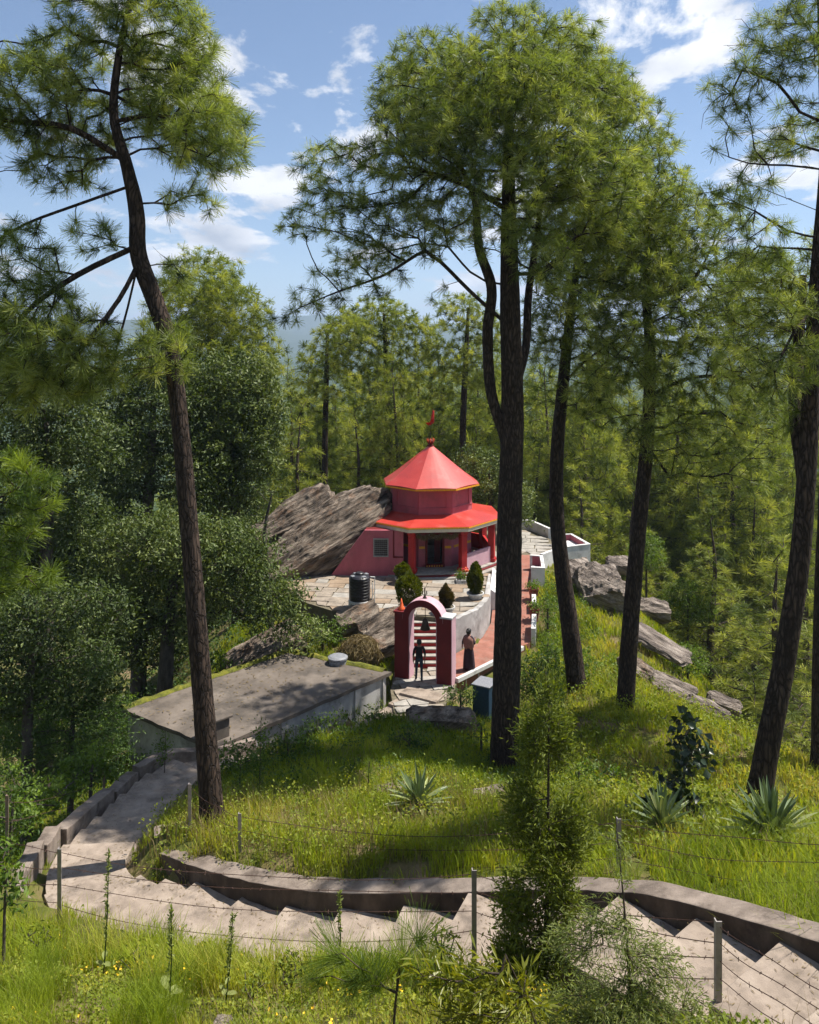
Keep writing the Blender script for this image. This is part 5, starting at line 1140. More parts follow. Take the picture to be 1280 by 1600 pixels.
KINDS_ = [pine_kind(101, 15, 3.6, 0.28, 1000), pine_kind(102, 13, 3.3, 0.18, 950, 62, 0.42, 0.028, kind='cone'), pine_kind(103, 17, 3.8, 0.34, 1000, lean=1.2), pine_kind(104, 11, 3.0, 0.12, 900, 62, 0.38, 0.026, kind='cone'), pine_kind(105, 16, 3.4, 0.36, 900, lean=-1.0)]
def plant_pine(kind, x, y, h, rot, label, group, zoff=0.0, wide=1.0):
    (tm_, cm_), hh = KINDS_[kind]; s_ = h / hh
    e = bpy.data.objects.new('pine_tree', None); S.collection.objects.link(e)
    e.location = (x, y, gzf(x, y) + zoff); e.rotation_euler = (0, 0, rot); e.scale = (s_ * wide, s_ * wide, s_); e.empty_display_size = .2
    tag(e, label, 'tree', group)
    for nm, me in (('trunk', tm_), ('crown', cm_)):
        o = bpy.data.objects.new(nm, me); S.collection.objects.link(o); o.parent = e
    return e
# pines told apart behind the temple: (kind, px, Y, top y in photo, label)
for (k, px, Y, ytop, lb_, wd_) in [
    (1, 405, 58, 560, 'small pine at the right end of the left wood, before the blue ridge', 1.0),
    (4, 628, 54, 560, 'thin-trunked pine just left of the temple roof', 1.0),
    (0, 762, 66, 500, 'pine half hidden behind the forked trunk', 1.0), (3, 470, 52, 640, 'low bushy pine above the top of the slanting rock', 1.1), (3, 555, 53, 650, 'low bright pine left of the temple roof above the rock', 1.1), (3, 648, 60, 640, 'low pine directly behind the temple roof', 1.0),
    (4, 925, 60, 560, 'pine with a forked dark trunk behind the lookout', 1.0), (0, 1062, 62, 600, 'dark pine standing beyond the boulders, right of the third trunk', 1.2), (2, 955, 72, 520, 'tall pine in the hollow behind the lookout seat', 1.1), (1, 850, 64, 560, 'pine between the second trunk and the walkway parapet', 1.0), (0, 1150, 58, 640, 'pine spreading over the slope beyond the outcrop', 1.25), (1, 1110, 46, 800, 'young pine below the crest right of the boulders', 1.2), (3, 1215, 40, 860, 'young pine behind the leaning trunk on the lower slope', 1.3), (1, 1260, 52, 720, 'pine low on the right behind the leaning trunk', 1.2), (2, 1190, 70, 560, 'tall pine in the gap left of the leaning trunk', 1.1), (3, 905, 54, 740, 'small pine just behind the lookout parapet', 1.0), (1, 990, 54, 760, 'small pine behind the third trunk near the boulders', 1.1)]:
    x = (px - 640) / FPX * Y; zt_ = CAMZ - (ytop - HOR) / FPX * Y; h = zt_ - gzf(x, Y)
    plant_pine(k, x, Y, max(4, h), px * 0.7, lb_, 'pines around the temple', wide=wd_ * min(1.6, max(0.8, 14 / max(h, 6))))
for i, (px, Y, ytop) in enumerate([(455, 66, 590), (490, 72, 560), (540, 68, 600), (575, 76, 540), (625, 70, 575), (655, 78, 540), (690, 68, 590), (705, 82, 530), (745, 72, 560), (780, 70, 600), (800, 80, 540), (835, 70, 590), (865, 78, 550), (900, 70, 600), (940, 80, 560), (985, 74, 590), (1025, 82, 560), (1070, 74, 600), (1115, 80, 580), (1165, 72, 620), (1215, 80, 580), (1255, 74, 620), (515, 60, 660), (600, 64, 650), (670, 66, 650), (745, 62, 660), (830, 60, 680), (1000, 62, 700), (1090, 58, 740), (1180, 56, 760), (1240, 60, 760), (475, 88, 610), (640, 92, 560), (770, 95, 560)]):
    x = (px - 640) / FPX * Y; h = CAMZ - (ytop - HOR) / FPX * Y - gzf(x, Y)
    plant_pine((i * 3 + 1) % 5, x, Y, h, i * 1.3, 'pine in the dense stand close behind the temple and lookout', 'pines close behind the temple', wide=min(1.5, max(.8, 15 / h)) * 1.1)
rp = np.random.default_rng(77); cntp = 0
for _ in range(4000):
    if cntp >= 200: break
    Y = rp.uniform(62, 260) ** 1.0; px = rp.uniform(-80, 1360); x = (px - 640) / FPX * Y
    if Y < 75 and 330 < px < 560: continue
    g_ = gzf(x, Y); h = rp.uniform(11, 18); ytop = HOR + (CAMZ - g_ - h) / (Y / FPX)
    if ytop < (640 if px < 480 else 600) or (px < 330 and Y < 120 and rp.random() < .6): continue
    side_ = 'on the left of the temple' if px < 640 else 'right of the temple'
    plant_pine(int(rp.integers(5)), x, Y, h, rp.uniform(0, 6.28), 'pine in the valley forest ' + ('behind the temple and left of it' if px < 640 else 'beyond the slope to the right of the temple'), 'valley pines left' if px < 640 else 'valley pines right', wide=rp.uniform(1.0, 1.35)); cntp += 1
# the far-off wood: one mass
n = 2400; Y = 255 + 900 * rp.random(n) ** 1.3; px = rp.uniform(-100, 1400, n); X = (px - 640) / FPX * Y; Z = ground_z(X, Y)
Pf = []; 
for k in range(9): Pf.append(np.stack([X + rp.normal(0, 1.9, n), Y + rp.normal(0, 1.9, n), Z + rp.uniform(2, 12, n)], -1))
Pf = np.concatenate(Pf); Df = np.tile(np.array([[0, 0, 1.0]]), (len(Pf), 1))
Vf, Ff, cf = needles(Pf, Df, 8, 2.7, 0.9, 9, 1.1, 0.5)
tag(mk('forest', Vf, Ff, M['needlefar'], None, col=cf), 'far-off pine forest covering the valley sides', 'forest', kind='stuff')
# ------------------------------------------------------------------ broadleaf trees
def broad(label, trunk, tw, blobs, spacing, k, sz, seed, mat='oakleaf', rcl=0.3, aspect=0.42, cat='tree', name='oak_tree', up=0.5, group=None, zmin=None, cm=0.42, cv=0.22, bark='oakbark', droop=0.0):
    tp = [at(*p) for p in trunk]; g0 = gzf(tp[0][0], tp[0][1]); tp[0][2] = min(tp[0][2], g0 - 0.2)
    tr = [w_ / 2 * p[2] / FPX for w_, p in zip(tw, trunk)]
    root = empty(name, (tp[0][0], tp[0][1], g0), label, cat, group)
    V, F = trunk_mesh(tp, tr, seed, 10, 1.3, 0.05, 0.25)
    T_ = blob_points(blobs, spacing, seed, 0.45)
    A, B, ra, rb, P, D = grow(catmull(tp, 0.3), T_, (), seed, step=0.5, zmin=zmin if zmin is not None else -1e9, rtip=0.006)
    V3, F3 = frusta(A, B, ra, rb, 4); Vj, Fj, _ = join([(V, F), (V3, F3)]); mk('trunk' if cat == 'tree' else 'stem', Vj, Fj, M[bark], root, smooth=True)
    r = np.random.default_rng(seed + 5); n = len(P)
    Q = (P[:, None, :] + r.normal(0, 1, (n, k, 3)) * np.array([rcl, rcl, rcl * 0.7]) * .85 * r.uniform(.45, 1.4, (n, 1, 1))).reshape(-1, 3)
    c0 = np.repeat(r.normal(cm, cv * 0.9, n), k)
    V4, F4, c4 = leaves(Q, sz, seed + 2, up, aspect, col0=c0, droop=droop)
    mk('crown' if cat == 'tree' else 'foliage', V4, F4, M[mat], root, col=c4)
    return root
OK = 'oaklike evergreens left of the temple'
broad('oak with a pale brownish crown against the sky left of the slanting rock', [(372, 960, 40), (370, 850, 40), (362, 720, 40), (360, 620, 40)], [20, 16, 12, 6], [pb(365, 620, 40, 75, 70), pb(395, 690, 40, 55, 60), pb(330, 680, 40, 55, 70), pb(420, 640, 40, 25, 35, .7), pb(360, 760, 40, 60, 50, .8)], 0.46, 66, 0.22, 201, group=OK, cm=.5)
broad('wide silvery green oak filling the middle of the left wood', [(255, 1090, 33), (262, 1000, 33), (270, 920, 33), (280, 850, 33)], [26, 22, 16, 8], [pb(230, 850, 33, 100, 55), pb(330, 860, 33, 85, 55), pb(420, 940, 33, 60, 45), pb(180, 930, 33, 65, 70), pb(280, 940, 33.5, 90, 50, .8), pb(380, 880, 33, 60, 45), pb(470, 985, 33.2, 40, 26, .9), pb(150, 1010, 32, 45, 45, .8)], 0.42, 62, 0.185, 202, group=OK, cm=.5)
broad('tall dark oak with bare limbs behind the crooked pine', [(215, 1000, 38), (225, 860, 38), (235, 740, 38), (240, 620, 38)], [26, 22, 16, 8], [pb(250, 640, 38, 80, 70), pb(200, 720, 38, 75, 70), pb(300, 740, 38, 55, 70, .9), pb(170, 610, 38, 60, 50, .8), pb(250, 560, 38, 60, 40, .7)], 0.48, 60, 0.21, 203, group=OK, cm=.4)
broad('oak at the left edge above the bright pine tufts', [(70, 1060, 30), (72, 900, 30), (75, 760, 30), (70, 640, 30)], [28, 22, 16, 8], [pb(80, 620, 30, 80, 55, .9), pb(40, 700, 30, 70, 70), pb(130, 690, 30, 60, 60, .9), pb(10, 600, 30, 60, 60, .8), pb(100, 800, 30.5, 60, 60, .8), pb(20, 830, 30, 60, 70, .8)], 0.42, 60, 0.185, 204, group=OK, cm=.42)
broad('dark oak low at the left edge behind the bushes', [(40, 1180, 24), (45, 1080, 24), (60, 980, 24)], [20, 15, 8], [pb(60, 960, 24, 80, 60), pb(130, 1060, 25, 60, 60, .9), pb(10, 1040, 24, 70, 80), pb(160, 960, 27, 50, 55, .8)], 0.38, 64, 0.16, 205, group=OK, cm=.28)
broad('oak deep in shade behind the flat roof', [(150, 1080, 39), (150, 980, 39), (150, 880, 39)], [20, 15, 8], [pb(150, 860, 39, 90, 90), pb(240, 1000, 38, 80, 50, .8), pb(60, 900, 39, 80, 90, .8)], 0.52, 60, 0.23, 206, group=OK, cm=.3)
broad('evergreen with reddish tips directly behind the temple drum', [(770, 850, 50), (768, 790, 50), (765, 740, 50)], [14, 10, 5], [pb(765, 745, 50, 50, 40), pb(740, 720, 50, 30, 22, .8), pb(800, 780, 50, 40, 40, .8)], 0.48, 70, 0.2, 207, cm=.5)
broad('bare-stemmed tree leaning beside the slanting rock', [(424, 935, 37.5), (418, 890, 37.5), (414, 830, 37.5), (425, 770, 37.5)], [11, 9, 6, 3], [pb(420, 770, 37.5, 35, 30, .6), pb(400, 820, 37.5, 30, 35, .6)], 0.45, 22, 0.14, 208, cm=.45)

# ------------------------------------------------------------------ shrubs
SH = 'bushes on the left below the steps'
broad('large feathery blue-green bush at the left of the flat roof', [(110, 1230, 25), (112, 1160, 25), (118, 1080, 25)], [10, 8, 4], [pb(110, 1060, 25, 75, 45), pb(60, 1120, 25, 70, 60), pb(150, 1130, 25, 55, 50), pb(190, 1180, 25.5, 26, 32, .8), pb(90, 1180, 24.5, 70, 40, .8), pb(40, 1190, 24.5, 60, 50, .9), pb(130, 1200, 25, 40, 30, .9)], 0.33, 60, 0.125, 221, 'blueleaf', 0.22, 0.3, 'bush', 'bush', group=SH, cm=.5)
broad('bright light-green leafy bush beside the parapet of the lower flight', [(140, 1260, 22), (142, 1225, 22), (145, 1195, 22)], [6, 5, 3], [pb(150, 1190, 22.4, 24, 26), pb(112, 1215, 21.4, 30, 28), pb(72, 1240, 19.8, 30, 30, .9), pb(170, 1215, 23.4, 14, 18, .8), pb(35, 1270, 18.6, 34, 28, .9)], 0.26, 40, 0.14, 222, 'freshleaf', 0.16, 0.55, 'bush', 'bush', group=SH, cm=.65)
broad('dark glossy bush in the lower left below the bend', [(15, 1340, 17.6), (17, 1300, 17.6), (20, 1260, 17.6)], [6, 5, 3], [pb(15, 1290, 17.6, 32, 30), pb(-30, 1270, 17.6, 40, 40, .8), pb(5, 1230, 18.6, 40, 36, .9)], 0.24, 44, 0.10, 223, 'freshleaf', 0.16, 0.45, 'bush', 'bush', group=SH, cm=.3)
broad('broad-leaved shrub at the left edge in front of the fence', [(5, 1440, 11), (8, 1400, 11), (12, 1360, 11)], [5, 4, 2], [pb(12, 1375, 11, 28, 30), pb(-15, 1340, 11, 30, 40), pb(30, 1400, 11, 18, 22, .9)], 0.14, 12, 0.12, 224, 'freshleaf', 0.09, 0.42, 'bush', 'bush', cm=.45)
broad('mossy green shrubs on the bank below the water tank', [(505, 1010, 34.8), (503, 995, 34.8), (500, 980, 34.8)], [5, 4, 3], [pb(490, 985, 34.8, 45, 22), pb(440, 1000, 34.6, 40, 18, .8), pb(530, 980, 35, 22, 14, .7), pb(540, 1005, 34, 18, 10, .6)], 0.32, 26, 0.13, 225, 'freshleaf', 0.2, 0.5, 'bush', 'bush', cm=.45)
broad('light green sapling behind the flat roof back edge', [(345, 1050, 33.5), (345, 1038, 33.5), (345, 1028, 33.5)], [3, 3, 2], [pb(345, 1030, 33.5, 22, 13), pb(320, 1040, 33.5, 14, 10)], 0.26, 22, 0.16, 226, 'freshleaf', 0.17, 0.6, 'bush', 'bush', cm=.7)
for i, (px, py, Y, rx, ry, lb_) in enumerate([(856, 950, 37.0, 14, 24, 'leafy shrub pressed against the walkway wall below the pots'), (856, 1015, 34.0, 18, 26, 'tall leafy shrub hanging down from the near end of the walkway'), (878, 915, 40.5, 14, 16, 'shrub under the low wall linking the seats'), (845, 1060, 30, 35, 40, 'shaded shrub between the two nearest trunks'), (905, 1040, 31, 20, 30, 'small shrub at the foot of the second trunk'), (720, 1085, 29.5, 22, 20, 'dim shrub below the white kerb props'), (372, 1185, 22.6, 40, 24, 'shaded bush behind the crooked pine foot, before the flat roof'), (450, 1165, 23.6, 42, 20, 'low dark bush along the hidden path to the gate'), (520, 1140, 25.2, 40, 18, 'dark bush below the white wall of the flat-roofed building'), (585, 1122, 26.6, 26, 14, 'small dark bush at the gate end of the flat-roofed building'), (640, 1150, 24.5, 40, 14, 'low shaded growth in front of the long grey boulder'), (752, 1140, 25.5, 18, 16, 'small bright shrub left of the largest trunk'), (1075, 1030, 37, 30, 26, 'grassy bush beyond the flat slab'), (955, 1215, 20, 26, 28, 'dark small-leaved shrub on the slope behind the far fence'), (905, 1215, 20.5, 34, 26, 'yellow-green shrub right of the young cypress'), (1010, 860, 50, 28, 30, 'shrub on the ridge behind the boulders'), (1075, 940, 46, 40, 34, 'shrubs at the top of the sunny slope beyond the round boulder')]):
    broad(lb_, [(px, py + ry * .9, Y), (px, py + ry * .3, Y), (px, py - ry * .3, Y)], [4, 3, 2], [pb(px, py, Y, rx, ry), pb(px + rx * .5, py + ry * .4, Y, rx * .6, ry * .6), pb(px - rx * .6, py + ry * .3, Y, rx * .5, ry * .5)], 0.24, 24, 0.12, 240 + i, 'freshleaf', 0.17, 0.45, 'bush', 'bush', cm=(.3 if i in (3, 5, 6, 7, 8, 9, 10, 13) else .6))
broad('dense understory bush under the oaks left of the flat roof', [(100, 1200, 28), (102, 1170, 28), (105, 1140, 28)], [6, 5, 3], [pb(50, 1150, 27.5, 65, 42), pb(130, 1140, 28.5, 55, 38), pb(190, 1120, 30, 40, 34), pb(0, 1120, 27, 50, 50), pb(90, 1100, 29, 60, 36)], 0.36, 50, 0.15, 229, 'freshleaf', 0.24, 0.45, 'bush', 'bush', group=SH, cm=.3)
# dark big-leaved shrub on the right
broad('dark upright shrub with large rounded leaves between the two agaves on the right', [(1062, 1310, 16), (1066, 1230, 16), (1080, 1150, 16)], [6, 5, 2], [pb(1075, 1160, 16, 20, 40, .6), pb(1060, 1215, 16, 22, 30, .7), pb(1050, 1275, 16, 60, 26, .9), pb(1100, 1180, 16, 14, 28, .6)], 0.17, 6, 0.2, 260, 'darkleaf', 0.11, 0.75, 'bush', 'bush', cm=.5)

for i, (px, py, Y, rx, ry, lb_) in enumerate([(455, 1512, 10.4, 24, 20, 'low leafy weed clump on the bank left of the pine sapling'), (395, 1535, 9.8, 26, 18, 'leafy weed clump with pale leaves near the bottom, left of the centre'), (690, 1470, 10.6, 22, 22, 'upright leafy weed before the steps by the middle fence post'), (215, 1500, 10.8, 26, 18, 'yellowish weed clump behind the pale-leaved mullein'), (60, 1470, 11.5, 24, 20, 'weed clump below the left fence post')]):
    broad(lb_, [(px, py + ry, Y), (px, py + ry * .3, Y), (px, py - ry * .3, Y)], [3, 2, 1], [pb(px, py, Y, rx, ry), pb(px + rx * .5, py - ry * .5, Y, rx * .5, ry * .5, .7)], 0.10, 14, 0.075, 280 + i, 'weed', 0.07, 0.4, 'plant', 'weed_clump', cm=.5)
# clipped conifers and planters on the terrace
def conifer_ball(label, c, rx, rz_, seed, mat, planter=True, prof='egg'):
    root = empty('potted_conifer', c, label, 'plant', 'potted conifers on the terrace')
    if planter:
        b = MB(); b.lathe([(0.26, -0.01), (0.36, 0.17), (0.42, 0.22), (0.42, 0.28), (0.36, 0.28), (0.34, 0.22)], c, 18); b.build('planter', M['white'], root)
        b = MB(); b.lathe([(0.345, 0.2), (0.345, 0.245)], c, 16); b.build('soil', M['mortar'], root)
    b = MB(); b.tube([np.array(c) + [0, 0, .1], np.array(c) + [0, 0, .25 + rz_]], [0.04, 0.02], 6); b.build('stem', M['twig'], root)
    r = np.random.default_rng(seed); n = 5200; q = r.normal(size=(n, 3)); q /= np.linalg.norm(q, axis=1)[:, None]; q *= (0.72 + 0.33 * r.random((n, 1)) ** .7)
    sh = np.where(q[:, 2:3] > 0, 1 - 0.30 * q[:, 2:3] if prof == 'egg' else 1 - .6 * q[:, 2:3], 1 - 0.15 * q[:, 2:3] ** 2)
    lump = 1 + .6 * (fbm(q[:, 0] * 2 + 5, q[:, 2] * 2 + q[:, 1] * 2, seed, 3)[:, None] - .5)
    P = np.array(c) + np.array([0, 0, 0.27 + rz_]) + np.stack([q[:, 0] * rx * sh[:, 0], q[:, 1] * rx * sh[:, 0], q[:, 2] * rz_], -1) * lump
    dd = q.copy(); dd[:, 2] += 0.9
    V, F, cl = leaves(P, 0.13, seed + 1, 0.2, 0.4, 0.2, dirs=dd); mk('foliage', V, F, M[mat], root, col=cl)
    return root
def onterr(px, py): Y = (CAMZ - TZ) * FPX / (py - HOR); return (float((px - 640) / FPX * Y), float(Y), TZ)
conifer_ball('largest round potted conifer standing just above the gate arch', onterr(639, 953), 0.56, 0.66, 301, 'thuja')
conifer_ball('small potted conifer at the foot of the left temple column', onterr(630, 911), 0.36, 0.34, 302, 'thuja')
conifer_ball('tall oval potted conifer at the terrace corner by the retaining wall', onterr(743, 935), 0.33, 0.68, 303, 'thuja')
conifer_ball('small browning potted conifer right of the gate arch', onterr(697, 957), 0.25, 0.46, 304, 'thujabrown', prof='cone')
c = onterr(722, 909); root = empty('flower_box', c, 'low white planter with small plants at the right temple column', 'planter')
b = MB(); b.box((c[0] - .32, c[1] - .3, TZ), (c[0] + .32, c[1] + .3, TZ + .16)); b.build('trough', M['white'], root, bevel=.02)
b = MB(); b.box((c[0] - .26, c[1] - .24, TZ + .1605), (c[0] + .26, c[1] + .24, TZ + .18)); b.build('soil', M['mortar'], root)
r = np.random.default_rng(5); P = np.array(c) + [0, 0, .34] + r.normal(0, 1, (260, 3)) * (.17, .15, .12); V, F, cl = leaves(P, .12, 6, cmean=.5); mk('foliage', V, F, M['freshleaf'], root, col=cl)
b = MB(); c2 = (c[0] + .22, c[1] + .1, TZ + .18)
for q in range(14): 
    p = np.array(c2) + r.normal(0, .06, 3) + [0, 0, .3]; b.lathe([(0.02, 0), (.05, .03), (.02, .05)], tuple(p), 6)
b.build('blossom', M['orange'], root)
for t_, P in POTS:
    V, F, cl = leaves(P, 0.13, 11, cmean=.6); mk('foliage', V, F, M['freshleaf'], t_, col=cl)
# dried leaf garland under the canopy
r = np.random.default_rng(15); n = 900; t = r.random(n); a0 = np.array(oc(0, 3.75)); a1 = np.array(oc(1, 3.75)); xy = a0 + (a1 - a0) * (0.12 + .74 * t)[:, None]
z = 3.83 - 0.12 * np.sin(t * math.pi * 3) ** 2 - .22 * r.random(n) ** 1.3
P = np.c_[xy + r.normal(0, .035, (n, 2)), z]; V, F, cl = leaves(P, 0.13, 16, 0, .4, dirs=np.tile([0, 0, -1.0], (n, 1))); tag(mk('garland', V, F, M['drygrass'], col=cl * .35), 'dried leaf garland hung between the temple columns', 'garland')
# heap of dry brush left of the gate
c = at(562, 1008, 33.2); r = np.random.default_rng(17); n = 2600; q = r.normal(size=(n, 3)); q[:, 2] = abs(q[:, 2]); q /= np.linalg.norm(q, axis=1)[:, None]; P = c + np.array([0, 0, -.5]) + q * np.array([.95, .7, .95]) * r.uniform(.75, 1.02, (n, 1))
dd = np.cross(q, r.normal(size=(n, 3))); dd[:, 2] -= .6; V, F, cl = leaves(P, .4, 18, 0, .07, dirs=dd, cmean=.35); tag(mk('brush_heap', V, F, M['drygrass'], col=cl), 'rounded heap of dry brush beside the gate', 'heap')

# ------------------------------------------------------------------ agaves
def agave(label, px, py, Y, rad, seed, n=34):
    p = at(px, py, Y); z = gzf(p[0], p[1]); p[2] = z + .12; r = np.random.default_rng(seed)
    root = empty('agave', p, label, 'plant', 'agaves')
    for i in range(n):
        el = 1.45 - 1.45 * (i / n) ** .8 + r.normal(0, .05); az = i * 2.4 + r.normal(0, .15); L_ = rad * r.uniform(.85, 1.1)
        d = np.array([math.cos(az) * math.cos(el), math.sin(az) * math.cos(el), math.sin(el)]); s_ = np.array([-math.sin(az), math.cos(az), 0]); u_ = np.cross(s_, -d); u_ = u_ if u_[2] > 0 else -u_
        V = []; F = []; ts = [0, .2, .45, .7, .9, 1]; ws = [.05, .055, .06, .045, .018, .002]
        for t, w_ in zip(ts, ws):
            c_ = p + d * L_ * t + np.array([0, 0, -0.10 * L_ * t * t * math.cos(el)]); w_ = w_ * rad
            V += [c_ - s_ * w_ + u_ * w_ * .5, c_ - u_ * w_ * .25, c_ + s_ * w_ + u_ * w_ * .5]
        for k in range(len(ts) - 1):
            F += [(k * 3, k * 3 + 1, k * 3 + 4, k * 3 + 3), (k * 3 + 1, k * 3 + 2, k * 3 + 5, k * 3 + 4)]
        mk('leaf', V, F, M['agave'], root, col=np.full(len(V), float(np.clip(r.normal(.4 if el > .6 else .62, .15), 0, 1))))
agave('agave standing in the grassy knoll below the gate', 656, 1258, 17.6, .85, 401, 46)
agave('smaller agave right of the far fence post', 1036, 1316, 15.2, .82, 402, 44)
agave('largest agave at the foot of the leaning pine', 1206, 1316, 14.6, 1.0, 403, 54)

# ------------------------------------------------------------------ young conifers and weeds in the foreground
def spray_tree(label, base, top, blobs, spacing, k, sz, seed, mat, asp, name, rcl=.12, tw=.03, droop=0.0, cat='tree', dirs_out=False):
    base = np.array(base); top = np.array(top); root = empty(name, base, label, cat)
    tp = [base - [0, 0, .25], base * .6 + top * .4 + [.02, 0, 0], top]
    V, F = trunk_mesh(tp, [tw, tw * .7, tw * .2], seed, 8, 1.2, .05, .1)
    T_ = blob_points(blobs, spacing, seed, .25); A, B, ra, rb, P, D = grow(catmull(tp, .15), T_, (), seed, step=.2, rtip=.0028, bow=.05)
    Vb, Fb, _ = join([(V, F), frusta(A, B, ra, rb, 4)]); mk('trunk', Vb, Fb, M['twig'], root, smooth=True)
    r = np.random.default_rng(seed + 1); n = len(P); Q = (P[:, None, :] + r.normal(0, rcl, (n, k, 3)) - D[:, None, :] * r.random((n, k, 1)) * rcl * 2).reshape(-1, 3)
    dd = np.repeat(D, k, 0) + np.array([0, 0, .3 - droop]) + r.normal(0, .5, (n * k, 3))
    V4, F4, c4 = leaves(Q, sz, seed + 2, .2, asp, dirs=dd, cmean=.45, cvar=.2); mk('crown', V4, F4, M[mat], root, col=c4)
    return root
Yc = 10.6
bx_ = at(850, 1500, Yc); bx_[2] = gzf(bx_[0], bx_[1])
spray_tree('slender dark young cypress growing in front of the steps', bx_, at(858, 1075, Yc), [pb(805, 1420, Yc, 32, 55, .6), pb(880, 1410, Yc, 30, 60, .6), pb(795, 1500, Yc, 34, 45, .7), pb(850, 1490, Yc - .1, 45, 45, .5), pb(898, 1290, Yc, 24, 60, .8), pb(815, 1270, Yc, 26, 60, .6), pb(830, 1160, Yc, 22, 55, .55), pb(880, 1160, Yc, 22, 50, .55), pb(858, 1080, Yc, 15, 45, .6), pb(850, 1340, Yc - .15, 30, 60, .5)], .092, 34, .095, 501, 'cypress', .22, 'cypress_tree', .07, .035)
Yd = 7.6
bd = at(988, 1650, Yd); bd[2] = gzf(bd[0], bd[1])
spray_tree('feathery pale green young cedar in the lower right foreground', bd, at(962, 1275, Yd), [pb(950, 1440, Yd, 50, 28, .8), pb(900, 1470, Yd, 55, 28, .8), pb(1020, 1500, Yd, 60, 35, .7), pb(960, 1550, Yd, 80, 34, .6), pb(1060, 1570, Yd, 60, 28, .5), pb(900, 1590, Yd, 80, 36, .7), pb(1080, 1615, Yd, 70, 24, .6), pb(970, 1340, Yd, 18, 40, .35), pb(940, 1310, Yd, 14, 14, .4), pb(1000, 1610, Yd - .3, 90, 40, .9)], .085, 40, .06, 502, 'deodar', .17, 'cedar_tree', .05, .018, droop=.5)
Yw = 6.6
bw = at(870, 1680, Yw); bw[2] = gzf(bw[0], bw[1])
spray_tree('sapling with long narrow yellow-green leaves beside the young cedar', bw, at(790, 1490, Yw), [pb(740, 1520, Yw, 55, 18, .8), pb(790, 1545, Yw, 55, 22, .7), pb(690, 1535, Yw, 45, 14, .8), pb(830, 1565, Yw, 35, 22, .6), pb(760, 1575, Yw, 60, 20, .6), pb(690, 1580, Yw, 30, 20, .5), pb(740, 1605, Yw, 60, 22, .6), pb(660, 1510, Yw, 30, 12, .7)], .085, 11, .14, 503, 'willow', .16, 'willow_sapling', .05, .014)
# bright pine seedlings
def seedling(label, stem, blobs, seed, Y, k=230, ln=.36, wd=.0050, spacing=.15):
    tp = [at(*p) for p in stem]; tp[0][2] = min(tp[0][2], gzf(tp[0][0], tp[0][1]) - .05); root = empty('pine_sapling', tp[0], label, 'tree')
    V, F = trunk_mesh(tp, [.016, .012, .009][:len(tp)], seed, 7, 1.1, .05, .08); T_ = blob_points(blobs, spacing, seed, .1)
    A, B, ra, rb, P, D = grow(catmull(tp, .1), T_, (), seed, step=.15, rtip=.005); Vb, Fb, _ = join([(V, F), frusta(A, B, ra, rb, 5)]); mk('trunk', Vb, Fb, M['twig'], root, smooth=True)
    D[:, 2] += .6; D /= np.linalg.norm(D, axis=1)[:, None]; V4, F4, c4 = needles(P, D, k, ln, wd, seed + 1, .85, .16, .05); mk('crown', V4, F4, M['needlefresh'], root, col=c4)
seedling('bright pine sapling with long fine needles at the bottom centre', [(612, 1640, 7.6), (618, 1570, 7.6), (626, 1510, 7.6)], [pb(628, 1500, 7.6, 16, 26), pb(515, 1500, 7.6, 18, 18), pb(575, 1520, 7.6, 24, 20, .9), pb(668, 1470, 7.6, 18, 16), pb(545, 1540, 7.6, 26, 16), pb(480, 1530, 7.6, 16, 14)], 511, 7.6)
seedling('small pine seedling in the shaded grass near the flat-roofed building', [(575, 1245, 19), (576, 1215, 19), (578, 1190, 19)], [pb(578, 1195, 19, 6, 14), pb(583, 1215, 19, 6, 8)], 512, 19, 90, .22, .007)
for i, (px, y0, y1, Y, w_, lb_) in enumerate([(404, 1240, 1118, 20.5, 16, 'slim leafy sapling in front of the flat roof wall'), (372, 1250, 1180, 20, 12, 'short leafy sapling right of the crooked pine'), (475, 1190, 1135, 24, 10, 'thin sapling near the white wall of the flat-roofed building'), (255, 1200, 1140, 23.5, 14, 'sapling in front of the left wall of the flat-roofed building'), (865, 1150, 1010, 26, 16, 'thin bright sapling between the first two right trunks')]):
    b0 = at(px, y0, Y); b0[2] = gzf(b0[0], b0[1]); t0 = at(px + 4, y1, Y); hh = (b0[2], t0[2])
    my = (y0 + y1) / 2; spray_tree(lb_, b0, t0, [pb(px, my, Y, w_, (y0 - y1) * .42, .8), pb(px + 3, y1 + 15, Y, w_ * .6, 14)], .16, 14, .10, 520 + i, 'freshleaf', .4, 'sapling', .09, .018)
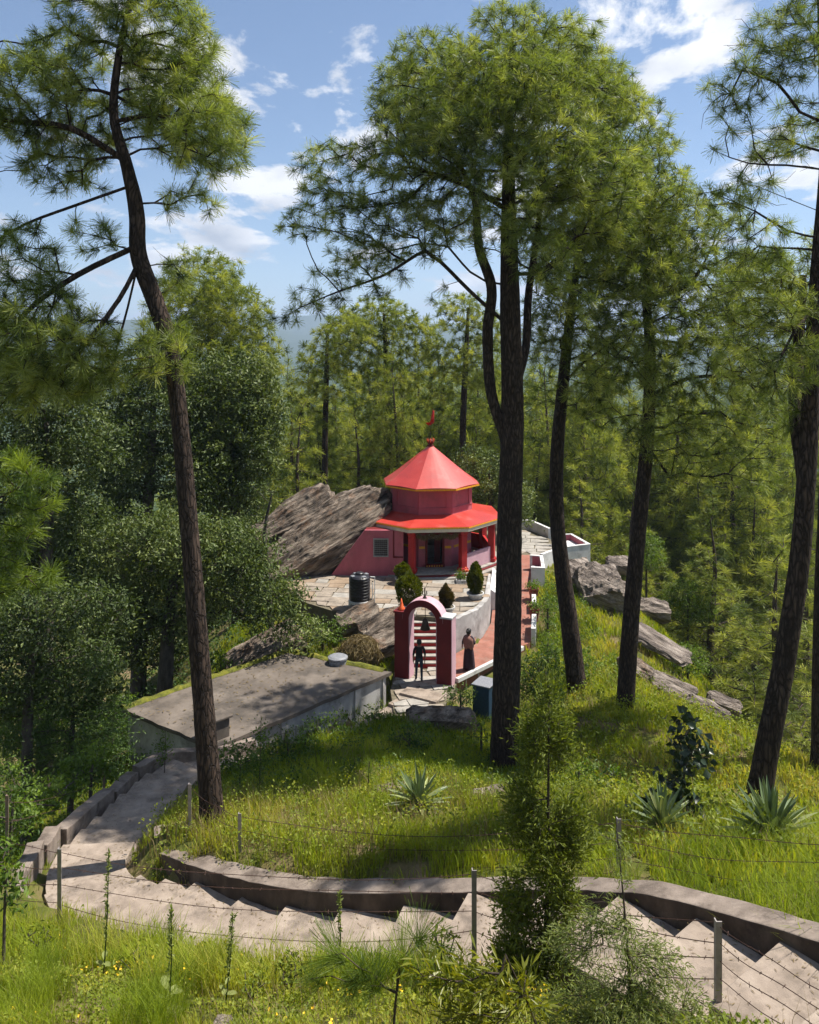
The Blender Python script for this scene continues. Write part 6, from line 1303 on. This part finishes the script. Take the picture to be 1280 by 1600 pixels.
# mullein stalks
def stalk(label, px, y0, y1, Y, seed, lean=0, big=True):
    b0 = at(px, y0, Y); b0[2] = min(b0[2], gzf(b0[0], b0[1]) + .05); t0 = at(px + lean, y1, Y); root = empty('mullein', b0, label, 'plant', 'mullein stalks')
    r = np.random.default_rng(seed); mid = (b0 + t0) / 2 + [.02, 0, 0]
    b = MB(); b.tube([b0 - [0, 0, .1], mid, t0], [.010, .008, .004], 7); b.build('stem', M['freshleaf'], root)
    n = 190; t = r.random(n) ** .8; P = b0 + (t0 - b0) * (0.25 + .75 * t)[:, None] + r.normal(0, .006, (n, 3)); dd = r.normal(size=(n, 3)) * .6 + [0, 0, .9]
    V, F, cl = leaves(P, .06, seed, .2, .35, dirs=dd, cmean=.7); mk('flower_spike', V, F, M['deodar'], root, col=cl)
    for i in range(7 if big else 4):
        a = i * 2.4 + r.random(); L_ = r.uniform(.16, .27) * (1 if big else .6); d = np.array([math.cos(a), math.sin(a), .35]); s_ = np.array([-math.sin(a), math.cos(a), 0]); V = []; F = []
        for q, (tt, w_) in enumerate(((0, .02), (.3, .10), (.6, .13), (.85, .08), (1, .01))):
            c_ = b0 + [0, 0, .05 + .04 * i] + d * L_ * tt + [0, 0, -.28 * L_ * tt * tt]; V += [c_ - s_ * w_ * L_ * 2 + [0, 0, .02], c_, c_ + s_ * w_ * L_ * 2 + [0, 0, .02]]
        for k in range(4): F += [(k * 3, k * 3 + 1, k * 3 + 4, k * 3 + 3), (k * 3 + 1, k * 3 + 2, k * 3 + 5, k * 3 + 4)]
        mk('leaf', V, F, M['deodar'], root, smooth=True, col=np.full(len(V), .8))
stalk('tall mullein stalk in front of the left fence post', 162, 1490, 1328, 11.2, 601, 8, False)
stalk('mullein stalk with large pale leaves among the yellow weeds', 263, 1548, 1420, 9.3, 602, 5)
stalk('short brown seed stalk standing against the curved parapet', 529, 1490, 1395, 10.9, 603, 2, False)
stalk('thin weed stalk left of the bottom centre in front of the steps', 352, 1525, 1430, 10, 604, 12, False)

# ------------------------------------------------------------------ grass and ground cover
def occupied(x, y):
    pd, _ = path_near(x, y); m = pd < PW / 2 + 0.12
    W2 = off_line(np.array(WALLS), -0.21)[::3]
    D = ((x[:, None] - W2[None, :, 0]) ** 2 + (y[:, None] - W2[None, :, 1]) ** 2).min(1); m |= D < 0.26 ** 2
    for poly in (TERR, WK, LK, APO, [tuple(p) for p in RC]):
        px_ = np.array([p[0] for p in poly]); py_ = np.array([p[1] for p in poly]); c_ = np.zeros(len(x), bool); j = len(poly) - 1
        for i in range(len(poly)):
            hit = ((py_[i] > y) != (py_[j] > y)) & (x < (px_[j] - px_[i]) * (y - py_[i]) / (py_[j] - py_[i] + 1e-12) + px_[i]); c_ ^= hit; j = i
        m |= c_
    return m
def grass(label, x0, x1, y0, y1, n, h, wd, seed, lean=.35, patch=1.0, cm=.45, mat='grass', keep=None, seg2=True):
    r = np.random.default_rng(seed); x = r.uniform(x0, x1, n); y = r.uniform(y0, y1, n); m = ~occupied(x, y)
    m &= fbm(x / 0.8, y / 0.8, seed, 3) > (0.5 - 0.5 * patch) * 0.9
    if keep is not None: m &= keep(x, y)
    x, y = x[m], y[m]; n = len(x); z = ground_z(x, y) - .03
    hh = h * (0.45 + 1.1 * fbm(x / 1.1, y / 1.1, seed + 3, 3)) * r.uniform(.5, 1.3, n)
    a = r.uniform(0, 6.28, n); ld = np.stack([np.cos(a), np.sin(a), np.zeros(n)], -1) * (hh * lean * r.uniform(.3, 1.6, n))[:, None]
    s_ = np.stack([-np.sin(a + r.normal(0, .8, n)), np.cos(a), np.zeros(n)], -1) * (wd * r.uniform(.6, 1.3, n))[:, None] / 2
    b0 = np.stack([x, y, z], -1); up = np.zeros((n, 3)); up[:, 2] = hh
    md_ = b0 + up * .55 + ld * .3; tp = b0 + up + ld; tp[:, 2] -= hh * .12
    V = np.stack([b0 - s_, b0 + s_, md_ + s_ * .8, md_ - s_ * .8, tp], 1).reshape(-1, 3); i = np.arange(n) * 5
    F = np.concatenate([np.stack([i, i + 1, i + 2], -1), np.stack([i, i + 2, i + 3], -1), np.stack([i + 3, i + 2, i + 4], -1)])
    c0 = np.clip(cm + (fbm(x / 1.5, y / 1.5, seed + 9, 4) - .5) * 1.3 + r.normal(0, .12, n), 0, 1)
    return tag(mk('grass', V, F, M[mat], None, col=np.repeat(c0, 5)), label, 'grass', kind='stuff')
grass('long sunlit grass on the knoll inside the bend', -6.2, 4.2, 14.0, 20.5, 38000, .36, .014, 701, cm=.5, patch=.12)
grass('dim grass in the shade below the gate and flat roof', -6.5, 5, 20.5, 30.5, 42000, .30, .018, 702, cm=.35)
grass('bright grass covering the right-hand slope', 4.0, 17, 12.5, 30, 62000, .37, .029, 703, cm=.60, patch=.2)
grass('bright grass on the upper right slope under the lookout', 5.2, 20, 30, 52, 48000, .38, .042, 704, cm=.6, patch=.2)
grass('grass on the bank in front of the steps', -9, 4.6, 5.5, 14.0, 50000, .22, .010, 705, cm=.5, patch=-.02)
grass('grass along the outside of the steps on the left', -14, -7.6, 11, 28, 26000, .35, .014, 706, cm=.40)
grass('rough grass on the bank under the terrace and tank', -9, 0, 31, 41, 22000, .25, .026, 707, cm=.45)
grass('tall dark grass tufts behind the right end of the parapet', 3.0, 9.5, 9.5, 15.2, 11000, .62, .011, 708, lean=.7, cm=.34, patch=.1)
grass('dry straw stems through the knoll grass', -6, 4.2, 14.2, 20, 7000, .5, .010, 711, lean=.3, cm=.5, mat='drygrass')
grass('dry stems on the bank in front of the steps', -9, 4.4, 6, 13.6, 9000, .32, .006, 712, lean=.5, cm=.45, mat='drygrass')
grass('dry stems on the right-hand slope', 4, 14, 13, 40, 9000, .42, .016, 713, lean=.4, cm=.5, mat='drygrass')
# taller tufts at lower left
grass('tall weedy grass overlapping the near edge of the steps', -3.6, 1.6, 10.2, 11.7, 7000, .62, .010, 714, lean=.45, cm=.42, patch=.15)
grass('tall grass on the bank below the left fence post', -7.5, -3.6, 11.3, 13.4, 5000, .45, .010, 715, lean=.45, cm=.5, patch=.15)
r = np.random.default_rng(70); 
grass('fine tall grass clumps at the lower left', -5.4, -2.6, 8.2, 12.2, 26000, .42, .006, 709, lean=.5, cm=.35, keep=lambda x, y: fbm(x / .5, y / .5, 40, 2) > .52)
# low leafy weeds with yellow flowers
def weeds(label, x0, x1, y0, y1, n, sz, seed, h=.16, keep=None, mat='weed', cm=.5):
    r = np.random.default_rng(seed); x = r.uniform(x0, x1, n); y = r.uniform(y0, y1, n); m = ~occupied(x, y); m &= fbm(x / .6, y / .6, seed, 3) > .45
    if keep is not None: m &= keep(x, y)
    x, y = x[m], y[m]; n = len(x); z = ground_z(x, y) + h * (fbm(x / .35, y / .35, seed + 1, 3)) * r.uniform(.1, 2, n)
    c0 = np.clip(cm + (fbm(x / .5, y / .5, seed + 4, 3) - .5) * 1.2, 0, 1)
    V, F, cl = leaves(np.stack([x, y, z], -1), sz, seed + 2, .8, .55, col0=c0); return tag(mk('weeds', V, F, M[mat], None, col=cl), label, 'weeds', kind='stuff'), np.stack([x, y, z], -1)
w1, Pw = weeds('low leafy weeds on the bank in front of the steps', -8, 4, 6, 12.6, 60000, .055, 720, .22)
weeds('leafy ground cover on the right-hand slope', 4, 12, 14, 34, 30000, .11, 721, .5, cm=.45)
weeds('leafy weeds mixed through the knoll grass', -6, 4.2, 14.2, 20.5, 15000, .075, 726, .55, cm=.45)
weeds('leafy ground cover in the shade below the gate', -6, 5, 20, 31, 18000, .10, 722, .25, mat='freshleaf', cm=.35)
weeds('leafy ground cover left of the lower flight', -14, -8.1, 14, 30, 22000, .11, 723, .4, mat='freshleaf', cm=.45)
weeds('leafy growth under the walkway edge', 4.6, 9, 31, 44, 16000, .12, 724, .4, mat='freshleaf', cm=.6, keep=lambda x, y: x > np.interp(y, [31, 36.25, 38.5, 41.5, 44.2], [4.6, 6.1, 6.6, 7.0, 7.6]))
weeds('leaf litter plants in the wood on the left', -22, -6.5, 27, 48, 22000, .16, 725, .6, mat='blueleaf', cm=.3)
r = np.random.default_rng(71); q = Pw[(fbm(Pw[:, 0] / .7, Pw[:, 1] / .7, 90, 3) > .56)]; q = q[r.permutation(len(q))[:380]] + [0, 0, .06]
Vq, Fq, cq = leaves(np.repeat(q, 3, 0), .035, 730, 1.5, .8); tag(mk('flowers', Vq, Fq, M['flower'], None, col=cq), 'tiny yellow flowers scattered over the weeds', 'flowers', kind='stuff')

# fallen needles and leaves on the steps and the roof slab
r = np.random.default_rng(72); n = 2600; i = r.integers(0, len(PATH), n); side_ = r.uniform(-1, 1, n); side_ = np.sign(side_) * np.abs(side_) ** .5 * PW * .48
P = PATH[i].copy(); P[:, :2] += Nn[i] * side_[:, None]; P[:, 2] += .175
dd = r.normal(size=(n, 3)); dd[:, 2] = 0; V, F, cl = leaves(P, .075, 73, 3.0, .16, dirs=dd, cmean=.4); V[:, 2] = np.repeat(P[:, 2], 4)
sn_ = []
dg_ = bpy.context.evaluated_depsgraph_get()
for k in range(n):
    hit = S.ray_cast(dg_, Vector((P[k, 0], P[k, 1], P[k, 2] + .5)), Vector((0, 0, -1)), distance=1.2)
    sn_.append(hit[1].z if hit[0] and hit[4].name.startswith('step') else -99)
sn_ = np.array(sn_); okk = sn_ > -50; V[:, 2] = np.repeat(sn_ + .008, 4) + np.tile([0, .004, .0, .004], n)
Vk = V.reshape(n, 4, 3)[okk].reshape(-1, 3); ck = np.repeat(cl.reshape(n, 4)[okk, 0], 4); ii = np.arange(okk.sum()) * 4
tag(mk('leaf_litter', Vk, np.concatenate([np.stack([ii, ii + 1, ii + 2], -1), np.stack([ii, ii + 2, ii + 3], -1)]), M['drygrass'], None, col=ck * .7), 'fallen dry needles and leaves on the steps', 'leaf litter', kind='stuff')
rr = np.random.default_rng(74); n = 320; u = rr.random((n, 1)) * .94 + .03; v = rr.random((n, 1)) * .94 + .03
P = (RC[0] * (1 - u) + RC[1] * u) * (1 - v) + (RC[3] * (1 - u) + RC[2] * u) * v; P = np.c_[P, np.full(n, BZ + .045)]; dd = rr.normal(size=(n, 3)); dd[:, 2] = 0
V, F, cl = leaves(P, .16, 75, 3.0, .22, dirs=dd, cmean=.4); V[:, 2] = BZ + .042 + rr.random(len(V)) * .006
tag(mk('leaf_litter', V, F, M['drygrass'], None, col=cl * .5), 'dry needles scattered on the flat roof', 'leaf litter', kind='stuff')

# ------------------------------------------------------------------ barbed wire fences
def fence(label, posts, strands, seed, mat='steel', extra_ends=None):
    """posts: (px, ytop, ybase, Y); wires run post to post"""
    r = np.random.default_rng(seed); tops = [at(p[0], p[1], p[3]) for p in posts]; bases = [at(p[0], p[2], p[3]) for p in posts]
    c = np.mean(bases, axis=0); root = empty('barbed_wire_fence', c, label, 'fence')
    for i, (t, b0) in enumerate(zip(tops, bases)):
        if posts[i][4] is None: continue
        g_ = min(b0[2], gzf(b0[0], b0[1])) - .25; m = MB(); w_ = .034
        V = []
        m.add([(t[0] + a * w_, t[1] + b_ * w_, z) for z in (g_, t[2]) for a, b_ in ((-1, -1), (1, -1), (1, -.6), (-.6, -.6), (-.6, 1), (-1, 1))], [(0, 1, 7, 6), (1, 2, 8, 7), (2, 3, 9, 8), (3, 4, 10, 9), (4, 5, 11, 10), (5, 0, 6, 11), (6, 7, 8, 9), (6, 9, 10, 11)])
        m.build('post', M[posts[i][4]], root)
    for f in strands:
        m = MB()
        for i in range(len(posts) - 1):
            a = tops[i] + (bases[i] - tops[i]) * f; b_ = tops[i + 1] + (bases[i + 1] - tops[i + 1]) * f; L_ = np.linalg.norm(b_ - a); n = max(6, int(L_ / .16)); sag = L_ * r.uniform(.015, .05)
            wob = r.uniform(0, 6)
            pts = [a + (b_ - a) * t + np.array([0, 0, -4 * sag * t * (1 - t) + .02 * math.sin(t * 9 + wob)]) for t in np.linspace(0, 1, n + 1)]
            m.tube(pts, .0058, 4, cap=False)
            for p in pts[1:-1]:
                q = r.normal(size=(2, 3)); q /= np.linalg.norm(q, axis=1)[:, None]
                for d in q: s_ = np.cross(d, [0.3, .5, .8]); s_ = s_ / np.linalg.norm(s_) * .004; m.add([p - d * .028 - s_, p - d * .028 + s_, p + d * .028 + s_, p + d * .028 - s_], [(0, 1, 2, 3)])
        m.build('wire', M['rust'], root)
fence('barbed wire fence on the near side of the steps', [(-60, 1290, 1400, 14.6, 'steel'), (94, 1325, 1432, 13.5, 'steel'), (741, 1358, 1475, 11.6, 'steel'), (1122, 1437, 1550, 9.0, 'steel'), (1330, 1560, 1690, 7.4, 'steel')], (.06, .30, .55, .82), 801)
fence('barbed wire fence on the knoll behind the curved parapet', [(297, 1224, 1302, 17.0, 'steel'), (375, 1270, 1348, 15.9, 'steel'), (967, 1278, 1378, 13.3, 'steel'), (1330, 1310, 1420, 11.6, 'steel')], (.08, .35, .62, .85), 802)
fence('old post fence in the bushes left of the lower flight', [(163, 1204, 1262, 22.6, 'wood'), (12, 1242, 1310, 16.8, 'wood'), (-50, 1250, 1330, 15.5, 'wood')], (.15, .6), 803)
fence('thin post fence running along the slope by the flat-roofed building', [(463, 1133, 1185, 24.5, 'steel'), (245, 1172, 1215, 24.6, None)], (.1, .6), 804)
# ------------------------------------------------------------------ people
def figure(name, label, joints, bones, radii, base, yaw, matfun, mats, extra=None):
    """one continuous body grown over a posed skeleton"""
    me = bpy.data.meshes.new('skeleton'); names = list(joints); idx = {n_: i for i, n_ in enumerate(names)}
    me.from_pydata([joints[n_] for n_ in names], [(idx[a], idx[b]) for a, b in bones], []); o = bpy.data.objects.new('skeleton', me); S.collection.objects.link(o)
    sk = o.modifiers.new('skin', 'SKIN'); ss = o.modifiers.new('sub', 'SUBSURF'); ss.levels = 1; ss.render_levels = 1
    if not me.skin_vertices: me.skin_vertices.new()
    for i, n_ in enumerate(names):
        r_ = radii[n_]; me.skin_vertices[0].data[i].radius = r_ if isinstance(r_, tuple) else (r_, r_); me.skin_vertices[0].data[i].use_root = (n_ == 'pelvis')
    dg = bpy.context.evaluated_depsgraph_get(); dg.update(); m2 = bpy.data.meshes.new_from_object(o.evaluated_get(dg)); bpy.data.objects.remove(o)
    V = np.array([v.co[:] for v in m2.vertices]); F = [tuple(p.vertices) for p in m2.polygons]
    cen = [V[list(f)].mean(0) for f in F]; mi = [matfun(c) for c in cen]
    cs, sn = math.cos(yaw), math.sin(yaw); Rm = np.array([[cs, -sn, 0], [sn, cs, 0], [0, 0, 1]])
    root = empty(name, base, label, 'person')
    body = mk('body', V @ Rm.T + np.array(base), F, None, root, smooth=True, mats=mats, midx=mi)
    bpy.data.meshes.remove(m2)
    return root, (lambda p: np.array(p) @ Rm.T + np.array(base))
def fingers(pal, d, s_, up, pre, J, B, Rd):
    """five short bent chains rooted in the palm"""
    pal = np.array(pal, float); d = unit(d); s_ = unit(s_); up = unit(up)
    for i, (o_, L_) in enumerate(((-.026, .062), (-.009, .072), (.009, .068), (.025, .052))):
        a = pal + d * .045 + s_ * o_; b = a + d * L_ * .55 + up * .008; c = b + d * L_ * .4 - up * -.02
        for t, p in zip('abc', (a, b, c)): J[f'{pre}{i}{t}'] = tuple(p); Rd[f'{pre}{i}{t}'] = .0085
        B += [(pre + 'palm', f'{pre}{i}a'), (f'{pre}{i}a', f'{pre}{i}b'), (f'{pre}{i}b', f'{pre}{i}c')]
    a = pal + s_ * -.035 + d * .01; b = a + (d * .6 - s_ * .8) * .035; J[pre + 'ta'] = tuple(a); J[pre + 'tb'] = tuple(b); Rd[pre + 'ta'] = .011; Rd[pre + 'tb'] = .009
    B += [(pre + 'palm', pre + 'ta'), (pre + 'ta', pre + 'tb')]
def person_skeleton(lw, le, rw, re, lf, rf, lk, rk, head_tilt=(0, 0)):
    J = dict(pelvis=(0, 0, .95), waist=(0, .01, 1.08), chest=(0, .015, 1.28), neckb=(0, .02, 1.43), neck=(0, .01, 1.50), skull=(head_tilt[0], -.01 + head_tilt[1], 1.60), crown=(head_tilt[0], 0.0 + head_tilt[1], 1.68),
             ls=(-.18, .02, 1.38), le=le, lw=lw, rs=(.18, .02, 1.38), re=re, rw=rw, lh=(-.09, 0, .90), lk=lk, la=(lf[0], lf[1] + .03, .09), lt=(lf[0] - .015, lf[1] - .12, .035), rh=(.09, 0, .90), rk=rk, ra=(rf[0], rf[1] + .03, .09), rt=(rf[0] + .015, rf[1] - .12, .035))
    B = [('pelvis', 'waist'), ('waist', 'chest'), ('chest', 'neckb'), ('neckb', 'neck'), ('neck', 'skull'), ('skull', 'crown'), ('neckb', 'ls'), ('ls', 'le'), ('le', 'lw'), ('neckb', 'rs'), ('rs', 're'), ('re', 'rw'), ('pelvis', 'lh'), ('lh', 'lk'), ('lk', 'la'), ('la', 'lt'), ('pelvis', 'rh'), ('rh', 'rk'), ('rk', 'ra'), ('ra', 'rt')]
    Rd = dict(pelvis=(.15, .105), waist=(.14, .095), chest=(.165, .105), neckb=(.09, .07), neck=.052, skull=(.078, .092), crown=(.062, .078), ls=.065, le=.044, lw=.030, rs=.065, re=.044, rw=.030, lh=.088, lk=.058, la=.044, lt=.034, rh=.088, rk=.058, ra=.044, rt=.034)
    for pre, w_, e_ in (('l', lw, le), ('r', rw, re)):
        d = unit(np.array(w_) - np.array(e_)); pal = np.array(w_) + d * .05; J[pre + 'palm'] = tuple(pal); Rd[pre + 'palm'] = (.034, .020); B.append((pre + 'w', pre + 'palm'))
        fingers(pal, d, (0, 1, 0) if abs(d[1]) < .8 else (1, 0, 0), (1 if pre == 'l' else -1, 0, 0), pre, J, B, Rd)
    return J, B, Rd
def face_and_hair(root, T_, long=False):
    b = MB(); b.lathe([(0.02, 1.50 if long else 1.535), (0.085, 1.53 if long else 1.56), (0.104, 1.60), (0.102, 1.66), (0.08, 1.715), (0.03, 1.742)], (0, 0.018, 0), 16, squash=1.1)
    V = [T_(np.array(v) + (np.array([0, .022, 0]) if v[2] < 1.66 else 0)) for v in b.v]; mk('hair', V, b.f, M['hair'], root, smooth=True)
    if long:
        b = MB(); b.lathe([(0.02, 1.57), (0.055, 1.60), (0.06, 1.64), (0.03, 1.68)], (0, .12, 0), 10); mk('hair_bun', [T_(v) for v in b.v], b.f, M['hair'], root, smooth=True)
    for sx in (-1, 1):
        b = MB(); b.lathe([(.004, -.008), (.012, 0), (.004, .008)], (sx * .032, -.095, 1.605), 8); mk('eye', [T_(v) for v in b.v], b.f, M['hair'], root)
        b = MB(); b.lathe([(.008, -.03), (.016, 0), (.010, .03)], (sx * .084, .0, 1.60), 8); mk('ear', [T_(v) for v in b.v], b.f, M['skin'], root, smooth=True)
    b = MB(); b.tube([(0, -.094, 1.61), (0, -.112, 1.578), (0, -.098, 1.572)], [.009, .014, .008], 6); mk('nose', [T_(v) for v in b.v], b.f, M['skin'], root, smooth=True)
    b = MB(); b.tube([(-.022, -.098, 1.55), (0, -.104, 1.548), (.022, -.098, 1.55)], .006, 5); mk('mouth', [T_(v) for v in b.v], b.f, M['clay'], root)
# man walking up through the gate, back to the camera
J, B, Rd = person_skeleton((-.235, -.03, .86), (-.235, .05, 1.12), (.225, -.06, .86), (.235, .03, 1.12), (-.10, .05), (.11, -.16), (-.10, .0, .50), (.10, -.08, .50))
def mman(c):
    x, y, z = c
    if abs(x) > .2 and z < 1.18 and z > .5: return 0 if z < 1.12 else 1
    if z > 1.46: return 0
    if z > .97: return 1
    if z > .10: return 2
    return 3
mb_ = (at(655, 1064, 32.0)[0], 32.0, 0.0)
root, T_ = figure('person', 'person in black shirt and dark jeans walking through the gate', J, B, Rd, mb_, math.pi + .1, mman, [M['skin'], M['shirt'], M['jeans'], M['shoe']])
face_and_hair(root, T_)
# woman on the walkway, turned away, one arm held out
J, B, Rd = person_skeleton((-.15, -.24, 1.22), (-.26, -.02, 1.12), (.36, -.04, .92), (.29, .04, 1.14), (-.08, -.05), (.10, .08), (-.09, -.03, .50), (.10, .03, .50))
def mwom(c):
    x, y, z = c
    if z > 1.47: return 0
    if (x > .30 and z < 1.0) or (z > 1.14 and y < -.17): return 0
    return 1 if z < 1.46 and z > .1 else 2
yw = 33.15; wb = (at(733, 1043, yw)[0], yw, rz(yw))
root, T_ = figure('person', 'person in a long dark dress with a dusty pink shawl on the red walkway', J, B, Rd, wb, 2.5, mwom, [M['skin'], M['dress'], M['shoe']])
face_and_hair(root, T_, True)
b = MB(); prof = [(0.27, .06), (.265, .3), (.24, .6), (.205, .85), (.175, 1.02), (.16, 1.1)]; b.lathe(prof, (0, 0.01, 0), 26, squash=.72)
r = np.random.default_rng(3); V = []
for v in b.v:
    a = math.atan2(v[0], -v[1]); k = 1 + .07 * math.sin(a * 9) * max(0, (1.0 - v[2])); V.append(T_((v[0] * k, v[1] * k, v[2])))
mk('skirt', V, b.f, M['dress'], root, smooth=True)
V = []; F = []
for i in range(9):
    for j in range(12):
        a = R(60 + 240 * j / 11); t = i / 8; rr_ = .20 + .03 * math.sin(t * 3) + .015 * math.sin(j * 2.3); z = 1.46 - .52 * t - .05 * math.sin(j * 1.7) * t
        w_ = .42 if i == 0 else (.8 if i == 1 else 1); V.append(T_((rr_ * w_ * math.sin(a), -rr_ * w_ * .72 * math.cos(a) + .02, z)))
for i in range(8):
    for j in range(11): F.append((i * 12 + j, i * 12 + j + 1, (i + 1) * 12 + j + 1, (i + 1) * 12 + j))
o = mk('shawl', V, F, M['shawl'], root, smooth=True); md_ = o.modifiers.new('cloth', 'SOLIDIFY'); md_.thickness = .012

# ------------------------------------------------------------------ haze: even air round everything
m, t, n, l = material('air'); o_ = n('ShaderNodeOutputMaterial'); vv = n('ShaderNodeVolumePrincipled'); vv.inputs['Color'].default_value = (0.58, 0.74, 1.0, 1); vv.inputs['Density'].default_value = 2.1e-4; vv.inputs['Anisotropy'].default_value = 0.2
l(vv.outputs[0], o_.inputs['Volume'])
GBOT = float(gz_.min()) - 1.5; GTOP = float(gz_.max()) + 25
hz = MB(); hz.box((-9300, -9200, GBOT), (9300, 9300, GTOP)); hz = hz.build('haze', m, base=(0, 0, 0)); tag(hz, 'thin blue air haze over the valley', 'haze', kind='stuff')
